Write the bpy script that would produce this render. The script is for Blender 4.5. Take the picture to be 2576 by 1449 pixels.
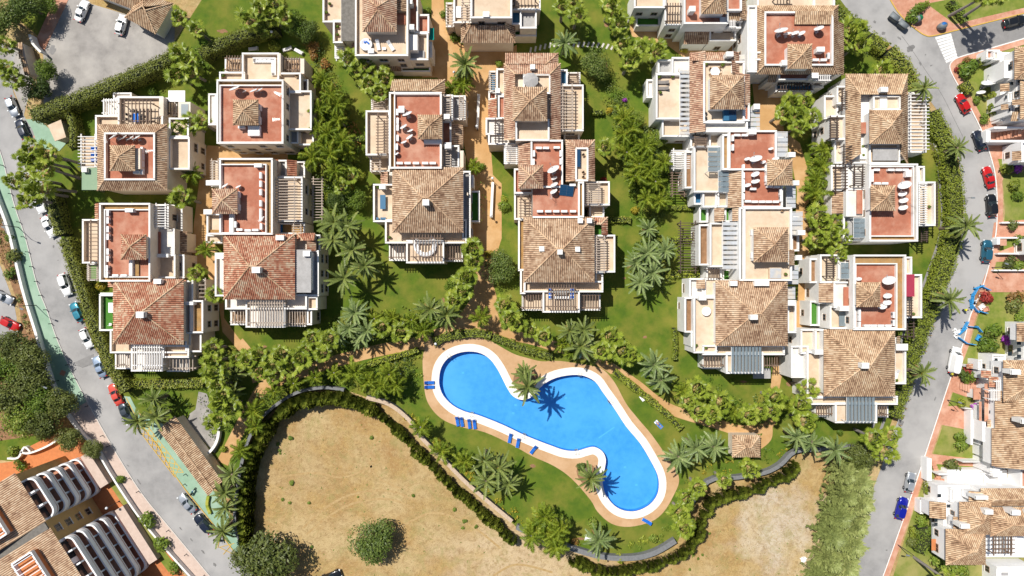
import bpy, math, random
from mathutils import Vector, Matrix
from mathutils.geometry import tessellate_polygon
R = math.radians
rnd = random.Random(7)
for o in list(bpy.data.objects): bpy.data.objects.remove(o)
scn = bpy.context.scene
col = scn.collection
# ------------------------------------------------------------------ camera, sky, sun, exposure
S, HC = 0.08, 135.0                      # metres per plan unit, drone height
cam_d = bpy.data.cameras.new('camera'); cam = bpy.data.objects.new('camera', cam_d); col.objects.link(cam)
cam.location = (0, 0, HC); cam.rotation_euler = (0, 0, 0)
cam_d.sensor_width = 36; cam_d.lens = 18 * HC / (1288 * S)
cam_d.clip_start = 1; cam_d.clip_end = 4000
scn.camera = cam
SUN_EL, SUN_AZ = 59.0, 45.0              # the sun stands to the upper left of the plan
w = bpy.data.worlds.new('World'); scn.world = w; w.use_nodes = True
nt = w.node_tree; bg = nt.nodes['Background']
sky = nt.nodes.new('ShaderNodeTexSky'); sky.sky_type = 'NISHITA'; sky.sun_disc = False
sky.sun_elevation = R(SUN_EL); sky.sun_rotation = R(-45); sky.altitude = 100
nt.links.new(sky.outputs[0], bg.inputs[0]); bg.inputs[1].default_value = 0.07
sd = bpy.data.lights.new('sun', 'SUN'); sd.energy = 4.6; sd.angle = R(0.53); sd.color = (1.0, 0.955, 0.88)
sun = bpy.data.objects.new('sun', sd); col.objects.link(sun)
sdir = Vector((-math.cos(R(SUN_EL)) * math.sin(R(SUN_AZ)), math.cos(R(SUN_EL)) * math.cos(R(SUN_AZ)), math.sin(R(SUN_EL))))
sun.rotation_euler = sdir.to_track_quat('Z', 'Y').to_euler(); sun.location = sdir * 200
vs = scn.view_settings; vs.view_transform = 'Standard'; vs.look = 'None'; vs.exposure = 0.25; vs.gamma = 1
vs.use_curve_mapping = False

def P(u, v, z=0.0):
    k = (HC - z) / HC * S
    return ((u - 1288) * k, (724.5 - v) * k)
def P3(u, v, z=0.0):
    x, y = P(u, v, z); return Vector((x, y, z))
def pts(l, z=0.0): return [P(u, v, z) for u, v in l]
ORD = 'first second third fourth fifth sixth seventh eighth ninth tenth eleventh twelfth thirteenth fourteenth fifteenth sixteenth seventeenth eighteenth nineteenth twentieth'.split()
TENS = ['', '', 'twenty', 'thirty', 'forty', 'fifty', 'sixty', 'seventy', 'eighty', 'ninety']
def ordw(i):
    if i < 20: return ORD[i]
    n = i + 1
    pre = ''
    if n >= 100: pre = ('hundred and ' if n < 200 else 'two hundred and '); n -= 100 * (n // 100)
    if n == 0: return pre.replace(' and ', '') + 'th'
    if n <= 20: return pre + ORD[n - 1]
    t, r = divmod(n, 10)
    return pre + (TENS[t] + '-' + ORD[r - 1] if r else TENS[t][:-1] + 'ieth')
# ------------------------------------------------------------------ materials
MATS = {}
def lin(c):
    return tuple(((x / 255) / 12.92 if x / 255 <= 0.04045 else ((x / 255 + 0.055) / 1.055) ** 2.4) for x in c) + (1,)
def mat(name, c1, c2=None, scale=1.0, rough=0.85, detail=6, bump=0.0, c3=None, s3=0.08, lo=0.35, hi=0.65, metal=0.0, spec=0.3, lo3=0.45, hi3=0.65, bscale=None):
    m = bpy.data.materials.new(name); m.use_nodes = True; MATS[name] = m
    n = m.node_tree.nodes; l = m.node_tree.links; b = n['Principled BSDF']
    b.inputs['Roughness'].default_value = rough; b.inputs['Metallic'].default_value = metal
    b.inputs['Specular IOR Level'].default_value = spec
    c1 = tuple(c1[:3]) + (1,)
    b.inputs['Base Color'].default_value = c1
    m.diffuse_color = c1
    geo = n.new('ShaderNodeNewGeometry')
    out = None
    if c2:
        t = n.new('ShaderNodeTexNoise'); t.inputs['Scale'].default_value = scale; t.inputs['Detail'].default_value = detail; t.inputs['Roughness'].default_value = 0.65
        l.new(geo.outputs['Position'], t.inputs['Vector'])
        mr = n.new('ShaderNodeMapRange'); mr.inputs[1].default_value = lo; mr.inputs[2].default_value = hi; l.new(t.outputs[0], mr.inputs[0])
        mx = n.new('ShaderNodeMix'); mx.data_type = 'RGBA'; mx.inputs[6].default_value = c1; mx.inputs[7].default_value = tuple(c2[:3]) + (1,)
        l.new(mr.outputs[0], mx.inputs[0]); out = mx.outputs[2]
        if c3:
            t3 = n.new('ShaderNodeTexNoise'); t3.inputs['Scale'].default_value = s3; t3.inputs['Detail'].default_value = 5; t3.inputs['Roughness'].default_value = 0.6
            l.new(geo.outputs['Position'], t3.inputs['Vector'])
            m3 = n.new('ShaderNodeMapRange'); m3.inputs[1].default_value = lo3; m3.inputs[2].default_value = hi3; l.new(t3.outputs[0], m3.inputs[0])
            x3 = n.new('ShaderNodeMix'); x3.data_type = 'RGBA'; x3.inputs[7].default_value = tuple(c3[:3]) + (1,)
            l.new(m3.outputs[0], x3.inputs[0]); l.new(out, x3.inputs[6]); out = x3.outputs[2]
        l.new(out, b.inputs['Base Color'])
    if bump:
        tb = n.new('ShaderNodeTexNoise'); tb.inputs['Scale'].default_value = bscale or scale * 3; tb.inputs['Detail'].default_value = 6
        l.new(geo.outputs['Position'], tb.inputs['Vector'])
        bp = n.new('ShaderNodeBump'); bp.inputs['Strength'].default_value = bump; bp.inputs['Distance'].default_value = 0.15
        l.new(tb.outputs[0], bp.inputs['Height']); l.new(bp.outputs[0], b.inputs['Normal'])
    m['out'] = 0
    return m
def tilemat(name, cols, dark=0.0):
    """roof tiles: every tile its own fired colour, some weathered; dark paints gap shade into the pans"""
    m = bpy.data.materials.new(name); m.use_nodes = True; MATS[name] = m
    n = m.node_tree.nodes; l = m.node_tree.links; b = n['Principled BSDF']; b.inputs['Roughness'].default_value = 0.85; b.inputs['Specular IOR Level'].default_value = 0.25
    uv = n.new('ShaderNodeUVMap')
    fl = n.new('ShaderNodeVectorMath'); fl.operation = 'FLOOR'; l.new(uv.outputs[0], fl.inputs[0])
    wn = n.new('ShaderNodeTexWhiteNoise'); wn.noise_dimensions = '2D'; l.new(fl.outputs[0], wn.inputs[0])
    geo = n.new('ShaderNodeNewGeometry'); nz = n.new('ShaderNodeTexNoise'); nz.inputs['Scale'].default_value = 0.55; nz.inputs['Detail'].default_value = 5
    l.new(geo.outputs['Position'], nz.inputs['Vector'])
    ma = n.new('ShaderNodeMath'); ma.operation = 'MULTIPLY_ADD'; ma.inputs[1].default_value = 1.25; l.new(nz.outputs[0], ma.inputs[0])
    mb_ = n.new('ShaderNodeMath'); mb_.operation = 'MULTIPLY_ADD'; mb_.inputs[1].default_value = 0.46; mb_.inputs[2].default_value = -0.36; l.new(wn.outputs[0], mb_.inputs[0]); l.new(mb_.outputs[0], ma.inputs[2])
    rp = n.new('ShaderNodeValToRGB'); l.new(ma.outputs[0], rp.inputs[0])
    els = rp.color_ramp.elements
    k = len(cols)
    for i, c in enumerate(cols):
        p = 0.12 + 0.76 * i / (k - 1)
        e = els[i] if i < 2 else els.new(p)
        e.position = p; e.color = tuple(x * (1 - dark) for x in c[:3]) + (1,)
    l.new(rp.outputs[0], b.inputs['Base Color'])
    m.diffuse_color = tuple(cols[1][:3]) + (1,)
    return m
def leafmat(name, c1, c2, c3=None, transl=0.12, rough=0.5):
    m = bpy.data.materials.new(name); m.use_nodes = True; MATS[name] = m
    n = m.node_tree.nodes; l = m.node_tree.links; b = n['Principled BSDF']; b.inputs['Roughness'].default_value = rough; b.inputs['Specular IOR Level'].default_value = 0.3
    geo = n.new('ShaderNodeNewGeometry'); oi = n.new('ShaderNodeObjectInfo')
    ad = n.new('ShaderNodeMath'); ad.operation = 'MULTIPLY_ADD'; ad.inputs[1].default_value = 0.6; l.new(geo.outputs['Random Per Island'], ad.inputs[0])
    a2 = n.new('ShaderNodeMath'); a2.operation = 'MULTIPLY'; a2.inputs[1].default_value = 0.4; l.new(oi.outputs['Random'], a2.inputs[0]); l.new(a2.outputs[0], ad.inputs[2])
    rp = n.new('ShaderNodeValToRGB'); l.new(ad.outputs[0], rp.inputs[0])
    e = rp.color_ramp.elements; e[0].color = tuple(c1[:3]) + (1,); e[1].color = tuple(c2[:3]) + (1,); e[0].position = 0.1; e[1].position = 0.8
    if c3: x = e.new(0.96); x.color = tuple(c3[:3]) + (1,)
    l.new(rp.outputs[0], b.inputs['Base Color'])
    tr = n.new('ShaderNodeBsdfTranslucent'); l.new(rp.outputs[0], tr.inputs[0])
    mx = n.new('ShaderNodeMixShader'); mx.inputs[0].default_value = transl
    l.new(b.outputs[0], mx.inputs[1]); l.new(tr.outputs[0], mx.inputs[2]); l.new(mx.outputs[0], n['Material Output'].inputs[0])
    m.diffuse_color = tuple(c2[:3]) + (1,)
    return m
def glassmat(name, tint, mixf=0.35, rough=0.05):
    m = bpy.data.materials.new(name); m.use_nodes = True; MATS[name] = m
    n = m.node_tree.nodes; l = m.node_tree.links; b = n['Principled BSDF']; b.inputs['Base Color'].default_value = tuple(tint) + (1,); b.inputs['Roughness'].default_value = rough
    tr = n.new('ShaderNodeBsdfTransparent'); tr.inputs[0].default_value = tuple(0.5 + 0.5 * x for x in tint) + (1,)
    mx = n.new('ShaderNodeMixShader'); mx.inputs[0].default_value = mixf
    l.new(tr.outputs[0], mx.inputs[1]); l.new(b.outputs[0], mx.inputs[2]); l.new(mx.outputs[0], n['Material Output'].inputs[0])
    return m
mat('cream', (0.70, 0.60, 0.48), (0.62, 0.52, 0.41), 0.9, 0.9, c3=(0.74, 0.66, 0.56), s3=0.2)
mat('white', (0.80, 0.78, 0.74), (0.70, 0.68, 0.64), 0.8, 0.85, c3=(0.82, 0.81, 0.79), s3=0.25)
mat('white2', (0.84, 0.835, 0.825), (0.80, 0.79, 0.78), 1.1, 0.8)
mat('beige', (0.60, 0.47, 0.34), (0.53, 0.40, 0.28), 1.1, 0.9, c3=(0.64, 0.53, 0.40), s3=0.3)
mat('palefloor', (0.74, 0.70, 0.64), (0.62, 0.58, 0.52), 1.0, 0.9)
mat('redfloor', (0.40, 0.150, 0.090), (0.34, 0.122, 0.072), 1.2, 0.85, c3=(0.52, 0.29, 0.20), s3=0.28, lo3=0.46, hi3=0.74)
mat('ochre', (0.40, 0.235, 0.085), (0.27, 0.15, 0.055), 1.5, 0.95, c3=(0.33, 0.22, 0.11), s3=0.5)
mat('greyroof', (0.40, 0.39, 0.38), (0.32, 0.31, 0.30), 1.2, 0.9)
mat('darkroof', (0.20, 0.185, 0.165), (0.13, 0.12, 0.105), 2.0, 0.95)
mat('turf', (0.07, 0.22, 0.03), (0.06, 0.17, 0.025), 3, 0.95)
mat('greencloth', (0.22, 0.32, 0.21), (0.25, 0.35, 0.23), 0.5)
mat('teal', (0.0, 0.25, 0.20), (0.0, 0.2, 0.16), 1)
mat('magenta', (0.36, 0.04, 0.075), (0.31, 0.035, 0.065), 1)
mat('slat_pale', (0.48, 0.40, 0.33), (0.38, 0.31, 0.25), 3, 0.9)
mat('slat_dark', (0.10, 0.07, 0.055), (0.07, 0.05, 0.04), 3, 0.8)
mat('slat_brown', (0.22, 0.155, 0.115), (0.16, 0.11, 0.08), 3, 0.85)
mat('slat_white', (0.78, 0.76, 0.73), (0.70, 0.68, 0.66), 3, 0.7)
mat('glass', (0.02, 0.028, 0.034), rough=0.12, spec=0.6)
mat('frame', (0.35, 0.25, 0.18), rough=0.6)
mat('metalsheet', (0.46, 0.48, 0.50), (0.36, 0.38, 0.41), 0.5, 0.45, spec=0.5, c3=(0.55, 0.50, 0.43), s3=0.5)
glassmat('glassroof', (0.30, 0.37, 0.41), 0.45, 0.2)
mat('bluecloth', (0.015, 0.16, 0.62), (0.012, 0.13, 0.52), 4, 0.8)
mat('bluepanel', (0.012, 0.05, 0.11), rough=0.12, spec=0.8)
mat('tablelue', (0.03, 0.13, 0.24), rough=0.5)
mat('greycloth', (0.27, 0.245, 0.23), (0.24, 0.22, 0.20), 4)
mat('steel', (0.45, 0.46, 0.47), rough=0.35, metal=0.8)
mat('darkmetal', (0.03, 0.033, 0.038), rough=0.5)
mat('wood', (0.30, 0.19, 0.11), (0.22, 0.14, 0.08), 4)
mat('acwhite', (0.80, 0.80, 0.78), (0.72, 0.72, 0.70), 2, 0.5)
mat('acgrey', (0.16, 0.17, 0.18), rough=0.6)
mat('dishwhite', (0.74, 0.74, 0.73), rough=0.45)
T_TAN = [(0.27, 0.155, 0.095), (0.46, 0.295, 0.185), (0.60, 0.42, 0.275), (0.68, 0.53, 0.375)]
T_RED = [(0.32, 0.12, 0.07), (0.50, 0.21, 0.125), (0.59, 0.36, 0.235), (0.68, 0.53, 0.37)]
T_PNK = [(0.30, 0.15, 0.095), (0.49, 0.28, 0.185), (0.61, 0.41, 0.28), (0.68, 0.52, 0.38)]
T_PAL = [(0.26, 0.155, 0.09), (0.48, 0.31, 0.19), (0.61, 0.43, 0.27), (0.67, 0.52, 0.36)]
for nm, c in (('tan', T_TAN), ('red', T_RED), ('pink', T_PNK), ('pale', T_PAL)):
    tilemat('tile_' + nm, c); tilemat('pan_' + nm, c, 0.66)  # pans painted darker, shade of the gaps between rolls put into their colour
leafmat('fan_leaf', (0.105, 0.165, 0.014), (0.32, 0.385, 0.045), (0.46, 0.42, 0.11), 0.15, 0.4)
leafmat('date_leaf', (0.085, 0.125, 0.028), (0.25, 0.30, 0.075), (0.40, 0.36, 0.12), 0.15, 0.4)
leafmat('blue_leaf', (0.09, 0.14, 0.038), (0.265, 0.335, 0.115), (0.40, 0.41, 0.18), 0.12, 0.4)
leafmat('queen_leaf', (0.10, 0.165, 0.012), (0.29, 0.35, 0.03), (0.40, 0.34, 0.05), 0.25)
leafmat('leaf_dark', (0.035, 0.065, 0.012), (0.12, 0.17, 0.028), (0.20, 0.23, 0.05))
leafmat('leaf_mid', (0.06, 0.115, 0.010), (0.19, 0.26, 0.03), (0.30, 0.32, 0.06))
leafmat('leaf_lime', (0.14, 0.19, 0.02), (0.32, 0.36, 0.035), (0.42, 0.40, 0.06))
leafmat('leaf_gold', (0.22, 0.19, 0.02), (0.46, 0.36, 0.03), (0.30, 0.26, 0.05))
leafmat('leaf_hedge', (0.09, 0.115, 0.014), (0.22, 0.24, 0.032), (0.38, 0.25, 0.10))
leafmat('leaf_clip', (0.10, 0.14, 0.014), (0.24, 0.28, 0.03), (0.32, 0.30, 0.06))
leafmat('leaf_pine', (0.17, 0.21, 0.06), (0.32, 0.36, 0.115), (0.41, 0.41, 0.16))
leafmat('leaf_olive', (0.06, 0.082, 0.016), (0.165, 0.19, 0.042), (0.25, 0.25, 0.07))
leafmat('leaf_cyp', (0.06, 0.09, 0.010), (0.20, 0.23, 0.028), (0.30, 0.29, 0.05))
leafmat('flower_purple', (0.22, 0.03, 0.26), (0.42, 0.07, 0.50), None)
leafmat('flower_red', (0.20, 0.025, 0.022), (0.36, 0.04, 0.03), None)
leafmat('leaf_rust', (0.16, 0.10, 0.03), (0.38, 0.19, 0.05), (0.2, 0.2, 0.04))
leafmat('dry_leaf', (0.28, 0.18, 0.07), (0.45, 0.31, 0.13), None)
mat('trunk', (0.26, 0.20, 0.15), (0.16, 0.12, 0.09), 5, 0.95)
mat('trunkgrey', (0.30, 0.27, 0.25), (0.20, 0.18, 0.165), 5, 0.95)
# ------------------------------------------------------------------ mesh helpers
class MB:
    def __init__(s): s.v = []; s.f = []; s.m = []; s.uv = []; s.has = False
    def face(s, ps, mi=0, uv=None):
        i = len(s.v); s.v.extend([tuple(p) for p in ps]); s.f.append(tuple(range(i, i + len(ps)))); s.m.append(mi)
        if uv: s.has = True
        s.uv.append(uv or [(0, 0)] * len(ps))
    def box(s, x0, y0, z0, x1, y1, z1, mi=0, bottom=True):
        a, b, c, d = (x0, y0), (x1, y0), (x1, y1), (x0, y1)
        s.prism([a, b, c, d], z0, z1, mi, mi, bottom)
    def prism(s, poly, z0, z1, mi=0, top=None, bottom=True):
        if area(poly) < 0: poly = poly[::-1]
        n = len(poly); i = len(s.v)
        s.v.extend([(p[0], p[1], z0) for p in poly]); s.v.extend([(p[0], p[1], z1) for p in poly])
        for k in range(n):
            s.f.append((i + k, i + (k + 1) % n, i + n + (k + 1) % n, i + n + k)); s.m.append(mi); s.uv.append([(0, 0)] * 4)
        for t in tessellate_polygon([[Vector((p[0], p[1], 0)) for p in poly]]) if n > 4 else ([tuple(range(n))]):
            q = t if n <= 4 else fix(poly, t)
            s.f.append(tuple(i + n + k for k in q)); s.m.append(mi if top is None else top); s.uv.append([(0, 0)] * len(q))
            if bottom: s.f.append(tuple(i + k for k in reversed(q))); s.m.append(mi); s.uv.append([(0, 0)] * len(q))
    def tube(s, path, rad, n=6, mi=0, cap=True):
        path = [Vector(p) for p in path]; rs = rad if isinstance(rad, (list, tuple)) else [rad] * len(path)
        i = len(s.v)
        for k, p in enumerate(path):
            d = (path[min(k + 1, len(path) - 1)] - path[max(k - 1, 0)]).normalized()
            a = d.orthogonal().normalized() if abs(d.z) < 0.9 else Vector((1, 0, 0)); a = (a - d * a.dot(d)).normalized(); b = d.cross(a)
            for j in range(n):
                t = 2 * math.pi * j / n; s.v.append(tuple(p + (a * math.cos(t) + b * math.sin(t)) * rs[k]))
        for k in range(len(path) - 1):
            for j in range(n):
                s.f.append((i + k * n + j, i + k * n + (j + 1) % n, i + (k + 1) * n + (j + 1) % n, i + (k + 1) * n + j)); s.m.append(mi); s.uv.append([(0, 0)] * 4)
        if cap:
            s.f.append(tuple(i + j for j in reversed(range(n)))); s.m.append(mi); s.uv.append([(0, 0)] * n)
            e = i + (len(path) - 1) * n; s.f.append(tuple(e + j for j in range(n))); s.m.append(mi); s.uv.append([(0, 0)] * n)
    def lathe(s, prof, n=12, mi=0, c=(0, 0)):
        i = len(s.v)
        for r, z in prof:
            for j in range(n):
                t = 2 * math.pi * j / n; s.v.append((c[0] + r * math.cos(t), c[1] + r * math.sin(t), z))
        for k in range(len(prof) - 1):
            for j in range(n):
                s.f.append((i + k * n + j, i + k * n + (j + 1) % n, i + (k + 1) * n + (j + 1) % n, i + (k + 1) * n + j)); s.m.append(mi); s.uv.append([(0, 0)] * 4)
    def mesh(s, name, mats, smooth=False, off=(0, 0, 0)):
        me = bpy.data.meshes.new(name)
        v = [(x - off[0], y - off[1], z - off[2]) for x, y, z in s.v] if any(off) else s.v
        me.from_pydata(v, [], s.f)
        for mm in mats: me.materials.append(MATS[mm])
        me.polygons.foreach_set('material_index', s.m)
        if smooth: me.polygons.foreach_set('use_smooth', [True] * len(s.f))
        if s.has:
            ul = me.uv_layers.new(name='UVMap'); fl = []
            for q in s.uv:
                for a in q: fl.extend(a)
            ul.data.foreach_set('uv', fl)
        me.update()
        return me
def area(p): return 0.5 * sum(p[i][0] * p[(i + 1) % len(p)][1] - p[(i + 1) % len(p)][0] * p[i][1] for i in range(len(p)))
def fix(poly, t):
    a, b, c = (poly[k] for k in t)
    return tuple(t) if (b[0] - a[0]) * (c[1] - a[1]) - (c[0] - a[0]) * (b[1] - a[1]) > 0 else (t[0], t[2], t[1])
def ob(name, me, parent=None, loc=(0, 0, 0), rot=(0, 0, 0), sc=(1, 1, 1)):
    o = bpy.data.objects.new(name, me); col.objects.link(o); o.parent = parent
    o.location = loc; o.rotation_euler = rot; o.scale = sc
    return o
def tag(o, label=None, cat=None, group=None, kind=None):
    if label: o['label'] = label
    if cat: o['category'] = cat
    if group: o['group'] = group
    if kind: o['kind'] = kind
    return o
def empty(name, loc, rz=0.0):
    o = bpy.data.objects.new(name, None); col.objects.link(o); o.location = loc; o.rotation_euler = (0, 0, rz); o.empty_display_size = 0.3
    return o
def mkob(name, mb, mats, parent=None, smooth=False, origin=(0, 0, 0)):
    me = mb.mesh(name, mats, smooth, origin)
    return ob(name, me, parent, (0, 0, 0) if parent else origin)
CUBES = {}
def cube(mt):
    if mt not in CUBES:
        b = MB(); b.box(-.5, -.5, -.5, .5, .5, .5); CUBES[mt] = b.mesh('bar_' + mt, [mt])
    return CUBES[mt]
def bar(name, mt, parent, x0, y0, z0, x1, y1, z1):
    return ob(name, cube(mt), parent, ((x0 + x1) / 2, (y0 + y1) / 2, (z0 + z1) / 2), (0, 0, 0), (abs(x1 - x0), abs(y1 - y0), abs(z1 - z0)))
def smoothline(p, n=6, closed=False):
    out = []; N = len(p)
    for i in range(N if closed else N - 1):
        g = (lambda k: p[k % N]) if closed else (lambda k: p[max(0, min(N - 1, k))])
        a, b, c, d = g(i - 1), g(i), g(i + 1), g(i + 2)
        for j in range(n):
            t = j / n; t2 = t * t; t3 = t2 * t
            out.append(tuple(0.5 * (2 * b[k] + (c[k] - a[k]) * t + (2 * a[k] - 5 * b[k] + 4 * c[k] - d[k]) * t2 + (3 * b[k] - a[k] - 3 * c[k] + d[k]) * t3) for k in (0, 1)))
    if not closed: out.append(tuple(p[-1]))
    return out
def offsetline(p, d, closed=False):
    out = []; N = len(p)
    for i in range(N):
        a = p[(i - 1) % N] if closed or i > 0 else p[i]; b = p[(i + 1) % N] if closed or i < N - 1 else p[i]
        dx, dy = b[0] - a[0], b[1] - a[1]; L = math.hypot(dx, dy) or 1
        out.append((p[i][0] - dy / L * d, p[i][1] + dx / L * d))
    return out
def ribbon(p, w): return offsetline(p, w / 2) + offsetline(p, -w / 2)[::-1]
def sheet(name, poly, z, mt, holes=(), kind='structure', parent=None):
    loops = [poly] + list(holes)
    flat = [q for lp in loops for q in lp]
    b = MB(); b.v = [(q[0], q[1], z) for q in flat]
    for t in tessellate_polygon([[Vector((q[0], q[1], 0)) for q in lp] for lp in loops]):
        b.f.append(fix(flat, t)); b.m.append(0); b.uv.append([(0, 0)] * 3)
    o = ob(name, b.mesh(name, [mt]), parent)
    if kind and not parent: o['kind'] = kind
    return o
def strip(name, p, w, z, mt, parent=None, kind='structure', zt=None, mi=None):
    """quads along a line; with zt a solid kerb or wall from z to zt"""
    a, c = offsetline(p, w / 2), offsetline(p, -w / 2); b = MB()
    for i in range(len(p) - 1):
        if zt is None: b.face([(*a[i], z), (*c[i], z), (*c[i + 1], z), (*a[i + 1], z)])
        else: b.prism([a[i], c[i], c[i + 1], a[i + 1]], z, zt)
    o = ob(name, b.mesh(name, [mt]), parent)
    if kind and not parent: o['kind'] = kind
    return o
def inside(x, y, poly):
    r = False; n = len(poly); j = n - 1
    for i in range(n):
        xi, yi = poly[i]; xj, yj = poly[j]
        if (yi > y) != (yj > y) and x < (xj - xi) * (y - yi) / (yj - yi) + xi: r = not r
        j = i
    return r
# ------------------------------------------------------------------ the ground, roads, paths, pool
def fieldmat():
    m = mat('dryfield', (0.33, 0.195, 0.075), (0.42, 0.285, 0.11), 0.22, 0.95, detail=12, bump=0.7, c3=(0.46, 0.34, 0.17), s3=0.13, lo3=0.42, hi3=0.6, bscale=5)
    n = m.node_tree.nodes; l = m.node_tree.links; b = n['Principled BSDF']; geo = n['Geometry']
    src = b.inputs['Base Color'].links[0].from_socket
    for (u, v, rx, c, st) in ((1975, 1330, 10.0, (0.55, 0.49, 0.40), 0.7), (1330, 1405, 17.0, (0.55, 0.43, 0.28), 0.7), (760, 1180, 9.0, (0.36, 0.25, 0.125), 0.35), (1130, 1260, 8, (0.36, 0.27, 0.12), 0.4)):
        x, y = P(u, v)
        d = n.new('ShaderNodeVectorMath'); d.operation = 'DISTANCE'; d.inputs[1].default_value = (x, y, 0); l.new(geo.outputs['Position'], d.inputs[0])
        t = n.new('ShaderNodeTexNoise'); t.inputs['Scale'].default_value = 0.22; t.inputs['Detail'].default_value = 8; l.new(geo.outputs['Position'], t.inputs['Vector'])
        ad = n.new('ShaderNodeMath'); ad.operation = 'MULTIPLY_ADD'; ad.inputs[1].default_value = rx * 2.4; ad.inputs[2].default_value = -rx * 1.2; l.new(t.outputs[0], ad.inputs[0])
        sm = n.new('ShaderNodeMath'); l.new(d.outputs['Value'], sm.inputs[0]); l.new(ad.outputs[0], sm.inputs[1])
        mr = n.new('ShaderNodeMapRange'); mr.inputs[1].default_value = rx * 1.15; mr.inputs[2].default_value = rx * 0.35; mr.inputs[4].default_value = st; l.new(sm.outputs[0], mr.inputs[0])
        mx = n.new('ShaderNodeMix'); mx.data_type = 'RGBA'; mx.inputs[7].default_value = (*c, 1); l.new(src, mx.inputs[6]); l.new(mr.outputs[0], mx.inputs[0]); src = mx.outputs[2]
    # speckle of dry weeds, straw and bare stony soil
    for sc, lo, hi, st, c in ((0.9, .47, .62, .6, (0.22, 0.13, 0.05)), (2.2, .50, .66, .55, (0.56, 0.42, 0.215)), (4.5, .55, .68, .6, (0.19, 0.125, 0.05)), (0.30, .50, .64, .6, (0.27, 0.235, 0.085))):
        t = n.new('ShaderNodeTexNoise'); t.inputs['Scale'].default_value = sc; t.inputs['Detail'].default_value = 12; t.inputs['Roughness'].default_value = 0.78; t.inputs['Distortion'].default_value = 0.8; l.new(geo.outputs['Position'], t.inputs['Vector'])
        mr = n.new('ShaderNodeMapRange'); mr.inputs[1].default_value = lo; mr.inputs[2].default_value = hi; mr.inputs[4].default_value = st; l.new(t.outputs[0], mr.inputs[0])
        mx = n.new('ShaderNodeMix'); mx.data_type = 'RGBA'; mx.inputs[7].default_value = (*c, 1); l.new(src, mx.inputs[6]); l.new(mr.outputs[0], mx.inputs[0]); src = mx.outputs[2]
    l.new(src, b.inputs['Base Color'])
fieldmat()
mat('lawn', (0.105, 0.155, 0.012), (0.062, 0.115, 0.009), 0.5, 0.95, detail=12, bump=0.5, c3=(0.20, 0.19, 0.03), s3=0.17, lo3=0.42, hi3=0.70, bscale=7)
mat('lawn_dry', (0.20, 0.225, 0.04), (0.125, 0.175, 0.022), 0.9, 0.95, detail=9, bump=0.3, c3=(0.30, 0.27, 0.09), s3=0.15, bscale=9)
mat('path', (0.50, 0.30, 0.13), (0.44, 0.255, 0.105), 0.7, 0.95, c3=(0.56, 0.36, 0.18), s3=0.25)
mat('deck', (0.50, 0.31, 0.165), (0.45, 0.275, 0.14), 1.5, 0.9, c3=(0.54, 0.35, 0.20), s3=0.3)
mat('coping', (0.80, 0.77, 0.72), (0.74, 0.70, 0.64), 1.0, 0.8)
mat('road', (0.31, 0.302, 0.296), (0.245, 0.24, 0.236), 0.5, 0.9, detail=10, c3=(0.37, 0.36, 0.35), s3=0.09, lo3=0.4, hi3=0.6)
mat('roadpatch', (0.25, 0.243, 0.238), (0.21, 0.204, 0.2), 0.9, 0.9)
mat('roadstain', (0.15, 0.145, 0.14), (0.22, 0.215, 0.21), 1.4, 0.9)
mat('court', (0.32, 0.30, 0.28), (0.235, 0.22, 0.205), 0.35, 0.9, detail=10, c3=(0.40, 0.375, 0.345), s3=0.18, lo3=0.4, hi3=0.65)
mat('greenpave', (0.265, 0.40, 0.29), (0.235, 0.355, 0.255), 1.2, 0.9, c3=(0.31, 0.43, 0.33), s3=0.2)
mat('terracotta', (0.52, 0.255, 0.165), (0.43, 0.20, 0.125), 2.2, 0.9, c3=(0.58, 0.34, 0.24), s3=0.4)
mat('orangepave', (0.54, 0.20, 0.075), (0.45, 0.16, 0.06), 1.6, 0.9)
mat('pinkpave', (0.57, 0.45, 0.38), (0.50, 0.385, 0.32), 1.4, 0.9)
mat('kerb', (0.60, 0.57, 0.53), (0.52, 0.49, 0.45), 2, 0.9)
mat('paintyellow', (0.62, 0.40, 0.06), (0.50, 0.33, 0.08), 3, 0.8)
mat('paintwhite', (0.78, 0.77, 0.75), (0.62, 0.61, 0.59), 3, 0.8)
mat('pooltile', (0.045, 0.275, 0.63), (0.066, 0.325, 0.69), 0.9, 0.5, detail=8, c3=(0.085, 0.36, 0.72), s3=0.1)
mat('poolpale', (0.10, 0.42, 0.80), (0.09, 0.38, 0.78), 1)
mat('fieldtrack', (0.45, 0.325, 0.155), (0.34, 0.215, 0.09), 1.6, 0.95, detail=10)
mat('poolrim', (0.006, 0.085, 0.46), (0.008, 0.10, 0.52), 3, 0.4)
mat('soil', (0.30, 0.17, 0.09), (0.20, 0.11, 0.055), 1.5, 0.95)
mat('stonewall', (0.55, 0.43, 0.32), (0.42, 0.32, 0.23), 3, 0.95, bump=0.3)
mat('greywall', (0.20, 0.205, 0.21), (0.15, 0.155, 0.16), 2, 0.9)
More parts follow.
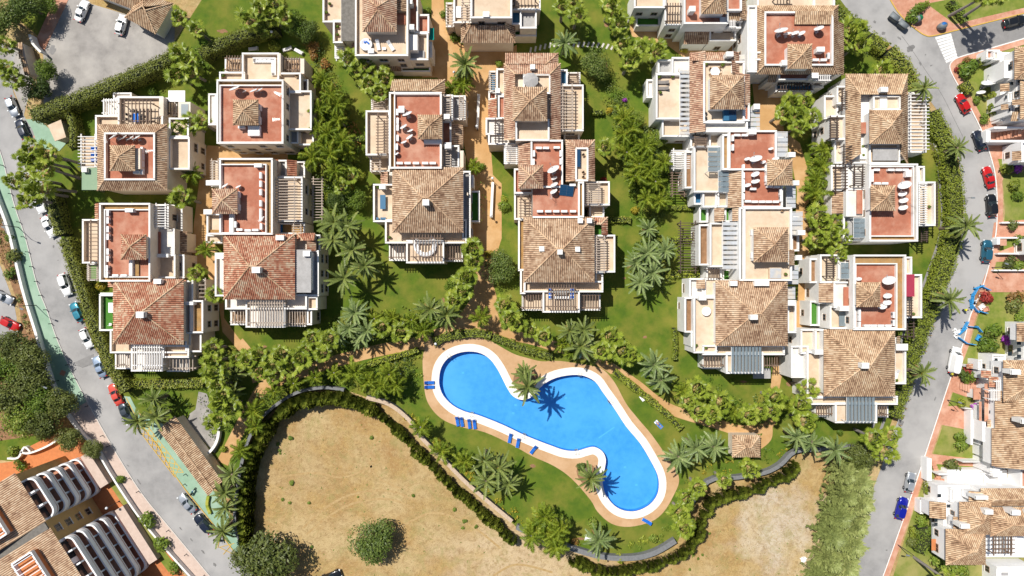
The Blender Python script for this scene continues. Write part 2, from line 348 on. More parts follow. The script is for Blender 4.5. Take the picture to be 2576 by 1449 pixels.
def watermat():
    m = bpy.data.materials.new('water'); m.use_nodes = True; MATS['water'] = m
    n = m.node_tree.nodes; l = m.node_tree.links
    tr = n.new('ShaderNodeBsdfTransparent'); tr.inputs[0].default_value = (0.90, 0.99, 1, 1)
    gl = n.new('ShaderNodeBsdfGlossy'); gl.inputs['Roughness'].default_value = 0.06
    geo = n.new('ShaderNodeNewGeometry')
    t = n.new('ShaderNodeTexNoise'); t.inputs['Scale'].default_value = 1.6; t.inputs['Detail'].default_value = 4; l.new(geo.outputs['Position'], t.inputs['Vector'])
    bp = n.new('ShaderNodeBump'); bp.inputs['Strength'].default_value = 0.25; bp.inputs['Distance'].default_value = 0.1; l.new(t.outputs[0], bp.inputs['Height']); l.new(bp.outputs[0], gl.inputs['Normal'])
    fr = n.new('ShaderNodeFresnel'); fr.inputs[0].default_value = 1.33; l.new(bp.outputs[0], fr.inputs['Normal'])
    mx = n.new('ShaderNodeMixShader'); l.new(fr.outputs[0], mx.inputs[0]); l.new(tr.outputs[0], mx.inputs[1]); l.new(gl.outputs[0], mx.inputs[2])
    l.new(mx.outputs[0], n['Material Output'].inputs[0])
watermat()
POOLPX = [(1105, 950), (1110, 925), (1125, 903), (1150, 889), (1180, 884), (1210, 889), (1234, 905), (1252, 930), (1266, 957), (1278, 980), (1291, 997), (1312, 1006), (1333, 1001), (1350, 985), (1370, 965), (1400, 950), (1440, 943), (1470, 946), (1497, 960), (1515, 985), (1533, 1010), (1550, 1035), (1575, 1073), (1610, 1115), (1637, 1160), (1654, 1195), (1657, 1225), (1650, 1250), (1630, 1272), (1600, 1285), (1570, 1284), (1545, 1271), (1525, 1246), (1516, 1215), (1521, 1180), (1524, 1155), (1515, 1135), (1495, 1124), (1475, 1127), (1450, 1134), (1420, 1132), (1390, 1122), (1345, 1105), (1310, 1090), (1275, 1073), (1240, 1058), (1200, 1043), (1170, 1035), (1140, 1020), (1116, 996), (1106, 972)]
pool = smoothline(pts(POOLPX), 3, True)
if area(pool) < 0: pool = pool[::-1]
cop = offsetline(pool, -1.52, True)
DECKPX = [(1064, 895), (1080, 868), (1120, 850), (1184, 846), (1223, 852), (1288, 888), (1325, 900), (1363, 909), (1408, 908), (1488, 920), (1520, 932), (1548, 965), (1575, 1015), (1604, 1052), (1638, 1092), (1670, 1137), (1700, 1180), (1708, 1212), (1693, 1249), (1670, 1287), (1638, 1312), (1583, 1325), (1538, 1317), (1503, 1287), (1485, 1257), (1438, 1204), (1393, 1172), (1338, 1147), (1288, 1119), (1219, 1087), (1159, 1074), (1109, 1052), (1076, 1012), (1066, 962)]
deck = smoothline(pts(DECKPX), 4, True)
if area(deck) < 0: deck = deck[::-1]
BIG = 1400
sheet('ground', [(-BIG, -BIG), (BIG, -BIG), (BIG, BIG), (-BIG, BIG)], 0.0, 'dryfield', [offsetline(pool, -0.2, True)])
LAWNPX = [(170, 300), (110, 470), (205, 760), (310, 1000), (395, 1080), (560, 1195), (600, 1310), (612, 1250), (622, 1170), (660, 1060), (699, 1022), (754, 990), (819, 978), (880, 985), (960, 1012), (984, 1022), (1034, 1062), (1119, 1162), (1184, 1227), (1288, 1315), (1313, 1340), (1438, 1384), (1513, 1404), (1588, 1407), (1643, 1394), (1705, 1362), (1735, 1290), (1785, 1215), (1917, 1194), (1967, 1174), (2000, 1142), (2147, 1125), (2225, 1110), (2300, 900), (2400, 640), (2420, 520), (2400, 380), (2300, 210), (2180, 70), (2080, -60), (700, -60), (520, -20), (430, 120), (300, 220)]
sheet('lawn', pts(LAWNPX), 0.02, 'lawn', [offsetline(pool, -0.25, True)])
o = sheet('pool_deck', deck, 0.045, 'deck', [offsetline(pool, -1.3, True)])
b = MB(); n_ = len(pool)
for i in range(n_):
    j = (i + 1) % n_; b.prism([pool[i], cop[i], cop[j], pool[j]], -0.05, 0.09)
o = mkob('pool_coping', b, ['coping']); tag(o, kind='structure')
b = MB()
for i in range(n_):
    j = (i + 1) % n_
    b.face([(*pool[i], 0.085), (*pool[j], 0.085), (*pool[j], -0.35), (*pool[i], -0.35)], 1)
    b.face([(*pool[i], -0.35), (*pool[j], -0.35), (*pool[j], -1.4), (*pool[i], -1.4)], 0)
for t in tessellate_polygon([[Vector((*q, 0)) for q in pool]]): b.face([(*pool[k], -1.4) for k in fix(pool, t)], 0)
mkob('pool_basin', b, ['pooltile', 'poolrim'])['kind'] = 'structure'
strip('pool_floor_line', pts([(1508, 1106), (1548, 1078)]), .22, -1.394, 'poolpale')
for q in ((1163, 940), (1297, 1022), (1291, 1043), (1425, 1004), (1604, 1225), (1575, 1180)): strip('pool_drain', pts([(q[0] - 3, q[1]), (q[0] + 3, q[1])]), .4, -1.392, 'poolpale')
sheet('water', offsetline(pool, 0.01, True), -0.12, 'water')
# paths
for k, (pp, ww) in enumerate([
    ([(505, 430), (522, 366), (724, 372), (724, 402), (690, 402), (550, 402), (532, 470), (540, 600), (542, 640), (562, 700), (564, 800), (600, 850), (640, 890), (640, 915), (600, 880), (560, 835), (545, 720), (520, 690), (480, 690), (488, 560)], 0),
    ([(1086, -20), (1115, -20), (1122, 75), (1160, 112), (1280, 125), (1300, 112), (1300, 165), (1262, 178), (1232, 200), (1232, 330), (1240, 440), (1262, 462), (1262, 600), (1246, 650), (1242, 720), (1262, 790), (1320, 845), (1250, 850), (1180, 850), (1120, 845), (1080, 880), (1050, 880), (1100, 830), (1150, 800), (1190, 745), (1196, 680), (1205, 640), (1178, 560), (1178, 420), (1160, 320), (1162, 240), (1130, 232), (1100, 195), (1062, 195), (1062, 175), (1085, 150)], 0),
    ([(1890, 190), (1950, 200), (1965, 240), (1972, 330), (2012, 360), (2036, 440), (2032, 620), (2050, 700), (2036, 860), (1978, 885), (1960, 980), (1935, 1000), (1950, 870), (2000, 800), (2010, 700), (2000, 560), (2005, 480), (1990, 400), (1975, 335), (1905, 335)], 0),
    ([(1580, 62), (1720, 62), (1890, 108), (1890, 200), (1860, 140), (1720, 145), (1680, 115), (1590, 92)], 0),
]):
    sheet('path', pts(pp), 0.04 + 0.004 * k, 'path')
for k, (pp, ww) in enumerate([
    ([(560, 1165), (600, 1085), (640, 1010), (670, 970), (760, 935), (850, 907), (950, 882), (1050, 862), (1110, 838)], 30),
    ([(600, 860), (630, 900), (650, 960)], 28),
    ([(1255, 838), (1330, 852), (1400, 872), (1460, 885), (1520, 915), (1600, 968), (1650, 1008), (1700, 1035), (1800, 1065), (1860, 1082), (1920, 1075), (1945, 1050)], 26),
    ([(1930, 1075), (1928, 1100), (1905, 1120)], 26)]):
    strip('path', smoothline(pts(pp), 5), ww * S, 0.062 + 0.004 * k, 'path')
# left road with green pavement
LR_L = [(-60, 230), (0, 381), (19, 450), (38, 522), (65, 602), (92, 712), (118, 780), (141, 847), (172, 917), (207, 987), (262, 1087), (310, 1169), (362, 1249), (429, 1330), (527, 1449), (575, 1510)]
LR_R = [(40, 130), (30, 215), (60, 290), (85, 330), (100, 380), (108, 470), (120, 497), (155, 600), (186, 690), (218, 825), (248, 890), (288, 965), (318, 1010), (345, 1058), (400, 1130), (467, 1232), (537, 1317), (589, 1388), (640, 1449), (690, 1510)]
sheet('left_road', smoothline(pts(LR_L), 4) + smoothline(pts(LR_R), 4)[::-1], 0.03, 'road')
GW = [(-30, 410), (0, 492), (33, 582), (67, 724), (100, 832), (140, 964), (175, 1036)]
def slab(name, poly, z0, z1, mt, kind='structure'):
    b = MB(); b.prism(poly, z0, z1); o = mkob(name, b, [mt])
    if kind: o['kind'] = kind
    return o
LRs = smoothline(pts(LR_L), 4)
i0 = min(range(len(LRs)), key=lambda i: (LRs[i][0] - P(215, 1006)[0]) ** 2 + (LRs[i][1] - P(215, 1006)[1]) ** 2)
slab('green_pavement', [P(-60, 240)] + LRs[1:i0 + 1] + pts([(175, 1036)]) + smoothline(pts(GW), 4)[::-1][1:], 0.0, 0.14, 'greenpave')
strip('kerb', offsetline(LRs[:i0 + 1], 0.08), 0.16, 0.0, 'kerb', zt=0.155)
FW = [(175, 1037), (212, 1087), (246, 1120), (283, 1182), (330, 1255), (365, 1304), (430, 1382), (505, 1465)]
FWs = smoothline(pts(FW), 4)
slab('pale_pavement', LRs[i0:] + [P(560, 1510)] + FWs[::-1], 0.0, 0.14, 'pinkpave')
strip('kerb', offsetline(LRs[i0:], 0.08), 0.16, 0.0, 'kerb', zt=0.155)
# pale green paving on the gate side, with yellow kerb lines
slab('green_pavement', pts([(310, 996), (328, 998), (352, 1046), (410, 1065), (425, 1100), (560, 1260), (600, 1360), (625, 1400), (595, 1392), (540, 1320), (470, 1232), (438, 1190), (400, 1120), (350, 1062)]), 0.0, 0.10, 'greenpave')
slab('green_pavement', pts([(66, 300), (100, 300), (120, 320), (168, 360), (150, 380), (96, 372), (84, 330)]), 0.0, 0.10, 'greenpave')
strip('yellow_kerb_line', pts([(318, 1000), (345, 1052), (400, 1126), (438, 1192), (470, 1236), (540, 1322), (594, 1394)]), 0.16, 0.112, 'paintyellow')
b = MB()
A0, A1, B0, B1 = Vector(P(345, 1076)), Vector(P(440, 1200)), Vector(P(365, 1062)), Vector(P(462, 1188))
def line2(p, q, w_=0.12, z=0.105):
    d = (Vector(q) - Vector(p)); d.normalize(); nx = Vector((-d.y, d.x)) * w_ / 2
    b.face([(*(Vector(p) - nx), z), (*(Vector(q) - nx), z), (*(Vector(q) + nx), z), (*(Vector(p) + nx), z)])
NH = 9
for i in range(NH):
    t0, t1 = i / NH, (i + 1.6) / NH
    line2(A0.lerp(A1, t0), B0.lerp(B1, min(t1, 1)), z=0.112 + 0.003); line2(B0.lerp(B1, t0), A0.lerp(A1, min(t1, 1)), z=0.118 + 0.003)
line2(B0, B1, z=0.124); line2(A0, A1, z=0.128)
for p_, q_ in (((552, 1376), (590, 1366)), ((554, 1350), (548, 1378)), ((562, 1394), (584, 1368)), ((552, 1376), (600, 1400))): line2(P(*p_), P(*q_), z=0.132)
mkob('hatched_road_marking', b, ['paintyellow'])['kind'] = 'structure'
# right road and the side street
RR_L = [(2070, -60), (2147, 43), (2174, 70), (2234, 110), (2264, 140), (2299, 182), (2318, 225), (2352, 270), (2386, 325), (2402, 362), (2414, 420), (2420, 480), (2424, 540), (2412, 622), (2377, 724), (2362, 767), (2332, 832), (2309, 910), (2287, 975), (2254, 1070), (2235, 1120), (2215, 1180), (2185, 1260), (2155, 1350), (2130, 1449), (2110, 1520)]
RR_U = [(2215, -40), (2254, 27), (2285, 60), (2309, 80), (2326, 90), (2345, 92), (2400, 79), (2480, 59), (2576, 35), (2700, 5)]
RR_D = [(2700, 62), (2576, 96), (2500, 118), (2422, 140), (2398, 150), (2387, 166), (2394, 190), (2422, 240), (2464, 322), (2484, 375), (2502, 445), (2506, 537), (2499, 610), (2469, 724), (2440, 790), (2420, 864), (2389, 950), (2344, 1087), (2307, 1197), (2269, 1309), (2219, 1449), (2190, 1520)]
U, D, Lr = smoothline(pts(RR_U), 4), smoothline(pts(RR_D), 4), smoothline(pts(RR_L), 4)
sheet('right_road', Lr + D[::-1] + U[::-1], 0.03, 'road')
sheet('side_street', pts([(2352, 92), (2576, 38), (2700, 8), (2700, 60), (2576, 94), (2424, 138), (2392, 152)]), 0.034, 'roadpatch')
def widen(line, wpx): return offsetline(line, wpx * S)
slab('terracotta_pavement', D + widen(D, 16)[::-1], 0.0, 0.13, 'terracotta')
slab('terracotta_pavement', U + pts([(2700, -60), (2400, -60), (2240, -60)]), 0.0, 0.128, 'terracotta')
strip('kerb', offsetline(D, 0.1), 0.2, 0.0, 'paintwhite', zt=0.15)
strip('yellow_kerb_line', offsetline(U, 0.1), 0.2, 0.0, 'paintyellow', zt=0.145)
b = MB()
for i in range(9):
    t = i / 8; p0 = Vector(P(2353, 97)).lerp(Vector(P(2379, 156)), t); p1 = Vector(P(2393, 87)).lerp(Vector(P(2408, 138 + 4)), t)
    d = (p1 - p0).normalized(); nx = Vector((-d.y, d.x)) * 0.26
    b.face([(*(p0 - nx), 0.041), (*(p1 - nx), 0.041), (*(p1 + nx), 0.041), (*(p0 + nx), 0.041)])
mkob('zebra_crossing', b, ['paintwhite'])['kind'] = 'structure'
# cracks, oil stains and repaired patches on the asphalt
def blot(name, u, v, ru, rv, ang, z, mt, seed):
    r = random.Random(seed); c = P(u, v); l = []
    for k in range(18):
        t = 2 * math.pi * k / 18; q = 0.6 + 0.5 * r.random(); x, y = ru * S * q * math.cos(t), rv * S * q * math.sin(t)
        a = R(ang); l.append((c[0] + x * math.cos(a) - y * math.sin(a), c[1] + x * math.sin(a) + y * math.cos(a)))
    sheet(name, l, z, mt)
for i, (u, v, ru, rv, a) in enumerate([(2290, 122, 12, 9, 40), (2222, 84, 6, 5, 0), (2200, 55, 4, 4, 0), (2262, 96, 7, 3, -40), (2315, 160, 6, 4, -50), (2328, 138, 2, 2, 0), (2342, 165, 4, 2, 20), (322, 1270, 0, 0, 0), (455, 1330, 6, 2.2, -50), (482, 1358, 7, 2.2, -50), (511, 1388, 8, 2.4, -50), (540, 1420, 6, 4, -50), (350, 1212, 9, 2.5, -55), (322, 1171, 5, 1.6, -40), (97, 830, 0, 0, 0), (2350, 1360, 3, 3, 0), (2405, 1095 - 700, 0, 0, 0), (2352, 1003, 2, 6, -25), (135, 620, 3, 4, 0), (146, 655, 1.5, 2, 0), (2230, 1384, 3, 2, 0), (2290, 985 + 20, 4, 2, 30)]):
    if ru: blot('road_stain', u, v, ru, rv, a, 0.036, 'roadstain', i)
strip('road_crack', pts([(190, 918), (208, 924), (232, 914), (238, 908)]), 0.12, 0.037, 'roadstain')
strip('road_crack', smoothline(pts([(2268, 90), (2290, 120), (2330, 180), (2370, 240), (2400, 300), (2425, 350)]), 5), 0.1, 0.037, 'roadstain')
sheet('road_patch', pts([(186, 912), (236, 890), (240, 915), (208, 926)]), 0.034, 'roadpatch')
for k, (a, c, ofs, ww) in enumerate(((Lr, 0, -2.6, 0.55), (Lr, 0, -4.3, 0.5))):
    strip('wheel_track', offsetline(Lr[18:], ofs), ww, 0.033 + 0.001 * k, 'roadpatch')
for k, ofs in enumerate((-1.7, -3.2)):
    strip('wheel_track', offsetline(LRs[2:], ofs), 0.5, 0.033 + 0.001 * k, 'roadpatch')
# forecourt at the top left
sheet('forecourt', pts([(172, -60), (230, 10), (330, 40), (440, 70), (436, 150), (300, 205), (190, 240), (110, 262), (110, 150), (108, 132)]), 0.026, 'court')
sheet('forecourt', pts([(-60, 90), (40, 120), (90, 170), (60, 290), (30, 215), (0, 240), (-60, 240)]), 0.024, 'court')
slab('brick_strip', pts([(155, -40), (172, -40), (172, 0), (110, 132), (92, 124), (95, 92)]), 0.0, 0.10, 'terracotta')
sheet('lawn', pts([(40, -60), (155, -60), (150, 5), (95, 90), (60, 60), (20, 20)]), 0.028, 'lawn')
blot('damp_patch', 132, 126, 12, 12, 0, 0.031, 'roadpatch', 71)
# entrance drive by the long tiled roof
sheet('entrance_drive', pts([(500, 985), (520, 990), (540, 1045), (560, 1060), (556, 1110), (540, 1140), (470, 1060), (478, 1040), (492, 1030)]), 0.05, 'court')
# the far left: parking, scrub and the flats' paving
sheet('parking_lot', pts([(-80, 600), (-10, 640), (35, 760), (42, 800), (40, 870), (-80, 880)]), 0.02, 'road')
sheet('scrub_bank', pts([(-80, 440), (-30, 420), (0, 500), (34, 590), (66, 724), (100, 836), (138, 966), (170, 1040), (90, 1110), (-80, 1120), (-80, 880), (60, 870), (50, 780), (20, 690), (-20, 600)]), 0.015, 'soil')
sheet('flats_paving', pts([(-80, 1290), (-10, 1230), (0, 1165), (40, 1160), (75, 1120), (175, 1080), (215, 1110), (262, 1195), (340, 1300), (430, 1400), (480, 1470), (-80, 1520)]), 0.018, 'orangepave')
sheet('lawn', pts([(208, 1120), (222, 1115), (252, 1150), (300, 1220), (345, 1290), (410, 1380), (440, 1420), (425, 1440), (380, 1380), (340, 1320), (290, 1240), (248, 1180)]), 0.03, 'lawn_dry')
sheet('lawn', pts([(-80, 1120), (60, 1100), (170, 1075), (60, 1130), (30, 1160), (-80, 1150)]), 0.024, 'lawn')
# right-hand gardens
sheet('garden_lawn', pts([(2410, 165), (2500, 130), (2700, 80), (2700, 1520), (2225, 1520), (2290, 1309), (2328, 1197), (2366, 1087), (2408, 950), (2440, 864), (2462, 790), (2490, 724), (2520, 610), (2528, 537), (2522, 445), (2504, 375), (2482, 322), (2440, 240)]), 0.02, 'lawn_dry')
sheet('garden_lawn', pts([(2330, 10), (2380, 0), (2400, -40), (2700, -60), (2700, -5), (2576, 20), (2480, 42), (2400, 62), (2385, 50)]), 0.137, 'lawn_dry')
for k, pp in enumerate([
    [(2500, 560), (2700, 540), (2700, 590), (2495, 598)], [(2495, 640), (2560, 615), (2700, 610), (2700, 650), (2480, 660)],
    [(2478, 690), (2576, 676), (2700, 680), (2700, 735), (2462, 735)], [(2402, 945), (2470, 962), (2465, 1010), (2392, 985)],
    [(2378, 1022), (2425, 1020), (2428, 1080), (2365, 1068)], [(2330, 1140), (2480, 1158), (2480, 1175), (2322, 1165)],
    [(2460, 300), (2576, 290), (2700, 290), (2700, 400), (2505, 400), (2480, 350)]]):
    slab('garden_path', pts(pp), 0.0, 0.05 + 0.004 * k, 'terracotta')

# worn earth round palms and on the lawns, old wheel tracks on the dry lot
for i, (u, v, ru, rv) in enumerate([(1526, 62, 9, 7), (1085, 772, 12, 8), (1115, 755, 9, 6), (700, 870, 12, 4), (665, 872, 9, 4), (1760, 968, 8, 6), (1985, 965, 9, 8), (2330, 555, 5, 9), (1525, 170, 4, 20), (1570, 700, 5, 4), (1622, 848, 6, 5), (1340, 1172, 8, 5), (1378, 1290, 8, 6), (430, 100, 6, 10), (560, 78, 14, 6), (1500, 872, 6, 5), (1460, 1355, 10, 4), (1870, 960, 9, 4), (540, 1010, 6, 12)]): blot('bare_earth', u, v, ru, rv, 0, .024, 'soil', 200 + i)
for i, l in enumerate([[(760, 1330), (830, 1270), (900, 1240), (980, 1235), (1050, 1260)], [(770, 1345), (840, 1290), (905, 1262), (980, 1256), (1040, 1278)], [(700, 1200), (790, 1190), (870, 1200), (960, 1160)], [(1000, 1330), (1090, 1290), (1180, 1320), (1260, 1380)], [(1240, 1449), (1300, 1420), (1390, 1440)], [(960, 1100), (930, 1150), (950, 1200), (1010, 1230)]]): strip('wheel_track', smoothline(pts(l), 6), .42, .004 + .001 * (i % 3), 'fieldtrack')
# ------------------------------------------------------------------ houses: builders
PITCH = 0.36
def corr(b, E0, E1, T0, T1, hgt=0.085, seed=0):
    """one roof slope of barrel tiles: rolls run up the slope from the eave E0-E1 to the top edge T0-T1"""
    E0, E1, T0, T1 = map(Vector, (E0, E1, T0, T1))
    e = (E1 - E0); L = e.length; e /= L
    nrm = e.cross(T0 - E0 if (T0 - E0).cross(e).length > 1e-4 else T1 - E0).normalized()
    if nrm.z < 0: nrm = -nrm
    g = nrm.cross(e); g.normalize()
    if g.z < 0: g = -g
    D = (T0 - E0).dot(g); a0 = (T0 - E0).dot(e); a1 = (T1 - E0).dot(e)
    def d(s):
        q = 1.0
        if a0 > 1e-4: q = min(q, s / a0)
        if L - a1 > 1e-4: q = min(q, (L - s) / (L - a1))
        return max(0.0, q) * D
    nr = max(2, round(L / PITCH)); p = L / nr
    su = seed * 37.0
    for i in range(nr):
        s0 = i * p
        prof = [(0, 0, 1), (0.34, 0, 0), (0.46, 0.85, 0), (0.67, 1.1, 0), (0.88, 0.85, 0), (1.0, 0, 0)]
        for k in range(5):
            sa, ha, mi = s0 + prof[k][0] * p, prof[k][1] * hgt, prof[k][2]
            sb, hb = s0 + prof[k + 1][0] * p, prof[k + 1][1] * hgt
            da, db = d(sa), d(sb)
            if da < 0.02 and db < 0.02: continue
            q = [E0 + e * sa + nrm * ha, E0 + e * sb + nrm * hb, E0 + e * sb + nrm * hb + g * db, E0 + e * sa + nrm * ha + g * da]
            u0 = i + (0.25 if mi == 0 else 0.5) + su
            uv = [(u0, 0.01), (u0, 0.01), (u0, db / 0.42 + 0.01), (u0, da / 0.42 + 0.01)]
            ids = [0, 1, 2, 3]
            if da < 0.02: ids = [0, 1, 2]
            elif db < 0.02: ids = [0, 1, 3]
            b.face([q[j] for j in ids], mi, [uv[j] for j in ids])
SEED = [0]
def window_meshes():
    b = MB(); w_, h_, d_ = 0.62, 0.66, 0.07          # faces +x, centred
    for y0, z0, y1, z1 in ((-w_, -h_, -w_ + .09, h_), (w_ - .09, -h_, w_, h_), (-w_ + .09, h_ - .09, w_ - .09, h_), (-w_ + .09, -h_, w_ - .09, -h_ + .09), (-.03, -h_ + .09, .03, h_ - .09)):
        b.box(-0.05, y0, z0, d_, y1, z1)
    b.box(-0.05, -w_ - .08, -h_ - .1, d_ + .1, w_ + .08, -h_, 1)
    fr = b.mesh('window', ['frame', 'white'])
    b = MB(); b.box(-0.04, -w_ + .09, -h_ + .09, 0.035, w_ - .09, h_ - .09); pn = b.mesh('pane', ['glass'])
    return fr, pn
WIN = window_meshes()
class House:
    def __init__(s, label, nick, u, v, wall='cream', tile='tan', name='villa'):
        x, y = P(u, v, 6); s.o = Vector((x, y, 0)); s.wall = wall; s.tile = tile; s.nick = nick; s.k = 0
        s.root = empty(name, s.o); tag(s.root, label, 'house' if name != 'gatehouse' else 'building')
    def rect(s, u0, v0, u1, v1, z):
        x0, y1 = P(u0, v0, z); x1, y0 = P(u1, v1, z); return x0, y0, x1, y1
    def add(s, name, b, mats, parent=None):
        me = b.mesh(name, mats, False, tuple(s.o)); return ob(name, me, parent or s.root)
    def eps(s): s.k += 1; return 0.0035 * s.k
    def block(s, r, z0, z1, mt=None, name='wall'):
        b = MB(); b.box(r[0], r[1], z0, r[2], r[3], z1); return s.add(name, b, [mt or s.wall])
    def T(s, u0, v0, u1, v1, z=6.0, ph=0.9, floor='beige', sides='NSEW', t=0.26, win='', cop=None, z0=0.0, rim=None):
        """walled block with a terrace on top inside parapets"""
        if getattr(s, 'bw', 0) and 'W' in win: u0 = min(u1 - 10, 1288 + (u0 - 1288) * HC / (HC - z - ph))
        e = s.eps(); r = s.rect(u0, v0, u1, v1, z + (ph if sides else 0)); r = (r[0] + e, r[1] + e, r[2] - e, r[3] - e); z += e
        s.block(r, z0, z)
        b = MB(); b.face([(r[0] + .02, r[1] + .02, z + .012), (r[2] - .02, r[1] + .02, z + .012), (r[2] - .02, r[3] - .02, z + .012), (r[0] + .02, r[3] - .02, z + .012)])
        s.add('terrace_floor', b, [floor])
        x0, y0, x1, y1 = r
        for c in sides:
            b = MB()
            q = {'N': (x0, y1 - t, x1, y1), 'S': (x0, y0, x1, y0 + t), 'W': (x0, y0 + (t if 'S' in sides else 0), x0 + t, y1 - (t if 'N' in sides else 0)), 'E': (x1 - t, y0 + (t if 'S' in sides else 0), x1, y1 - (t if 'N' in sides else 0))}[c]
            b.box(q[0], q[1], z, q[2], q[3], z + ph); b.box(q[0] - .03, q[1] - .03, z + ph, q[2] + .03, q[3] + .03, z + ph + .06 + e * .2, 1)
            s.add('parapet', b, [s.wall, cop or 'white'])
        s.W(r, z, win, z0); return r
    def W(s, r, z, win, z0=0.0):
        for c in win:
            horiz = c in 'NS'; L = (r[2] - r[0]) if horiz else (r[3] - r[1])
            n = int(L // 2.9)
            for fl in range(int((z - z0) // 2.9)):
                zc = z0 + 1.55 + fl * 3.0
                for i in range(n):
                    t = (i + .5) / n
                    if rnd.random() < .12: continue
                    loc, rz = {'N': ((r[0] + L * t, r[3]), 90), 'S': ((r[0] + L * t, r[1]), -90), 'E': ((r[2], r[1] + L * t), 0), 'W': ((r[0], r[1] + L * t), 180)}[c]
                    wn = ob('window', WIN[0], s.root, (loc[0] - s.o.x, loc[1] - s.o.y, zc), (0, 0, R(rz)), (1, rnd.choice((1, 1, 1.35)), rnd.choice((1, 1, 1.3))))
                    ob('pane', WIN[1], wn)
    def F(s, u0, v0, u1, v1, z, mt, th=0.05, name='terrace_floor'):
        """a flat sheet, strip or small slab at height z"""
        e = s.eps(); r = s.rect(u0, v0, u1, v1, z); b = MB(); b.box(r[0], r[1], z + e, r[2], r[3], z + e + th); return s.add(name, b, [mt])
    def B(s, u0, v0, u1, v1, z0, z1, mt=None, name='wall', cap=None):
        e = s.eps(); r = s.rect(u0, v0, u1, v1, z1); b = MB(); b.box(r[0] + e, r[1] + e, z0, r[2] - e, r[3] - e, z1 + e)
        o = s.add(name, b, [mt or s.wall])
        if cap: b = MB(); b.box(r[0] - .1, r[1] - .1, z1 + e, r[2] + .1, r[3] + .1, z1 + .1 + e); s.add(name + '_cap', b, [cap], o)
        return o
    def roofpart(s, faces, tile, caps, name='roof', soffit=None):
        b = MB()
        for f in faces: SEED[0] += 1; corr(b, *f, seed=SEED[0])
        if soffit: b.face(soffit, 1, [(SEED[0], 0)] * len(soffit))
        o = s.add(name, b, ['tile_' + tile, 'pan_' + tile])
        for p, q in caps:
            p, q = Vector(p), Vector(q); c = MB(); n = max(1, int((q - p).length / 0.5))
            for i in range(n):
                a, d = p.lerp(q, i / n), p.lerp(q, (i + 1) / n)
                c.tube([a + Vector((0, 0, .05)), d + Vector((0, 0, .075))], [0.15, 0.12], 6)
                base = 5000 + SEED[0] * 61 + i * 1.0
                for k in range(len(c.uv) - 8, len(c.uv)): c.uv[k] = [(base + .5, .5)] * len(c.uv[k])
            c.has = True
            s.add('ridge_cap', c, ['tile_pale'], o)
        return o
    def hip(s, u0, v0, u1, v1, ze=9.0, rise=None, tile=None, zb=0.0, over=0.45, win='', wall=True, wm=None):
        tile = tile or s.tile; e = s.eps(); x0, y0, x1, y1 = s.rect(u0, v0, u1, v1, ze); z = ze + e
        w_, h_ = x1 - x0, y1 - y0; m = min(w_, h_) / 2; rise = rise or m * 0.40
        cx, cy = (x0 + x1) / 2, (y0 + y1) / 2
        if w_ >= h_: A, B_ = (x0 + m, cy, z + rise), (x1 - m, cy, z + rise)
        else: A, B_ = (cx, y0 + m, z + rise), (cx, y1 - m, z + rise)
        a, b_, c, d = (x0, y0, z), (x1, y0, z), (x1, y1, z), (x0, y1, z)
        if w_ >= h_: fs = [(a, b_, A, B_), (b_, c, B_, B_), (c, d, B_, A), (d, a, A, A)]; caps = [(a, A), (d, A), (b_, B_), (c, B_)]
        else: fs = [(a, b_, A, A), (b_, c, A, B_), (c, d, B_, B_), (d, a, B_, A)]; caps = [(a, A), (b_, A), (c, B_), (d, B_)]
        if abs(w_ - h_) > 0.6: caps.append((A, B_))
        if wall:
            r = (x0 + over, y0 + over, x1 - over, y1 - over); s.block(r, zb, z - 0.02, wm); s.W(r, z, win, zb)
        return s.roofpart(fs, tile, caps, soffit=[(x0, y0, z - .1), (x1, y0, z - .1), (x1, y1, z - .1), (x0, y1, z - .1)])
    def ring(s, o, i, zo=8.2, zi=9.2, tile=None, sides='NSEW'):
        """skirt of tiles sloping up from the outer rectangle to the inner one"""
        tile = tile or s.tile; e = s.eps(); a = s.rect(*o, zo); b_ = s.rect(*i, zi); zo += e; zi += e
        p = [(a[0], a[1], zo), (a[2], a[1], zo), (a[2], a[3], zo), (a[0], a[3], zo)]; q = [(b_[0], b_[1], zi), (b_[2], b_[1], zi), (b_[2], b_[3], zi), (b_[0], b_[3], zi)]
        m = {'S': (0, 1), 'E': (1, 2), 'N': (2, 3), 'W': (3, 0)}; fs = []; caps = set()
        for c in sides: k, j = m[c]; fs.append((p[k], p[j], q[k], q[j])); caps |= {k, j}
        return s.roofpart(fs, tile, [(p[k], q[k]) for k in sorted(caps)])
    def lean(s, u0, v0, u1, v1, zl, zh, low, tile=None, hips='', wall=None):
        """single slope, eave on side low; hips: ends that are cut back at 45 degrees"""
        tile = tile or s.tile; e = s.eps(); x0, y0, x1, y1 = s.rect(u0, v0, u1, v1, (zl + zh) / 2); zl += e; zh += e
        f = {'S': ((x0, y0), (x1, y0), (x0, y1), (x1, y1)), 'N': ((x1, y1), (x0, y1), (x1, y0), (x0, y0)), 'W': ((x0, y1), (x0, y0), (x1, y1), (x1, y0)), 'E': ((x1, y0), (x1, y1), (x0, y0), (x0, y1))}[low]
        dep = (y1 - y0) if low in 'NS' else (x1 - x0)
        E0, E1, T0, T1 = [Vector((*q, zl)) for q in f[:2]] + [Vector((*q, zh)) for q in f[2:]]
        ax = (E1 - E0).normalized()
        if '0' in hips: T0 += ax * dep
        if '1' in hips: T1 -= ax * dep
        caps = []
        fs = [(E0, E1, T0, T1)]
        if '0' in hips: caps.append((E0, T0)); fs.append((Vector((*f[2], zl)), E0, T0, T0))
        if '1' in hips: caps.append((E1, T1)); fs.append((E1, Vector((*f[3], zl)), T1, T1))
        if wall is not None: s.block((x0 + .25, y0 + .25, x1 - .25, y1 - .25), wall, zl - .03)
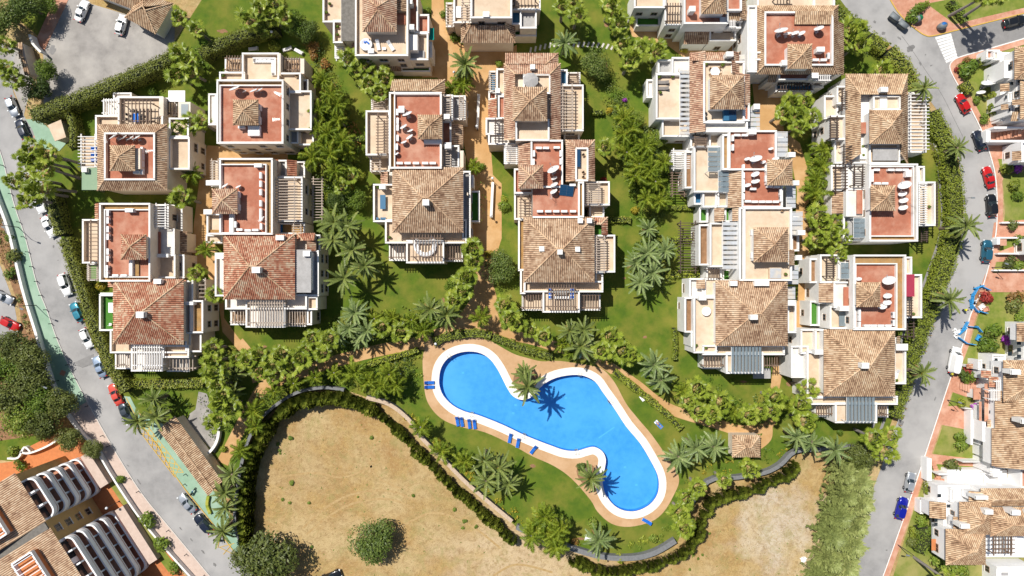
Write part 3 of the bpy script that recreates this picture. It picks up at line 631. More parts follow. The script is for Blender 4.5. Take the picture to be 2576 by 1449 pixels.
        return s.roofpart(fs, tile, caps)
    def G(s, u0, v0, u1, v1, z, n, ax='v', mt='slat_pale', th=0.13, posts=True, zf=None, base=None):
        """pergola: support beams and posts, each slat a piece of its own; ax v: slats run up the plan"""
        e = s.eps() * .3; x0, y0, x1, y1 = s.rect(u0, v0, u1, v1, z); b = MB(); t = 0.09; zf = max(0, z - 2.6) if zf is None else zf
        for q in (0.14, 0.86):
            if ax == 'v': yy = y0 + (y1 - y0) * q; b.box(x0 - .25, yy - t, z - .2 + e, x1 + .25, yy + t, z + e)
            else: xx = x0 + (x1 - x0) * q; b.box(xx - t, y0 - .25, z - .2 + e, xx + t, y1 + .25, z + e)
            if posts:
                for q2 in (0.03, 0.97):
                    xx, yy = (x0 + (x1 - x0) * q2, y0 + (y1 - y0) * q) if ax == 'v' else (x0 + (x1 - x0) * q, y0 + (y1 - y0) * q2)
                    b.box(xx - .08, yy - .08, zf, xx + .08, yy + .08, z - .2)
        pg = s.add('pergola', b, [mt])
        for i in range(n):
            q = (i + .5) / n
            if ax == 'v': xx = x0 + (x1 - x0) * q; r = (xx - th / 2, y0, xx + th / 2, y1)
            else: yy = y0 + (y1 - y0) * q; r = (x0, yy - th / 2, x1, yy + th / 2)
            bar('slat', mt, pg, r[0] - s.o.x, r[1] - s.o.y, z + e + .002, r[2] - s.o.x, r[3] - s.o.y, z + e + .16)
        return pg
    def C(s, u, v, z0, ht=1.5, w_=0.75, d=0.75, mt='white'):
        zt = z0 + ht; x, y = P(u, v, zt); b = MB(); b.box(x - w_ / 2, y - d / 2, z0 - .8, x + w_ / 2, y + d / 2, zt - .22)
        b.box(x - w_ / 2 - .08, y - d / 2 - .08, zt - .32, x + w_ / 2 + .08, y + d / 2 + .08, zt - .22)
        c = s.add('chimney', b, [mt]); b = MB()
        for sx in (-1, 1):
            for sy in (-1, 1): b.box(x + sx * (w_ / 2 - .08) - .06, y + sy * (d / 2 - .08) - .06, zt - .22, x + sx * (w_ / 2 - .08) + .06, y + sy * (d / 2 - .08) + .06, zt)
        b.box(x - w_ / 2 - .05, y - d / 2 - .05, zt, x + w_ / 2 + .05, y + d / 2 + .05, zt + .1)
        s.add('chimney_cap', b, [mt], c)
    def M(s, u0, v0, u1, v1, z, ax='v', mt='metalsheet', tilt=0.15, rib=0.9, name='metal_awning', posts=True):
        """lean-to of corrugated metal or glass sheets, every sheet its own piece"""
        e = s.eps(); x0, y0, x1, y1 = s.rect(u0, v0, u1, v1, z); b = MB()
        for (xx, yy) in ((x0, y0), (x1, y0), (x0, y1), (x1, y1)): b.box(xx - .05, yy - .05, max(0, z - 2.6), xx + .05, yy + .05, z - .1 + e)
        b.box(x0 - .05, y0 + .05, z - .08 + e, x0 + .03, y1 - .05, z - .02 + e)
        b.box(x0 - .05, y0 - .05, z - .1 + e, x1 + .05, y0 + .05, z + e); b.box(x0 - .05, y1 - .05, z - .1 + e, x1 + .05, y1 + .05, z + e)
        fr = s.add(name, b, ['slat_white'])
        L = (y1 - y0) if ax == 'v' else (x1 - x0); n = max(2, round(L / rib))
        for i in range(n):
            b = MB(); a0, a1 = i / n, (i + 1) / n - 0.03
            if ax == 'v': q = (x0, y0 + L * a0, x1, y0 + L * a1)
            else: q = (x0 + L * a0, y0, x0 + L * a1, y1)
            b.box(q[0], q[1], z + e + .01, q[2], q[3], z + e + .05 + .012 * (i % 2)); s.add('sheet', b, [mt], fr)
# ------------------------------------------------------------------ things that stand on the roofs
def proto(name, parts):
    """parts: list of (name, mesh, parent_index or None); returns a maker of individuals"""
    def make(label, cat, loc, rz=0.0, group=None, sc=1.0, nm=name):
        root = empty(nm, loc, rz); root.scale = (sc, sc, sc); tag(root, label, cat, group); made = []
        for pn, me, pi in parts: made.append(ob(pn, me, root if pi is None else made[pi]))
        return root
    return make
b = MB(); b.box(-.55, -.19, .1, .55, .19, .85); b.box(-.57, -.21, .82, .57, .21, .87); m1 = b.mesh('casing', ['acwhite'])
b = MB(); b.lathe([(0.30, 0), (0.30, .03), (0.24, .03), (0.05, .03), (0.0, .05)], 14); b.v = [(x - .15, -.19 - z, y + .47) for x, y, z in b.v]; m2 = b.mesh('fan_grille', ['acgrey'])
b = MB(); b.box(-.45, -.17, 0, -.35, .17, .1); b.box(.35, -.17, 0, .45, .17, .1); m3 = b.mesh('foot', ['acgrey'])
mk_ac = proto('air_conditioner', [('casing', m1, None), ('fan_grille', m2, 0), ('foot', m3, None)])
def bowl():
    b = MB(); n = 24; prof = [(0.0, 0.0), (0.35, .03), (0.7, .12), (0.92, .205), (1.0, .25), (1.0, .28), (0.6, .115), (0.0, .03)]
    b.lathe(prof, n); q = Matrix.Rotation(R(58), 4, 'Y')          # bowl axis leans towards +x, 32 degrees up
    b.v = [tuple(q @ Vector((x, y, z)) + Vector((0, 0, 1.35))) for x, y, z in b.v]; return b.mesh('dish_bowl', ['dishwhite'], True)
b = MB(); b.tube([(0, 0, 0), (-.12, 0, 1.3)], .05, 8); b.tube([(-.5, -.4, 0.02), (-.1, 0, .7)], .03, 5); b.tube([(-.5, .4, 0.02), (-.1, 0, .7)], .03, 5); b.box(-.35, -.35, 0, .35, .35, .04); m5 = b.mesh('mast', ['steel'])
b = MB(); b.tube([(.35, 0, .65), (1.15, 0, 1.75)], .025, 5); b.tube([(1.05, 0, 1.7), (1.2, 0, 1.85)], .07, 8); m6 = b.mesh('receiver_arm', ['steel'])
mk_dish = proto('satellite_dish', [('dish_bowl', bowl(), None), ('mast', m5, None), ('receiver_arm', m6, None)])
b = MB(); b.tube([(0, 0, 0), (0, 0, 2.6)], .03, 6); m7 = b.mesh('mast', ['steel'])
b = MB(); b.tube([(-.7, 0, 2.45), (.7, 0, 2.45)], .02, 5)
for i in range(9): b.tube([(-.65 + i * .16, -.35 + .02 * i, 2.45), (-.65 + i * .16, .35 - .02 * i, 2.45)], .014, 4)
m8 = b.mesh('antenna_rods', ['steel'])
mk_ant = proto('television_antenna', [('mast', m7, None), ('antenna_rods', m8, None)])
def pad(x0, x1, y0, y1, z0, z1, z2=None, n=6):
    """a soft mattress strip, z rising to z2 at x1"""
    b = MB(); z2 = z1 if z2 is None else z2
    for i in range(n):
        a, c = x0 + (x1 - x0) * i / n, x0 + (x1 - x0) * (i + .96) / n; za, zc = z1 + (z2 - z1) * i / n, z1 + (z2 - z1) * (i + 1) / n
        b.v += [(a, y0, za - .08), (c, y0, zc - .08), (c, y1, zc - .08), (a, y1, za - .08), (a + .02, y0 + .04, za), (c - .02, y0 + .04, zc), (c - .02, y1 - .04, zc), (a + .02, y1 - .04, za)]
        k = len(b.v) - 8
        for f in ((4, 5, 6, 7), (0, 1, 5, 4), (1, 2, 6, 5), (2, 3, 7, 6), (3, 0, 4, 7), (3, 2, 1, 0)): b.f.append(tuple(k + j for j in f)); b.m.append(0); b.uv.append([(0, 0)] * 4)
    return b
def lounger_maker(cloth, frame):
    f = MB(); f.box(-1.0, -.34, .24, 1.0, -.29, .30); f.box(-1.0, .29, .24, 1.0, .34, .30); f.box(-1.0, -.29, .24, -.95, .29, .30); f.box(.95, -.29, .24, 1.0, .29, .30)
    lg = MB(); lg.box(-.03, -.03, 0, .03, .03, .24); lgm = lg.mesh('leg', [frame])
    st = pad(-.98, .35, -.33, .33, .3, .39).mesh('seat_cushion', [cloth]); bk = pad(.36, .98, -.33, .33, .3, .40, .78).mesh('backrest', [cloth]); fm = f.mesh('frame', [frame])
    def make(label, loc, rz, group):
        r = empty('sun_lounger', loc, rz); tag(r, label, 'sun lounger', group)
        ob('frame', fm, r); ob('seat_cushion', st, r); ob('backrest', bk, r)
        for sx in (-.9, .9):
            for sy in (-.31, .31): ob('leg', lgm, r, (sx, sy, 0))
        return r
    return make
mk_lblue = lounger_maker('bluecloth', 'slat_white'); mk_lwhite = lounger_maker('white2', 'slat_white'); mk_lgrey = lounger_maker('greycloth', 'darkmetal')
def table(label, u, v, z, lx, ly, mt, rnd_=False, rz=0, hh=.74, leg='steel'):
    x, y = P(u, v, z + hh); r = empty('table', (x, y, z), rz); tag(r, label, 'table')
    b = MB()
    if rnd_: b.lathe([(0, hh - .05), (lx / 2, hh - .05), (lx / 2, hh), (0, hh)], 20)
    else: b.box(-lx / 2, -ly / 2, hh - .06, lx / 2, ly / 2, hh)
    ob('table_top', b.mesh('table_top', [mt]), r)
    b = MB(); b.box(-.04, -.04, 0, .04, .04, hh - .06); me = b.mesh('leg', [leg])
    for sx in (-.4, .4):
        for sy in (-.4, .4): ob('leg', me, r, (sx * lx * .7, sy * ly * .7, 0))
    return r
def chair_mesh(c):
    b = MB(); b.box(-.24, -.24, .40, .24, .24, .47); s_ = b.mesh('seat', [c]); b = MB(); b.box(-.24, .2, .50, .24, .25, .95); k = b.mesh('backrest', [c])
    b = MB(); b.box(-.02, -.02, 0, .02, .02, .40); return s_, k, b.mesh('leg', ['darkmetal'])
CH = {c: chair_mesh(c) for c in ('wood', 'tablelue', 'darkmetal', 'white2', 'greycloth')}
def chair(label, u, v, z, rz, c='wood', group=None, nm='chair'):
    x, y = P(u, v, z + .5); r = empty(nm, (x, y, z), R(rz)); tag(r, label, 'chair', group); s_, k, l_ = CH[c]
    ob('seat', s_, r); ob('backrest', k, r)
    for sx in (-.2, .2):
        for sy in (-.2, .2): ob('leg', l_, r, (sx, sy, 0))
def ranked(lst, key=lambda q: q[0]): return sorted(range(len(lst)), key=lambda i: key(lst[i]))
def ACS(h, spec, z=9.0, edge='', g=None):
    """air conditioners in a row: list of (u,v); rz 0 along the plan, 90 upright"""
    vert = spec[0] == 'v'; l = spec[1]; l = sorted(l, key=lambda q: q[1] if vert else q[0])
    for i, (u, v) in enumerate(l):
        x, y = P(u, v, z + .5)
        n = len(l); pos = (ordw(i) + (' from top' if vert else ' from left')) if n > 1 else 'single one'
        mk_ac('air conditioner, %s, %s, %s' % (pos, edge, h.nick), 'air conditioner', (x, y, z + .06), R(90 * (1 if vert else 0) + (180 if edge.startswith(('bottom', 'left')) and not vert else 0) + (180 if vert and edge.startswith('right') else 0)), 'air conditioners on the roofs')
def DSH(h, l, z=9.0):
    l = sorted(l)
    for i, q in enumerate(l):
        u, v, rr = q; x, y = P(u, v, z + 1.2)
        mk_dish('%swhite satellite dish, %s from left, %s' % ('big ' if rr > 1.0 else '', ordw(i), h.nick) if len(l) > 1 else 'white satellite dish, the only one, ' + h.nick, 'satellite dish', (x, y, z + .06), R(118 + rnd.uniform(-8, 8)), 'satellite dishes on the roofs', rr)
def ANT(h, l, z=9.0):
    for i, (u, v) in enumerate(sorted(l)):
        x, y = P(u, v, z + 2); mk_ant('thin metal television antenna, %s from left, %s' % (ordw(i), h.nick) if len(l) > 1 else 'thin metal television antenna, ' + h.nick, 'antenna', (x, y, z + .05), R(rnd.uniform(0, 180)), 'antennas on the roofs')
def REDROOF(h, o, inn, z=9.0, ph=.75, rim='ochre', win='', floor='redfloor'):
    """flat red roof: outer parapet, gutter strip, inner parapet round a tiled floor"""
    r = h.T(*o, z=z, ph=ph, floor=rim, win=win)
    if inn:
        q = h.rect(*inn, z + ph); e = h.eps(); zz = z + e
        b = MB(); b.box(q[0], q[1], zz, q[2], q[3], zz + .06); h.add('roof_floor', b, [floor])
        t = .2
        for k in ((q[0], q[3] - t, q[2], q[3]), (q[0], q[1], q[2], q[1] + t), (q[0], q[1] + t, q[0] + t, q[3] - t), (q[2] - t, q[1] + t, q[2], q[3] - t)):
            b = MB(); b.box(k[0], k[1], zz + .06, k[2], k[3], zz + ph - .05); h.add('parapet', b, ['white'])
# ------------------------------------------------------------------ the villas, column by column
# --- leftmost column
h = House('cream villa with tiled skirt roof round a red terrace, top of the leftmost column', 'top villa of leftmost column', 330, 380)
h.T(297, 243, 410, 318, 6, win=''); h.G(300, 252, 384, 312, 8.3, 9, 'v', 'slat_brown', zf=6); h.G(360, 274, 384, 312, 8.1, 4, 'v', 'slat_brown', posts=False)
h.T(240, 290, 300, 350, 6, sides='NW'); h.T(260, 250, 297, 291, 3, .5, floor='palefloor'); h.G(259, 248, 297, 290, 5.4, 6, 'v', 'slat_white')
h.T(395, 246, 446, 292, 3, .5, floor='palefloor'); h.G(395, 250, 446, 290, 5.4, 8, 'v', 'slat_dark'); h.B(400, 243, 412, 292, 0, 7.0)
h.T(285, 233, 332, 250, 3, .3, floor='palefloor'); h.F(424, 228, 466, 256, 5.6, 'white2', name='canopy'); h.B(428, 232, 432, 252, 0, 5.6)
h.T(425, 345, 478, 427, 6, win='ES'); h.B(448, 256, 480, 296, 0, 6.2); h.F(456, 262, 474, 292, 6.25, 'glassroof')
h.T(425, 296, 476, 346, 6, .6, win='E')
h.ring((246, 313, 421, 479), (263, 334, 390, 453), 8.3, 9.6)
h.T(262, 333, 391, 454, 9, .8, floor='redfloor'); h.block(h.rect(250, 318, 417, 474, 8.3), 0, 8.28)
h.hip(278, 366, 340, 430, 11.2, 1.3, 'pale', zb=9, over=.3); h.B(340, 372, 354, 426, 9, 10.6); h.B(334, 428, 351, 438, 9, 10.2, 'white')
ACS(h, ('v', [(359, 378), (359, 395), (359, 413), (359, 432)]), 9, 'right of the roof tower'); DSH(h, [(290, 345, 1.0), (311, 347, .75), (328, 348, .7), (343, 348, .8)]); ANT(h, [(268, 352), (379, 381)])
h.T(207, 345, 250, 426, 5.4, .3, floor='beige', sides=''); h.G(197, 340, 246, 424, 6.2, 10, 'h', 'slat_white', zf=0); h.F(207, 422, 246, 478, 6.4, 'greencloth', .08, 'awning'); h.B(212, 428, 214, 474, 0, 6.4, 'steel', 'awning_post')
h.C(212, 427, 6.4, .9, .9, .8)
for i, v in enumerate((373, 388, 402)):
    x, y = P(240, v, 5.9); mk_lblue('blue sun lounger under white slats beside the skirt-roofed villa, %s from top' % ORD[i], (x, y, 5.43), 0, 'blue loungers under the slats')
table('small blue table under the dark slats, top villa of leftmost column', 340, 296, 6.02, 1.2, 1.6, 'bluecloth')
for i, (u, v, a) in enumerate(((322, 288, 90), (322, 300, 90), (358, 290, -90), (358, 300, -90), (340, 280, 0))): chair('dark chair round the blue table under slats, %s from left' % ORD[i], u, v, 6.02, a, 'darkmetal', 'chairs round the blue table')

h = House('cream villa with red flat roof beside the left road, middle of leftmost column', 'middle villa of leftmost column', 330, 610)
h.lean(236, 511, 252, 551, 6.2, 7.0, 'W', 'red', wall=0); REDROOF(h, (250, 511, 378, 708), (261, 526, 377, 698), 9)
h.hip(305, 590, 368, 653, 11.2, 1.3, 'red', zb=9, over=.3); h.C(325, 529, 9, 1.2, 1.4, .6); h.B(324, 654, 333, 694, 9, 9.9, 'white'); h.F(341, 655, 350, 694, 9.3, 'ochre')
ACS(h, ('v', [(274, 537), (274, 555), (274, 577), (274, 596), (274, 633), (274, 651), (272, 675), (272, 691)]), 9, 'left edge of roof'); ACS(h, ('h', [(293, 693), (314, 693)]), 9, 'bottom edge of roof')
h.T(378, 514, 425, 575, 6, .7, floor='greyroof', win='E'); h.G(388, 514, 420, 572, 8.2, 9, 'h', 'slat_white', zf=6); h.T(377, 575, 440, 640, 6.4, .4, floor='palefloor', sides='E'); h.F(390, 583, 405, 640, 6.9, 'redfloor')
h.T(370, 640, 442, 700, 6, .7, win='ES'); h.B(372, 638, 424, 648, 6, 7.3, 'white'); h.lean(434, 582, 467, 636, 4.2, 5.4, 'E', 'tan', wall=0); h.T(425, 515, 460, 582, 3.5, .7, win='E')
h.T(442, 640, 465, 700, 4.5, .7, win='ES', floor='palefloor')
h.T(207, 551, 252, 663, 6, .9); h.G(224, 556, 250, 660, 8.2, 11, 'h', 'slat_brown', zf=6); h.T(221, 663, 249, 706, 3, .3, floor='turf'); h.G(219, 665, 248, 704, 5.5, 8, 'h', 'slat_pale')

h = House('cream villa with large red-brown hip roof and green turf balcony beside left road', 'hip-roofed villa at foot of leftmost column', 375, 790, tile='red')
h.T(250, 740, 290, 832, 6, .9, floor='turf'); table('long white table on the green turf balcony', 279, 774, 6.03, 1.0, 1.9, 'white2'); chair('white chair at the foot of the turf balcony', 277, 816, 6.03, 180, 'white2')
h.T(277, 828, 470, 888, 6, .8); h.B(252, 736, 286, 745, 6, 7.6, 'white')
h.lean(270, 702, 290, 722, 6.4, 7, 'W', 'red', wall=0); h.hip(285, 702, 462, 866, 9, 3.3, zb=0, win='')
h.C(352, 792, 12.0, 1.1, 1.3, 1.0); h.C(396, 708, 9.2, 1.2, 1.3, .8)
h.T(330, 866, 410, 934, 6, .7, floor='palefloor'); h.G(336, 865, 405, 928, 8.2, 11, 'v', 'slat_white', zf=6); h.T(290, 886, 331, 928, 3, .3, floor='palefloor'); h.G(292, 884, 330, 925, 5.6, 7, 'v', 'slat_pale')
h.T(410, 868, 476, 900, 6, .7, win='E'); h.T(420, 888, 478, 935, 3.2, .5, floor='palefloor'); h.G(424, 890, 490, 932, 5.6, 8, 'v', 'slat_pale', zf=0)
h.T(462, 705, 487, 840, 6, .8, win='E', floor='palefloor'); h.T(478, 755, 512, 838, 6.2, .8, floor='ochre', win='ES'); h.B(462, 758, 487, 768, 6, 7.8, 'white'); h.lean(429, 704, 466, 724, 7, 8, 'E', 'red')
h.G(494, 702, 520, 752, 5.6, 5, 'h', 'slat_pale'); h.T(490, 702, 520, 754, 3, .5)
h.T(476, 835, 508, 886, 5.2, .7, win='E')

# --- second column
h = House('cream villa with big square red roof and rooftop corner sofa, below three white loungers', 'villa with the corner sofa', 640, 260)
h.T(609, 133, 702, 205, 6); h.B(700, 134, 706, 190, 0, 7.0); h.T(552, 181, 616, 210, 6, .8); h.T(699, 183, 757, 234, 6, .8, win='E'); h.T(722, 228, 784, 327, 6, .8, win='ES')
h.T(566, 145, 609, 182, 3, .3, floor='beige'); h.lean(569, 148, 608, 180, 3.6, 4.2, 'N', 'pale'); h.G(568, 140, 609, 180, 5.4, 6, 'v', 'slat_brown')
h.T(704, 147, 757, 184, 3, .3, floor='beige'); h.lean(712, 150, 756, 182, 3.6, 4.2, 'N', 'pale'); h.G(704, 143, 757, 181, 5.4, 8, 'v', 'slat_brown'); h.B(755, 147, 766, 186, 0, 5.5)
h.T(740, 200, 776, 232, 4.2, .8, win='E'); h.T(752, 326, 790, 366, 4.0, .8, win='E'); h.T(716, 326, 752, 362, 4.8, .6, floor='greyroof')
REDROOF(h, (545, 200, 714, 362), (552, 213, 711, 359), 9, win='ES')
h.hip(587, 251, 650, 315, 11.2, 1.3, 'pale', zb=9, over=.35); h.B(623, 316, 654, 342, 9, 9.9, 'white2'); h.B(650, 262, 656, 278, 9, 10, 'white'); h.B(598, 316, 616, 324, 9, 9.8, 'white'); h.B(650, 292, 655, 312, 9, 10, 'white')
DSH(h, [(593, 226, 1.05), (612, 229, .45), (638, 229, .75), (652, 228, .75)]); ANT(h, [(700, 237), (697, 302)])
h.T(524, 235, 546, 316, 6.2, .3, floor='palefloor')
x, y = P(666, 152, 6.4); b = MB(); b.box(-2.2, -.45, .0, 2.2, .45, .38); b.box(1.3, -2.9, .0, 2.2, -.45, .38); b.box(-2.2, .25, .38, 2.2, .45, .7); b.box(2.0, -2.9, .38, 2.2, .25, .7)
so = empty('corner_sofa', (x, y, 6.03)); tag(so, 'white L-shaped corner sofa on the terrace below the loungers', 'sofa'); ob('base', b.mesh('base', ['white2']), so)
for i in range(4): ob('seat_cushion', pad(-2.1 + i * .85, -2.1 + i * .85 + .8, -.43, .22, .3, .5, n=1).mesh('seat_cushion', ['white2']), so)
for i in range(3): ob('seat_cushion', pad(1.32, 1.98, -2.85 + i * .8, -2.1 + i * .8, .3, .5, n=1).mesh('seat_cushion', ['white2']), so)
ob('scatter_cushion', cube('greycloth'), so, (-1.95, 0, .58), (0, 0, 0), (.3, .5, .3)); ob('scatter_cushion', cube('greycloth'), so, (1.7, -2.6, .58), (0, 0, 0), (.5, .35, .3))
chair('small wooden chair by the parapet right of the corner sofa', 745, 192, 6.03, 0, 'wood')

h = House('cream villa with red roof ringed by ochre gutter, middle of second column', 'middle villa of second column', 650, 490)
h.T(552, 398, 600, 420, 6); REDROOF(h, (552, 398, 686, 590), (554, 412, 670, 587), 9); h.hip(534, 475, 597, 538, 11.2, 1.3, 'pink', zb=0, over=.3)
ACS(h, ('v', [(657, 442), (657, 463), (657, 484), (657, 512), (657, 533), (657, 548), (658, 570)]), 9, 'right edge of roof'); ACS(h, ('h', [(604, 578), (625, 580), (644, 579)]), 9, 'bottom edge of roof'); ACS(h, ('v', [(594, 565)]), 9, 'left bottom corner'); ACS(h, ('v', [(602, 490), (602, 522)]), 9, 'right of the roof tower')
h.C(649, 416, 9, 1.1, 1.3, .6); DSH(h, [(566, 468, .7), (598, 470, .55)]); ANT(h, [(660, 552)])
h.G(529, 402, 552, 456, 5.6, 9, 'h', 'slat_pale'); h.T(532, 404, 553, 470, 3, .5); h.B(520, 455, 550, 465, 5, 8.5, 'white', 'chimney', 'white'); h.B(514, 528, 534, 538, 3, 7.5, 'white', 'chimney', 'white')
h.T(520, 537, 577, 590, 6, .8); h.F(524, 578, 574, 588, 6.3, 'ochre'); h.T(518, 590, 560, 612, 3.2, .5); h.B(576, 538, 588, 590, 0, 9.8, 'white')
h.lean(687, 401, 699, 444, 7, 7.6, 'E', 'red', wall=0); h.T(698, 402, 722, 446, 5, .7, floor='greyroof'); h.lean(724, 403, 745, 443, 6, 7, 'E', 'red', wall=0); h.T(745, 405, 768, 446, 3.5, .8, floor='palefloor')
h.T(687, 444, 762, 558, 6, .9, win='E'); h.G(693, 449, 748, 556, 8.2, 15, 'h', 'slat_pale', zf=6); h.B(760, 445, 768, 556, 0, 5.2)
h.G(784, 447, 814, 558, 3.4, 16, 'h', 'slat_pale', zf=0); h.T(687, 560, 768, 590, 5, .8, floor='ochre', win='E'); h.G(735, 565, 760, 590, 7, 4, 'h', 'slat_pale', zf=5)
so = empty('plunge_tub', (*P(703, 577, 5.4), 5.03)); tag(so, 'blue rectangular plunge tub on the balcony, middle villa of second column', 'tub'); b = MB(); b.box(-.6, -1, 0, .6, 1, .1)
for q in ((-.6, -1, -.45, 1), (.45, -1, .6, 1), (-.45, -1, .45, -.85), (-.45, .85, .45, 1)): b.box(*q[:2], .1, *q[2:], .55)
ob('shell', b.mesh('shell', ['tablelue']), so); b = MB(); b.box(-.44, -.84, .1, .44, .84, .42); ob('water', b.mesh('water', ['bluecloth']), so)

h = House('cream villa with large hip roof of mixed red and cream tiles, second column foot', 'villa at foot of second column', 655, 690, tile='red')
h.T(541, 636, 568, 745, 6, .7, floor='palefloor'); h.B(545, 640, 563, 650, 6, 8, 'white', 'chimney', 'white')
h.T(567, 740, 772, 778, 6, .8, floor='palefloor'); h.T(742, 630, 802, 745, 6, .8, floor='greyroof', win='E'); h.hip(563, 589, 742, 753, 9, 3.3, win='')
h.C(704, 598, 9.2, 1.2, 1.4, .8); h.C(644, 679, 12, 1.1, 1.4, 1.0); h.C(771, 638, 8.4, .9, 1.2, .9)
h.lean(745, 586, 792, 606, 7, 8, 'N', 'red', '1', wall=0); h.lean(774, 604, 793, 632, 7, 8, 'E', 'red', wall=0); h.F(743, 628, 783, 736, 8.5, 'greyroof', .1, 'flat_canopy'); h.B(778, 634, 782, 730, 6, 8.5, 'white', 'canopy_post')
h.B(745, 604, 772, 628, 0, 6.3); h.T(792, 590, 806, 636, 5, .8, win='E')
h.T(618, 755, 718, 824, 6, .6, floor='palefloor'); h.G(627, 753, 715, 822, 8.3, 13, 'v', 'slat_pale', zf=6)
h.T(580, 780, 624, 818, 3, .3, floor='palefloor'); h.lean(584, 784, 620, 812, 3.6, 4.1, 'S', 'pale'); h.G(581, 776, 624, 815, 5.6, 6, 'v', 'slat_pale'); h.T(720, 780, 772, 822, 3, .3); h.lean(734, 784, 770, 816, 3.6, 4.1, 'S', 'pale'); h.G(720, 778, 772, 820, 5.6, 8, 'v', 'slat_pale'); h.T(772, 778, 786, 818, 5, .6, win='E')
h.T(772, 745, 800, 780, 5.5, .8, win='E')

# --- third column
h = House('cream villa with hot tub and loungers on its terrace, at the top edge', 'villa with hot tub at top edge', 950, 70)
h.T(812, -30, 862, 56, 6.5, .9); h.T(838, 50, 862, 108, 6.5, .9, win='S'); h.F(859, -40, 892, 104, 8.2, 'darkroof', .2, 'roof_slab'); h.B(862, -40, 888, 100, 0, 8.2); h.lean(884, 104, 893, 132, 6, 6.8, 'W', 'pink', wall=0); h.T(842, 108, 885, 146, 3, .5); h.G(843, 112, 866, 150, 5.4, 7, 'h', 'slat_white')
h.T(893, -40, 1027, 141, 9, .8, win='S'); h.hip(912, -14, 998, 80, 11.6, 2.0, 'pink', zb=9, over=.4); h.lean(998, -20, 1027, 29, 9.6, 10.6, 'E', 'pale', wall=9)
h.F(999, 34, 1020, 62, 9.2, 'redfloor'); h.C(933, 128, 9, 1.1, 1.0, .8); h.F(1027, 15, 1046, 82, 6.9, 'redfloor'); h.T(1026, -20, 1052, 84, 6.8, .7, floor='redfloor'); h.C(1030, 4, 7, 2.2, 1.0, .8); h.T(1050, 36, 1080, 84, 6, .8, floor='redfloor')
h.T(1026, 82, 1078, 152, 6.0, .9, win='ES'); h.B(1029, 85, 1051, 127, 6, 8.2, 'white', 'roof_slab'); h.C(1035, 68, 7, 2.4, .9, .9); h.F(1079, 71, 1092, 101, 5.4, 'teal', .06, 'awning'); h.F(1030, 128, 1068, 148, 6.3, 'greyroof')
h.B(1074, 104, 1088, 146, 0, 5, 'white'); h.lean(947, 152, 1008, 177, 3.4, 4.6, 'S', 'tan', '1', wall=0); h.T(1008, 155, 1084, 182, 2.0, .6, floor='turf'); h.T(893, 132, 1030, 152, 6, .3, sides='', win='S')
so = empty('hot_tub', (*P(921, 112, 9.6), 9.03)); tag(so, 'round white hot tub on the terrace at top edge', 'hot tub'); b = MB(); b.lathe([(0, .02), (1.15, .02), (1.15, .7), (.95, .72), (.8, .45), (0, .4)], 22); ob('shell', b.mesh('shell', ['white2'], True), so); b = MB(); b.lathe([(1.16, .0), (1.2, .0), (1.2, .62), (1.16, .62)], 22); ob('skirt', b.mesh('skirt', ['greycloth']), so)
for i in range(3): ob('headrest', cube('bluecloth'), so, (.5 * math.cos(i * .8 + .5), .5 * math.sin(i * .8 + .5), .6), (0, 0, i * .8), (.25, .3, .2))
for i, (u, v) in enumerate(((951, 113), (983, 115))):
    x, y = P(u, v, 9.4); mk_lwhite('white lounger beside the hot tub, %s from left' % ORD[i], (x, y, 9.03), R(100 + 22 * i), 'loungers by the hot tub')
table('low square table between the loungers by the hot tub', 966, 122, 9.03, .7, .5, 'white2', hh=.4)

h = House('cream villa with red roof of dishes and long left pergola, third column', 'red-roofed villa of third column', 1045, 330)
h.lean(984, 196, 1118, 233, 7.2, 9.2, 'N', 'pale', '0', wall=0); h.T(934, 248, 980, 280, 3, .5); h.G(934, 248, 971, 278, 5.4, 6, 'h', 'slat_pale')
REDROOF(h, (979, 232, 1111, 424), (991, 235, 1109, 422), 9); h.hip(1051, 289, 1112, 350, 11.2, 1.3, 'pale', zb=9, over=.3); h.B(1066, 351, 1108, 362, 9, 9.8, 'white')
ACS(h, ('v', [(1000, 283), (1001, 305), (1001, 322), (1001, 348), (999, 370)]), 9, 'left edge of roof'); ACS(h, ('h', [(1006, 411), (1026, 411), (1047, 411), (1070, 411), (1089, 411)]), 9, 'bottom edge of roof')
DSH(h, [(1026, 289, .95), (1016, 320, .75), (1032, 329, .6), (1031, 346, .75), (1016, 358, .6), (997, 387, .5)]); h.B(1004, 268, 1016, 282, 9, 10.2, 'white', 'chimney', 'white')
h.T(920, 278, 981, 391, 6, .9); h.G(946, 287, 978, 389, 8.2, 14, 'h', 'slat_brown', zf=6); h.T(931, 390, 981, 432, 3, .6); h.G(931, 392, 960, 432, 5.4, 6, 'h', 'slat_pale')
h.T(1110, 238, 1140, 305, 6, .6, floor='greyroof', win='E'); h.G(1113, 240, 1136, 300, 8, 10, 'h', 'slat_pale', zf=6); h.T(1138, 240, 1172, 302, 5, .6, floor='greyroof', win='E'); h.G(1154, 245, 1168, 300, 7, 10, 'h', 'slat_pale', zf=5); h.C(1124, 293, 8, 1.4, 1, .8)
h.T(1110, 304, 1136, 368, 6.4, .6, floor='redfloor'); h.lean(1134, 313, 1164, 364, 4.6, 6, 'E', 'tan', wall=0); h.T(1110, 365, 1156, 424, 6, .8, floor='greyroof', win='E'); h.G(1118, 370, 1136, 420, 8.2, 8, 'h', 'slat_pale', zf=6); h.C(1127, 366, 8.6, 1.3, 1.1, 1.0); h.B(1156, 378, 1167, 424, 0, 6.6)
h.lean(957, 432, 977, 464, 4, 4.8, 'W', 'pink', wall=0)

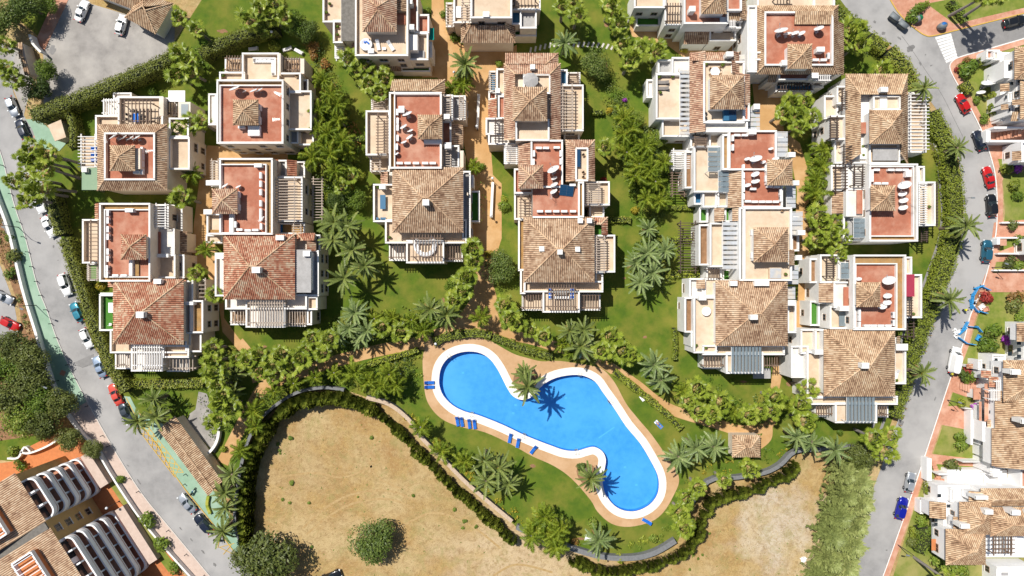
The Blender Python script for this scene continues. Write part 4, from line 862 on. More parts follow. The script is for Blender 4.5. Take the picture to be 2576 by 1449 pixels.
h = House('cream villa with large tan hip roof and white ring sofa on its terrace', 'villa with the ring sofa', 1075, 510)
h.T(939, 463, 992, 558, 6, .9); h.T(969, 552, 1174, 612, 6, .8, win='E'); h.hip(987, 421, 1165, 585, 9, 3.3); h.C(1071, 509, 12, 1.1, 1.1, 1.0); h.C(962, 470, 6, 2.0, 1.1, .7)
h.T(1022, 604, 1117, 662, 6, .7); h.G(1036, 590, 1112, 655, 8.3, 10, 'v', 'slat_brown', zf=6); h.T(979, 612, 1023, 656, 3, .4, floor='palefloor'); h.G(979, 610, 1022, 653, 5.6, 6, 'v', 'slat_brown'); h.T(1116, 614, 1164, 658, 3, .4); h.G(1116, 612, 1162, 656, 5.6, 7, 'v', 'slat_brown')
h.T(1163, 430, 1184, 602, 6, .6, floor='greyroof', win='E'); h.T(1181, 480, 1207, 559, 2.6, .6, floor='turf'); h.B(1174, 484, 1178, 492, 6, 7.6); h.B(1185, 440, 1192, 472, 0, 4.5, 'white'); h.B(1174, 570, 1184, 596, 0, 5.5, 'white')
h.T(979, 433, 989, 466, 3, .3, floor='turf')
so = empty('ring_sofa', (*P(1070, 617, 6.5), 6.03)); tag(so, 'white horseshoe sofa round a small table under the slats', 'sofa'); b = MB()
for k in range(14):
    t0, t1 = R(-220 + k * 20), R(-220 + k * 20 + 19); b.prism([(r_ * math.cos(t), r_ * math.sin(t)) for r_, t in ((1.35, t0), (2.2, t0), (2.2, t1), (1.35, t1))], 0, .42)
ob('seat', b.mesh('seat', ['white2']), so); b = MB()
for k in range(14):
    t0, t1 = R(-220 + k * 20), R(-220 + k * 20 + 20); b.prism([(r_ * math.cos(t), r_ * math.sin(t)) for r_, t in ((1.95, t0), (2.22, t0), (2.22, t1), (1.95, t1))], .425, .75)
ob('backrest', b.mesh('backrest', ['white2']), so); table('oval grey table inside the white horseshoe sofa', 1069, 610, 6.03, .7, 1.3, 'greycloth', True, hh=.5)
table('long blue table on the left balcony of villa with ring sofa', 963, 508, 6.03, 1.05, 2.7, 'tablelue')
for i, (u, v) in enumerate(((949, 550), (960, 550), (967, 550))): chair('dark blue chair in a row below the long blue table, %s from left' % ORD[i], u, v, 6.03, 180, 'tablelue', 'row of chairs')

# --- fourth column
h = House('cream villa with pergola and dark tiled lean-to, top edge, right of sandy path', 'villa right of sandy path, top edge', 1230, 40)
h.T(1122, 7, 1142, 68, 3.2, .5); h.G(1122, 8, 1140, 66, 5.6, 8, 'h', 'slat_pale'); h.T(1141, -20, 1186, 58, 6, .8, win='S'); h.G(1160, -4, 1184, 56, 8, 9, 'h', 'slat_pale', zf=6); h.T(1184, -30, 1288, 46, 9, .8, win='S'); h.C(1223, 36, 9, 1.2, 1.1, .9)
h.T(1286, -20, 1360, 26, 6.5, .8); h.G(1290, -10, 1350, 18, 8.4, 7, 'v', 'slat_dark', zf=6.5); h.T(1286, 22, 1312, 62, 6, .7, floor='tablelue'); h.T(1308, 20, 1350, 72, 6, .8, floor='greyroof', win='S')
h.ring((1160, 60, 1296, 108), (1184, 60, 1270, 64), 5.6, 7.6, 'tan', 'SEW'); h.B(1164, 60, 1292, 105, 0, 5.55); h.T(1290, 74, 1350, 92, 3, .6, floor='turf')
table('white daybed under the slats, villa at top edge right of path', 1152, 30, 6.03, 1.2, 2.2, 'white2', hh=.4)

h = House('cream villa with large stepped hip roofs and grey parasol, fourth column', 'villa with the grey parasol', 1340, 250, tile='pink')
h.lean(1271, 131, 1405, 164, 7.4, 8.6, 'N', 'pink', '0', wall=0); h.block(h.rect(1280, 166, 1405, 350, 8.4), 0, 8.38)
h.ring((1268, 160, 1410, 352), (1296, 187, 1383, 350), 8.3, 9.7, 'pink', 'NEW'); h.T(1316, 186, 1385, 236, 9, .6); h.hip(1290, 219, 1376, 304, 11.6, 2.0, 'tan', zb=8.4, over=.35); h.T(1297, 300, 1382, 354, 9, .8)
h.C(1340, 168, 9.2, 1.3, .8, .8); h.T(1228, 335, 1300, 364, 6, .6, floor='palefloor'); h.T(1300, 352, 1410, 366, 6, .3, floor='palefloor', sides='S')
h.T(1408, 213, 1468, 330, 6, .9, win='S'); h.G(1411, 213, 1444, 328, 8.2, 14, 'h', 'slat_pale', zf=6); h.T(1408, 175, 1428, 215, 6, .6, floor='tablelue'); h.T(1427, 182, 1460, 216, 3, .4); h.G(1428, 184, 1458, 215, 5.5, 7, 'h', 'slat_brown'); h.T(1418, 328, 1458, 356, 3.2, .8)
h.T(1230, 178, 1252, 232, 3, .5, floor='tablelue'); h.G(1229, 180, 1250, 230, 5.6, 9, 'h', 'slat_pale'); h.T(1248, 172, 1272, 240, 6, .8); h.G(1266, 180, 1290, 215, 8, 6, 'h', 'slat_white', zf=6); h.T(1228, 230, 1250, 252, 4, .5, floor='redfloor'); h.lean(1228, 250, 1250, 300, 4.8, 5.8, 'W', 'red', wall=0); h.T(1252, 240, 1272, 300, 6.6, .4, floor='redfloor'); h.C(1252, 228, 5, 2.5, .8, .8)
h.T(1221, 296, 1296, 340, 5.8, .7, floor='palefloor'); h.G(1243, 300, 1268, 358, 7.6, 9, 'h', 'slat_dark', zf=6)
so = empty('parasol', (*P(1335, 202, 11.2), 9.03)); tag(so, 'grey octagonal parasol on the terrace among hip roofs', 'parasol'); b = MB()
for k in range(8):
    t0, t1 = R(22.5 + k * 45), R(67.5 + k * 45); b.face([(0, 0, 2.6), (1.45 * math.cos(t0), 1.45 * math.sin(t0), 2.2), (1.45 * math.cos(t1), 1.45 * math.sin(t1), 2.2)])
ob('canopy', b.mesh('canopy', ['greyroof']), so); b = MB(); b.tube([(0, 0, 0), (0, 0, 2.7)], .04, 8); b.lathe([(0, 0), (.4, 0), (.4, .08), (0, .1)], 12); ob('pole', b.mesh('pole', ['steel']), so)
for i, (u, v) in enumerate(((1352, 196), (1352, 208), (1345, 214))): chair('dark chair beside the grey parasol, %s from left' % ORD[(1, 2, 0)[i]], u, v, 9.03, 90, 'darkmetal', 'chairs by the grey parasol')

h = House('cream villa with red roof, solar panels and big tan hip roof above pool', 'villa with the solar panels', 1400, 560)
h.T(1268, 363, 1306, 412, 5, .5); h.G(1268, 365, 1304, 410, 7, 9, 'h', 'slat_white', zf=5); h.lean(1304, 360, 1334, 418, 8.2, 9.4, 'W', 'pink', wall=0); h.T(1335, 352, 1416, 472, 9, .6, floor='redfloor', win=''); h.T(1340, 470, 1458, 548, 9.02, .5, floor='redfloor', sides='ES'); h.T(1293, 424, 1341, 487, 6.6, .7, floor='redfloor'); h.hip(1304, 415, 1366, 474, 11.2, 1.3, 'pink', zb=0, over=.3)
h.ring((1423, 352, 1496, 456), (1448, 372, 1479, 454), 8.0, 9.0, 'pink', 'NEW'); h.block(h.rect(1427, 356, 1492, 452, 8), 0, 7.98); h.T(1447, 371, 1480, 456, 8.4, .6); h.F(1450, 376, 1460, 420, 9.0, 'bluepanel', .06, 'awning')
DSH(h, [(1393, 430, 1.2), (1395, 449, .6), (1395, 466, .75), (1394, 483, .75)]); ANT(h, [(1386, 492)])
ACS(h, ('h', [(1358, 532), (1379, 532), (1399, 532), (1419, 532), (1441, 532)]), 9, 'bottom edge of roof'); ACS(h, ('h', [(1355, 373), (1373, 373), (1400, 372)]), 9, 'top edge of roof'); ACS(h, ('v', [(1343, 387), (1342, 408)]), 9, 'left edge of roof'); ACS(h, ('v', [(1410, 387), (1410, 407)]), 9, 'right edge of roof'); ACS(h, ('h', [(1440, 466)]), 9, 'above the solar panels')
for i, (u, v) in enumerate(((1417, 478), (1434, 480))):
    x, y = P(u, v, 9.6); so = empty('solar_panel', (x, y, 9.08), R(-6)); tag(so, 'dark blue solar panel on the red roof, %s of the pair' % ('left' if i == 0 else 'right'), 'solar panel', 'pair of solar panels'); b = MB()
    for k in range(4): b.box(-.62, -1.0 + k * .5, 0, .62, -.52 + k * .5, .03)
    ob('panel', b.mesh('panel', ['bluepanel']), so, (0, 0, .45), (R(18), 0, 0)); b = MB(); b.box(-.66, -1.04, -.04, .66, 1.02, -.005); ob('frame', b.mesh('frame', ['steel']), so, (0, 0, .45), (R(18), 0, 0)); b = MB(); b.box(-.6, .8, 0, -.54, .86, .7); b.box(.54, .8, 0, .6, .86, .7); b.box(-.6, -.86, 0, -.54, -.8, .15); b.box(.54, -.86, 0, .6, -.8, .15); ob('stand', b.mesh('stand', ['steel']), so)
h.T(1454, 457, 1469, 547, 9.1, .5, floor='ochre'); h.T(1467, 456, 1534, 517, 6, .9, win='S'); h.G(1474, 460, 1512, 513, 8.2, 10, 'h', 'slat_pale', zf=6); h.T(1482, 516, 1520, 548, 4.5, .7); h.T(1293, 487, 1341, 553, 6, .7); h.G(1306, 492, 1336, 548, 8.2, 8, 'h', 'slat_brown', zf=6)
h.T(1303, 550, 1322, 682, 6, .6, floor='ochre'); h.T(1308, 676, 1322, 740, 6, .6); h.hip(1317, 546, 1495, 710, 9, 3.3)
for q in ((1460, 555, 9.6, 1.0), (1483, 555, 9.4, 1.0), (1363, 626, 10.2, 1.1), (1453, 627, 10.2, 1.1), (1409, 634, 12, 1.1)): h.C(q[0], q[1], q[2], q[3], .8, .8)
h.lean(1493, 546, 1529, 566, 7, 8, 'N', 'red', '0', wall=0); h.lean(1512, 564, 1529, 592, 7, 8, 'E', 'red', wall=0); h.F(1496, 566, 1512, 592, 6.2, 'turf')
h.T(1494, 590, 1548, 686, 6, .9); h.G(1497, 596, 1524, 684, 8.2, 14, 'h', 'slat_pale', zf=6); h.T(1317, 706, 1518, 736, 6, .8); h.T(1364, 730, 1459, 787, 6, .7); h.G(1376, 716, 1448, 780, 8.3, 11, 'v', 'slat_brown', zf=6); h.T(1312, 735, 1366, 782, 3, .5); h.G(1312, 733, 1365, 780, 5.6, 8, 'v', 'slat_brown'); h.T(1458, 738, 1511, 782, 3, .5); h.G(1458, 736, 1509, 780, 5.6, 7, 'v', 'slat_brown'); h.T(1496, 684, 1518, 712, 5, .7)
table('long grey dining table under the slats facing the pool', 1412, 736, 6.03, 2.4, .9, 'greycloth')
for i in range(6): chair('white and blue chair below the dining table facing the pool, %s from left' % ORD[i], 1396 + i * 6.5, 748, 6.03, 180, 'white2', 'chairs at the dining table')
for i in range(3): chair('wicker chair on the sunken roof terrace, %s from top' % ORD[i], 1468, (390, 434, 446)[i], 8.45, 30, 'wood', 'wicker chairs')
so = empty('bench', (*P(1384, 738, 6.5), 6.03)); tag(so, 'white bench with blue cushions at left end of dining table', 'bench'); ob('seat', cube('white2'), so, (0, 0, .2), (0, 0, 0), (.7, 2.2, .4))
for i in range(3): ob('seat_cushion', cube('bluecloth'), so, (0, -.7 + i * .7, .46), (0, 0, 0), (.6, .5, .12))
so = empty('bench', (*P(1439, 738, 6.5), 6.03)); tag(so, 'white bench with blue cushions at right end of dining table', 'bench'); ob('seat', cube('white2'), so, (0, 0, .2), (0, 0, 0), (.7, 2.2, .4))
for i in range(3): ob('seat_cushion', cube('bluecloth'), so, (0, -.7 + i * .7, .46), (0, 0, 0), (.6, .5, .12))

# --- fifth column
h = House('white villa with arched balconies and small hip roof at the top edge', 'villa with arches at top edge', 1760, 40, 'white', 'pale')
h.T(1595, -30, 1672, 20, 6.5, .8, win='S'); h.T(1600, 20, 1660, 66, 2.2, .6, floor='turf'); h.T(1672, -20, 1722, 64, 6, .8, win='S'); h.G(1676, 8, 1722, 60, 8, 7, 'v', 'slat_dark', zf=6); h.T(1720, -30, 1832, 60, 8.6, .7, floor='redfloor', win='S'); h.hip(1764, -32, 1827, 35, 11.2, 1.6, 'pale', zb=8.6, over=.3)
h.T(1826, -30, 1866, 27, 9, .7, floor='redfloor'); h.lean(1860, -30, 1879, 50, 8.4, 9.2, 'E', 'pale', wall=0); h.lean(1831, 30, 1878, 50, 8.0, 8.9, 'S', 'pale', wall=0); h.T(1810, 48, 1864, 72, 6, .7, floor='greyroof', win='S'); h.G(1834, 50, 1850, 70, 8, 4, 'v', 'slat_white', zf=6); h.C(1742, 22, 8.8, 1.8, 1.0, .9); h.C(1818, 50, 6.4, 2.4, 1.0, .9)
h.lean(1721, 76, 1784, 108, 4.2, 5.6, 'S', 'tan', wall=0); h.T(1784, 70, 1852, 104, 4.6, .7, win='S'); h.T(1784, 104, 1828, 114, 1.2, .3, floor='turf', sides='')

h = House('white villa with long tiled skirt and round rooftop dining table, fifth column', 'villa with round rooftop table', 1790, 240, 'white', 'pink')
h.T(1690, 144, 1742, 190, 6.2, .6, floor='palefloor'); h.T(1655, 150, 1692, 186, 5, .7, floor='greyroof'); h.T(1650, 185, 1716, 300, 6, .9, win='S'); h.T(1626, 200, 1650, 246, 3, .6, floor='palefloor'); h.M(1710, 172, 1738, 338, 7.6, 'v'); h.T(1665, 296, 1742, 344, 5, .9, win='S'); h.T(1648, 256, 1668, 300, 4, .7)
h.lean(1737, 130, 1772, 333, 8.2, 9.6, 'W', 'pink', wall=0); h.lean(1739, 129, 1861, 156, 8.0, 9.3, 'N', 'pink', '0', wall=0); h.T(1769, 154, 1873, 310, 9, .7, win='')
h.hip(1786, 189, 1872, 275, 11.6, 2.0, 'tan', zb=9, over=.3); h.lean(1846, 185, 1889, 264, 9.2, 10.4, 'E', 'pink', wall=0); h.lean(1838, 130, 1861, 185, 9.2, 10.2, 'E', 'pink', wall=0); h.C(1836, 136, 9, 2.0, 1.2, .8); h.B(1820, 276, 1852, 304, 9, 9.9, 'tablelue'); h.F(1834, 277, 1852, 302, 10.0, 'bluepanel'); h.T(1770, 302, 1881, 333, 8.6, .4, floor='palefloor', win='S'); h.T(1870, 260, 1886, 305, 8.8, .5, floor='redfloor')
h.M(1860, 139, 1878, 186, 7.0, 'v'); h.B(1862, 140, 1876, 184, 0, 4); h.M(1881, 272, 1911, 329, 7.0, 'v'); h.C(1904, 268, 4, 4.5, 1.0, .9)
table('round white dining table among four chairs on roof terrace', 1799, 180, 9.03, 1.75, 1.75, 'white2', True)
for i, (u, v, a) in enumerate(((1788, 173, 60), (1810, 172, -50), (1788, 188, 120), (1811, 186, -110))): chair('wooden chair at round white table, %s' % ('upper left', 'upper right', 'lower left', 'lower right')[i], u, v, 9.03, a, 'wood', 'chairs at the round table')
for i, v in enumerate((207, 222)):
    x, y = P(1669, v, 6.4); mk_lgrey('wide grey daybed on the left terrace, %s one' % ('upper', 'lower')[i], (x, y, 6.03), 0, 'grey daybeds')
for i, (u, v) in enumerate(((1776, 285), (1776, 297))): chair('black chair in the corner below the hip roof, %s one' % ('upper', 'lower')[i], u, v, 9.03, 60, 'darkmetal', 'black chairs')

h = House('white villa with red roof, many dishes and white boxes, fifth column middle', 'dish-covered villa of fifth column', 1880, 430, 'white', 'tan')
h.T(1737, 344, 1782, 372, 5.4, .7); h.G(1745, 338, 1780, 366, 7.6, 7, 'h', 'slat_brown', zf=5.4); h.T(1784, 334, 1818, 372, 6, .8, floor='beige'); h.T(1817, 338, 1834, 427, 9, .5, floor='ochre'); h.T(1833, 328, 1954, 428, 9, .6, floor='redfloor'); h.T(1866, 424, 1969, 522, 9.02, .6, floor='redfloor', sides='ESW'); h.C(1893, 331, 9, 1.6, 1.3, .9)
h.hip(1930, 402, 1993, 466, 11.2, 1.3, 'pale', zb=0, over=.3); h.lean(1833, 430, 1862, 522, 8.2, 9.3, 'W', 'tan', wall=0); h.T(1745, 367, 1818, 484, 6, .9, win='S'); h.M(1781, 369, 1816, 431, 8.2, 'v', 'glassroof'); h.M(1807, 430, 1834, 483, 8.3, 'v', 'glassroof'); h.T(1722, 380, 1746, 474, 4.6, .8, floor='soil', win='W')
DSH(h, [(1900, 403, 1.15), (1882, 400, .55), (1923, 408, .5), (1901, 440, .8), (1901, 458, .8), (1882, 467, .65), (1953, 400, .65), (1942, 374, .5)])
ACS(h, ('v', [(1869, 422), (1869, 442), (1869, 460), (1869, 476), (1869, 495)]), 9, 'left edge of roof'); ACS(h, ('h', [(1880, 507), (1897, 508), (1915, 508), (1932, 508), (1950, 508)]), 9, 'bottom edge of roof'); ACS(h, ('v', [(1962, 484), (1963, 500)]), 9, 'right bottom corner'); ACS(h, ('h', [(1935, 470), (1953, 471)]), 9, 'below the roof tower'); ACS(h, ('h', [(1893, 476)]), 9, 'middle of the roof'); ACS(h, ('v', [(1842, 348), (1842, 372)]), 9, 'left top corner'); ACS(h, ('h', [(1853, 341), (1872, 341)]), 9, 'top edge of roof'); ACS(h, ('v', [(1926, 424), (1926, 450)]), 9, 'left of the roof tower')
h.T(1767, 480, 1804, 522, 5.5, .7); h.T(1745, 482, 1768, 515, 4.5, .7, floor='tablelue'); h.T(1805, 482, 1834, 522, 6, .5); h.M(1953, 332, 1981, 394, 7.5, 'v'); h.B(1955, 334, 1978, 392, 0, 5); h.M(1978, 467, 2001, 522, 7.3, 'v'); h.B(1980, 468, 1998, 520, 0, 4.6); h.C(1992, 389, 5, 4, 1.2, .8); h.C(2003, 460, 5, 3.5, 1.0, .8)
h.T(1690, 380, 1730, 428, 2.8, .3, floor='palefloor', sides=''); h.G(1688, 376, 1735, 426, 4.6, 9, 'h', 'slat_white'); h.G(1685, 432, 1728, 492, 3.4, 9, 'h', 'slat_brown', zf=0)

h = House('white villa with pale flat roof, brown hip tower and metal awnings, fifth column', 'flat-roofed villa of fifth column', 1890, 610, 'white', 'tan')
h.T(1860, 522, 1872, 706, 9.1, .3, floor='darkroof'); h.T(1871, 522, 1992, 706, 9, .7); h.hip(1896, 572, 1982, 659, 11.6, 2.0, 'tan', zb=9, over=.3); h.lean(1982, 628, 2000, 668, 9.8, 10.6, 'E', 'tan', wall=0); h.B(1935, 673, 1967, 702, 9, 9.7, 'beige'); h.F(1937, 675, 1965, 700, 9.75, 'metalsheet', .05, 'skylight_or_window'); h.M(1967, 668, 2008, 714, 7.8, 'v', 'metalsheet'); h.C(2010, 648, 5, 3.5, 1.0, .8); h.B(1890, 577, 1897, 592, 9, 10, 'white'); h.B(1890, 634, 1897, 650, 9, 10, 'white')
h.M(1992, 533, 2019, 590, 7.2, 'v', 'metalsheet'); h.B(1994, 535, 2016, 588, 0, 4.6); h.C(2016, 585, 4.5, 4, 1.3, .8); h.T(1990, 585, 2010, 632, 5, .6, floor='soil'); h.T(1785, 560, 1822, 672, 6, .9, win=''); h.M(1818, 555, 1856, 676, 8.0, 'v', 'metalsheet'); h.T(1797, 522, 1822, 560, 6, .4, sides='W'); h.lean(1798, 523, 1820, 557, 7.2, 8.0, 'W', 'tan'); h.T(1822, 518, 1862, 560, 5, .4, floor='turf'); h.lean(1844, 522, 1862, 556, 8.0, 9, 'W', 'tan', wall=0)
h.T(1757, 564, 1786, 668, 4.8, .9, floor='soil', win='W'); h.T(1758, 522, 1782, 560, 3.4, .8, floor='turf'); h.T(1776, 672, 1816, 706, 4, .6); h.G(1778, 674, 1812, 704, 6, 5, 'v', 'slat_dark', zf=4); h.T(1816, 676, 1860, 708, 3, .5, floor='turf')
h.G(1705, 558, 1757, 622, 3.0, 10, 'h', 'slat_dark', zf=0); h.G(1705, 628, 1757, 684, 3.0, 8, 'h', 'slat_dark', zf=0)
chair('wicker chair at top right corner of pale flat roof', 1968, 530, 9.03, 0, 'wood')

h = House('white villa with brown hip roof and blue glass veranda facing the pool', 'villa with blue glass veranda', 1890, 800, 'white', 'tan')
h.T(1745, 747, 1804, 888, 6, .8, win=''); h.T(1722, 748, 1746, 836, 4.8, .9, floor='soil', win='W'); h.T(1734, 700, 1770, 750, 5, .8, win='W', floor='palefloor'); h.lean(1753, 704, 1773, 726, 6.2, 6.9, 'W', 'tan'); h.C(1768, 750, 6, 2.2, 1.2, .7); h.T(1738, 836, 1772, 872, 5, .7, floor='palefloor', win='W'); h.T(1772, 700, 1804, 746, 5.6, .4)
h.hip(1800, 705, 1981, 870, 9, 3.3); h.T(1767, 868, 1974, 893, 6, .7)
for q in ((1846, 713, 9.3, 1.3), (1908, 713, 9.3, 1.3), (1926, 713, 9.3, 1.3), (1897, 798, 12, 1.2)): h.C(q[0], q[1], q[2], q[3], 1.2, .8)
h.T(1826, 885, 1920, 940, 6, .5); h.M(1840, 871, 1917, 936, 8.4, 'h', 'glassroof', rib=.62, name='glass_veranda_roof'); h.T(1767, 890, 1828, 928, 3, .5); h.G(1767, 889, 1825, 924, 5.6, 8, 'v', 'slat_brown'); h.G(1920, 889, 1957, 924, 5.2, 6, 'v', 'slat_brown', zf=0); h.F(1894, 926, 1938, 952, 3.2, 'greyroof', .08, 'awning'); h.B(1900, 930, 1902, 948, 0, 3.2, 'steel', 'awning_post')
h.T(1980, 755, 2003, 838, 5.4, .7); h.C(1990, 762, 5.6, 3, 1.2, .9); h.M(1982, 722, 2000, 752, 6.2, 'v')
table('round white table with cloth on the left terrace of veranda villa', 1777, 783, 6.03, 1.75, 1.75, 'white2', True)

# --- rightmost column of the estate
h = House('white villa with red roof inside a broad tiled skirt by the right road', 'skirt-roofed villa by right road', 2010, 110, 'white', 'pale')
h.T(1905, -30, 2050, 20, 6, .8); h.G(1952, -10, 1990, 14, 8, 5, 'v', 'slat_dark', zf=6); h.T(2045, -20, 2100, 45, 5, .7, win=''); h.G(2022, 22, 2066, 42, 7, 5, 'v', 'slat_dark', zf=5)
h.block(h.rect(1906, 20, 2104, 178, 8.2), 0, 8.18); h.ring((1901, 14, 2108, 187), (1924, 29, 2094, 163), 8.2, 9.6, 'pale', 'NSEW'); h.T(1923, 29, 2096, 165, 9, .7, floor='redfloor'); h.lean(1999, 29, 2096, 60, 9.4, 9.9, 'S', 'pale'); h.lean(2104, 57, 2126, 188, 7.0, 8.2, 'E', 'pale', wall=0); h.T(1880, 14, 1904, 182, 8.4, .4, floor='palefloor', win='SW')
h.hip(1981, 111, 2042, 173, 11.2, 1.3, 'pale', zb=9, over=.3); h.C(2065, 124, 9, 1.6, 1.3, .8); DSH(h, [(1963, 82, 1.2), (1982, 86, .75), (2000, 85, .8), (2017, 85, .75), (2060, 74, .9)]); ACS(h, ('v', [(2082, 142)]), 9, 'right edge of roof'); ACS(h, ('h', [(2050, 152), (2070, 152)]), 9, 'bottom edge of roof')
h.T(1900, 130, 1980, 152, 8.4, .5, floor='ochre'); h.T(1900, 150, 1960, 180, 7, .6, floor='greyroof', win='S'); h.G(1903, 152, 1956, 176, 8.6, 8, 'v', 'slat_dark', zf=7); h.C(1975, 158, 8.6, 1.8, 1.1, .9); h.T(1958, 175, 2045, 202, 6.5, .5, floor='redfloor', win='S'); h.C(2050, 190, 6.5, 2.2, 1.2, .9); h.T(2045, 186, 2090, 204, 6, .6, floor='greyroof', win='S'); h.G(2050, 187, 2088, 204, 8, 7, 'v', 'slat_white', zf=6)
h.lean(1932, 190, 1960, 206, 5.4, 6.2, 'S', 'pale', wall=0); h.T(1950, 203, 2048, 232, 3.4, .6, floor='tablelue', win='S'); h.G(1960, 206, 2042, 228, 5.6, 12, 'v', 'slat_dark'); h.T(2048, 206, 2072, 222, 3, .8, floor='greyroof')

h = House('white villa with sprawling tan roofs and long white pergola by right road', 'villa with long white pergola', 2200, 300, 'white', 'pale')
h.block(h.rect(2132, 192, 2278, 400, 8.2), 0, 8.18); h.ring((2127, 186, 2283, 411), (2166, 238, 2266, 385), 8.2, 10.2, 'pale', 'NEW'); h.lean(2258, 217, 2283, 240, 7.6, 8.6, 'N', 'pale'); h.T(2196, 240, 2266, 277, 9, .7); h.hip(2187, 277, 2270, 362, 11.0, 2.0, 'pale', zb=8.2, over=.3); h.T(2186, 360, 2264, 412, 8.6, .6); h.F(2195, 372, 2258, 404, 9.4, 'greyroof', .08, 'skylight_or_window'); h.C(2224, 225, 9.2, 1.8, 1.3, .8); h.B(2214, 248, 2232, 272, 9, 9.6, 'white2')
h.T(2284, 232, 2330, 384, 4, .8, floor='beige'); h.G(2284, 233, 2337, 300, 6.2, 8, 'h', 'slat_white', zf=0); h.G(2284, 302, 2337, 380, 6.2, 9, 'h', 'slat_white', zf=0)
h.T(2104, 216, 2132, 262, 6.5, .8, win='W'); h.G(2116, 228, 2140, 276, 8.4, 9, 'h', 'slat_dark', zf=6.5); h.T(2072, 240, 2108, 300, 5.4, .8, floor='beige', win='WS'); h.T(2085, 290, 2130, 352, 6.6, .8, win='WS'); h.G(2086, 294, 2110, 350, 8.4, 9, 'h', 'slat_dark', zf=6.5); h.T(2125, 292, 2148, 348, 7.2, .5, floor='redfloor'); h.T(2128, 345, 2188, 412, 7.6, .5, floor='palefloor', win='W'); h.F(2160, 308, 2178, 336, 9.4, 'redfloor'); h.T(2098, 350, 2130, 412, 5.6, .7, win='W'); h.G(2120, 365, 2146, 412, 9, 7, 'h', 'slat_dark', zf=7)

h = House('white villa with red roof and four big dishes, beside the right road', 'villa with four big dishes', 2240, 510, 'white', 'pale')
h.T(2180, 412, 2190, 430, 6); REDROOF(h, (2187, 412, 2309, 607), (2188, 417, 2300, 595), 9, win='W'); h.hip(2190, 467, 2251, 530, 11.2, 1.3, 'pale', zb=9, over=.3); DSH(h, [(2273, 469, 1.15), (2272, 489, .75), (2274, 506, .8), (2273, 524, .8)]); ANT(h, [(2292, 520)])
ACS(h, ('h', [(2203, 428), (2239, 428), (2258, 428), (2275, 428)]), 9, 'top edge of roof'); ACS(h, ('v', [(2192, 435), (2192, 450)]), 9, 'left edge of roof'); ACS(h, ('h', [(2205, 462), (2224, 462)]), 9, 'above the roof tower'); h.C(2286, 436, 9, 1.2, .9, 1.2)
h.T(2309, 418, 2326, 462, 5, .8); h.T(2309, 457, 2353, 568, 6, .9); h.G(2310, 460, 2332, 565, 8.2, 18, 'h', 'slat_white', zf=6); h.G(2344, 460, 2360, 568, 4.4, 14, 'h', 'slat_dark', zf=0); h.G(2316, 570, 2334, 606, 5, 7, 'h', 'slat_dark', zf=0)
h.T(2090, 415, 2130, 480, 5.6, .8, win='WS'); h.G(2098, 418, 2132, 478, 7.8, 8, 'h', 'slat_dark', zf=5.6); h.T(2128, 412, 2190, 478, 7.2, .5, floor='palefloor'); h.G(2146, 418, 2175, 466, 9.2, 8, 'h', 'slat_dark', zf=7); h.T(2090, 478, 2130, 540, 5, .6, floor='palefloor', win='WS'); h.lean(2095, 482, 2127, 537, 6.0, 7.0, 'W', 'tan'); h.T(2128, 478, 2190, 545, 7.6, .4, floor='palefloor', sides='W'); h.F(2154, 478, 2169, 538, 8.2, 'redfloor'); h.T(2120, 538, 2190, 607, 6, .8, floor='greyroof', win='WS'); h.M(2147, 548, 2176, 598, 8.0, 'v', 'glassroof')

h = House('white villa with red roof, ochre gutter and magenta awning, right road', 'villa with magenta awning', 2210, 740, 'white', 'pale')
REDROOF(h, (2147, 641, 2279, 830), (2152, 662, 2258, 826), 9, win='W'); h.hip(2154, 710, 2214, 772, 11.2, 1.3, 'pale', zb=9, over=.3); DSH(h, [(2163, 703, .55), (2234, 708, 1.15), (2234, 746, .75), (2233, 763, .75), (2220, 773, .8)])
ACS(h, ('v', [(2160, 784), (2160, 800), (2160, 817)]), 9, 'left edge of roof'); ACS(h, ('h', [(2179, 819), (2195, 819), (2213, 819), (2232, 819)]), 9, 'bottom edge of roof'); ACS(h, ('v', [(2246, 792), (2246, 812)]), 9, 'right edge of roof')
h.T(2276, 646, 2294, 692, 6, .6); h.T(2276, 690, 2319, 800, 6, .8); h.F(2277, 690, 2300, 746, 8.3, 'magenta', .06, 'awning'); h.B(2296, 694, 2298, 742, 6, 8.3, 'steel', 'awning_post'); h.G(2277, 746, 2296, 798, 8.2, 8, 'h', 'slat_dark', zf=6); h.G(2280, 802, 2302, 850, 5, 6, 'h', 'slat_dark', zf=0)
h.T(2036, 650, 2080, 712, 4.6, .7, win='WN', floor='soil'); h.T(2062, 640, 2112, 712, 6, .8, win='N'); h.G(2077, 648, 2101, 696, 8, 9, 'h', 'slat_dark', zf=6); h.T(2110, 645, 2150, 712, 6, .8, win=''); h.M(2115, 660, 2141, 701, 8.0, 'v', 'glassroof'); h.T(2058, 710, 2100, 764, 5.6, .5, floor='palefloor', win='W'); h.lean(2062, 712, 2093, 761, 6.4, 7.4, 'W', 'tan'); h.T(2096, 708, 2150, 775, 7.2, .4, floor='palefloor'); h.F(2121, 722, 2134, 770, 7.9, 'redfloor'); h.T(2036, 756, 2062, 820, 4, .7, floor='turf', win='W'); h.T(2086, 770, 2150, 828, 6, .7, win='W'); h.F(2110, 784, 2138, 820, 6.6, 'glassroof', .06, 'skylight_or_window'); h.C(2124, 776, 7, 2.0, 1.6, .8)

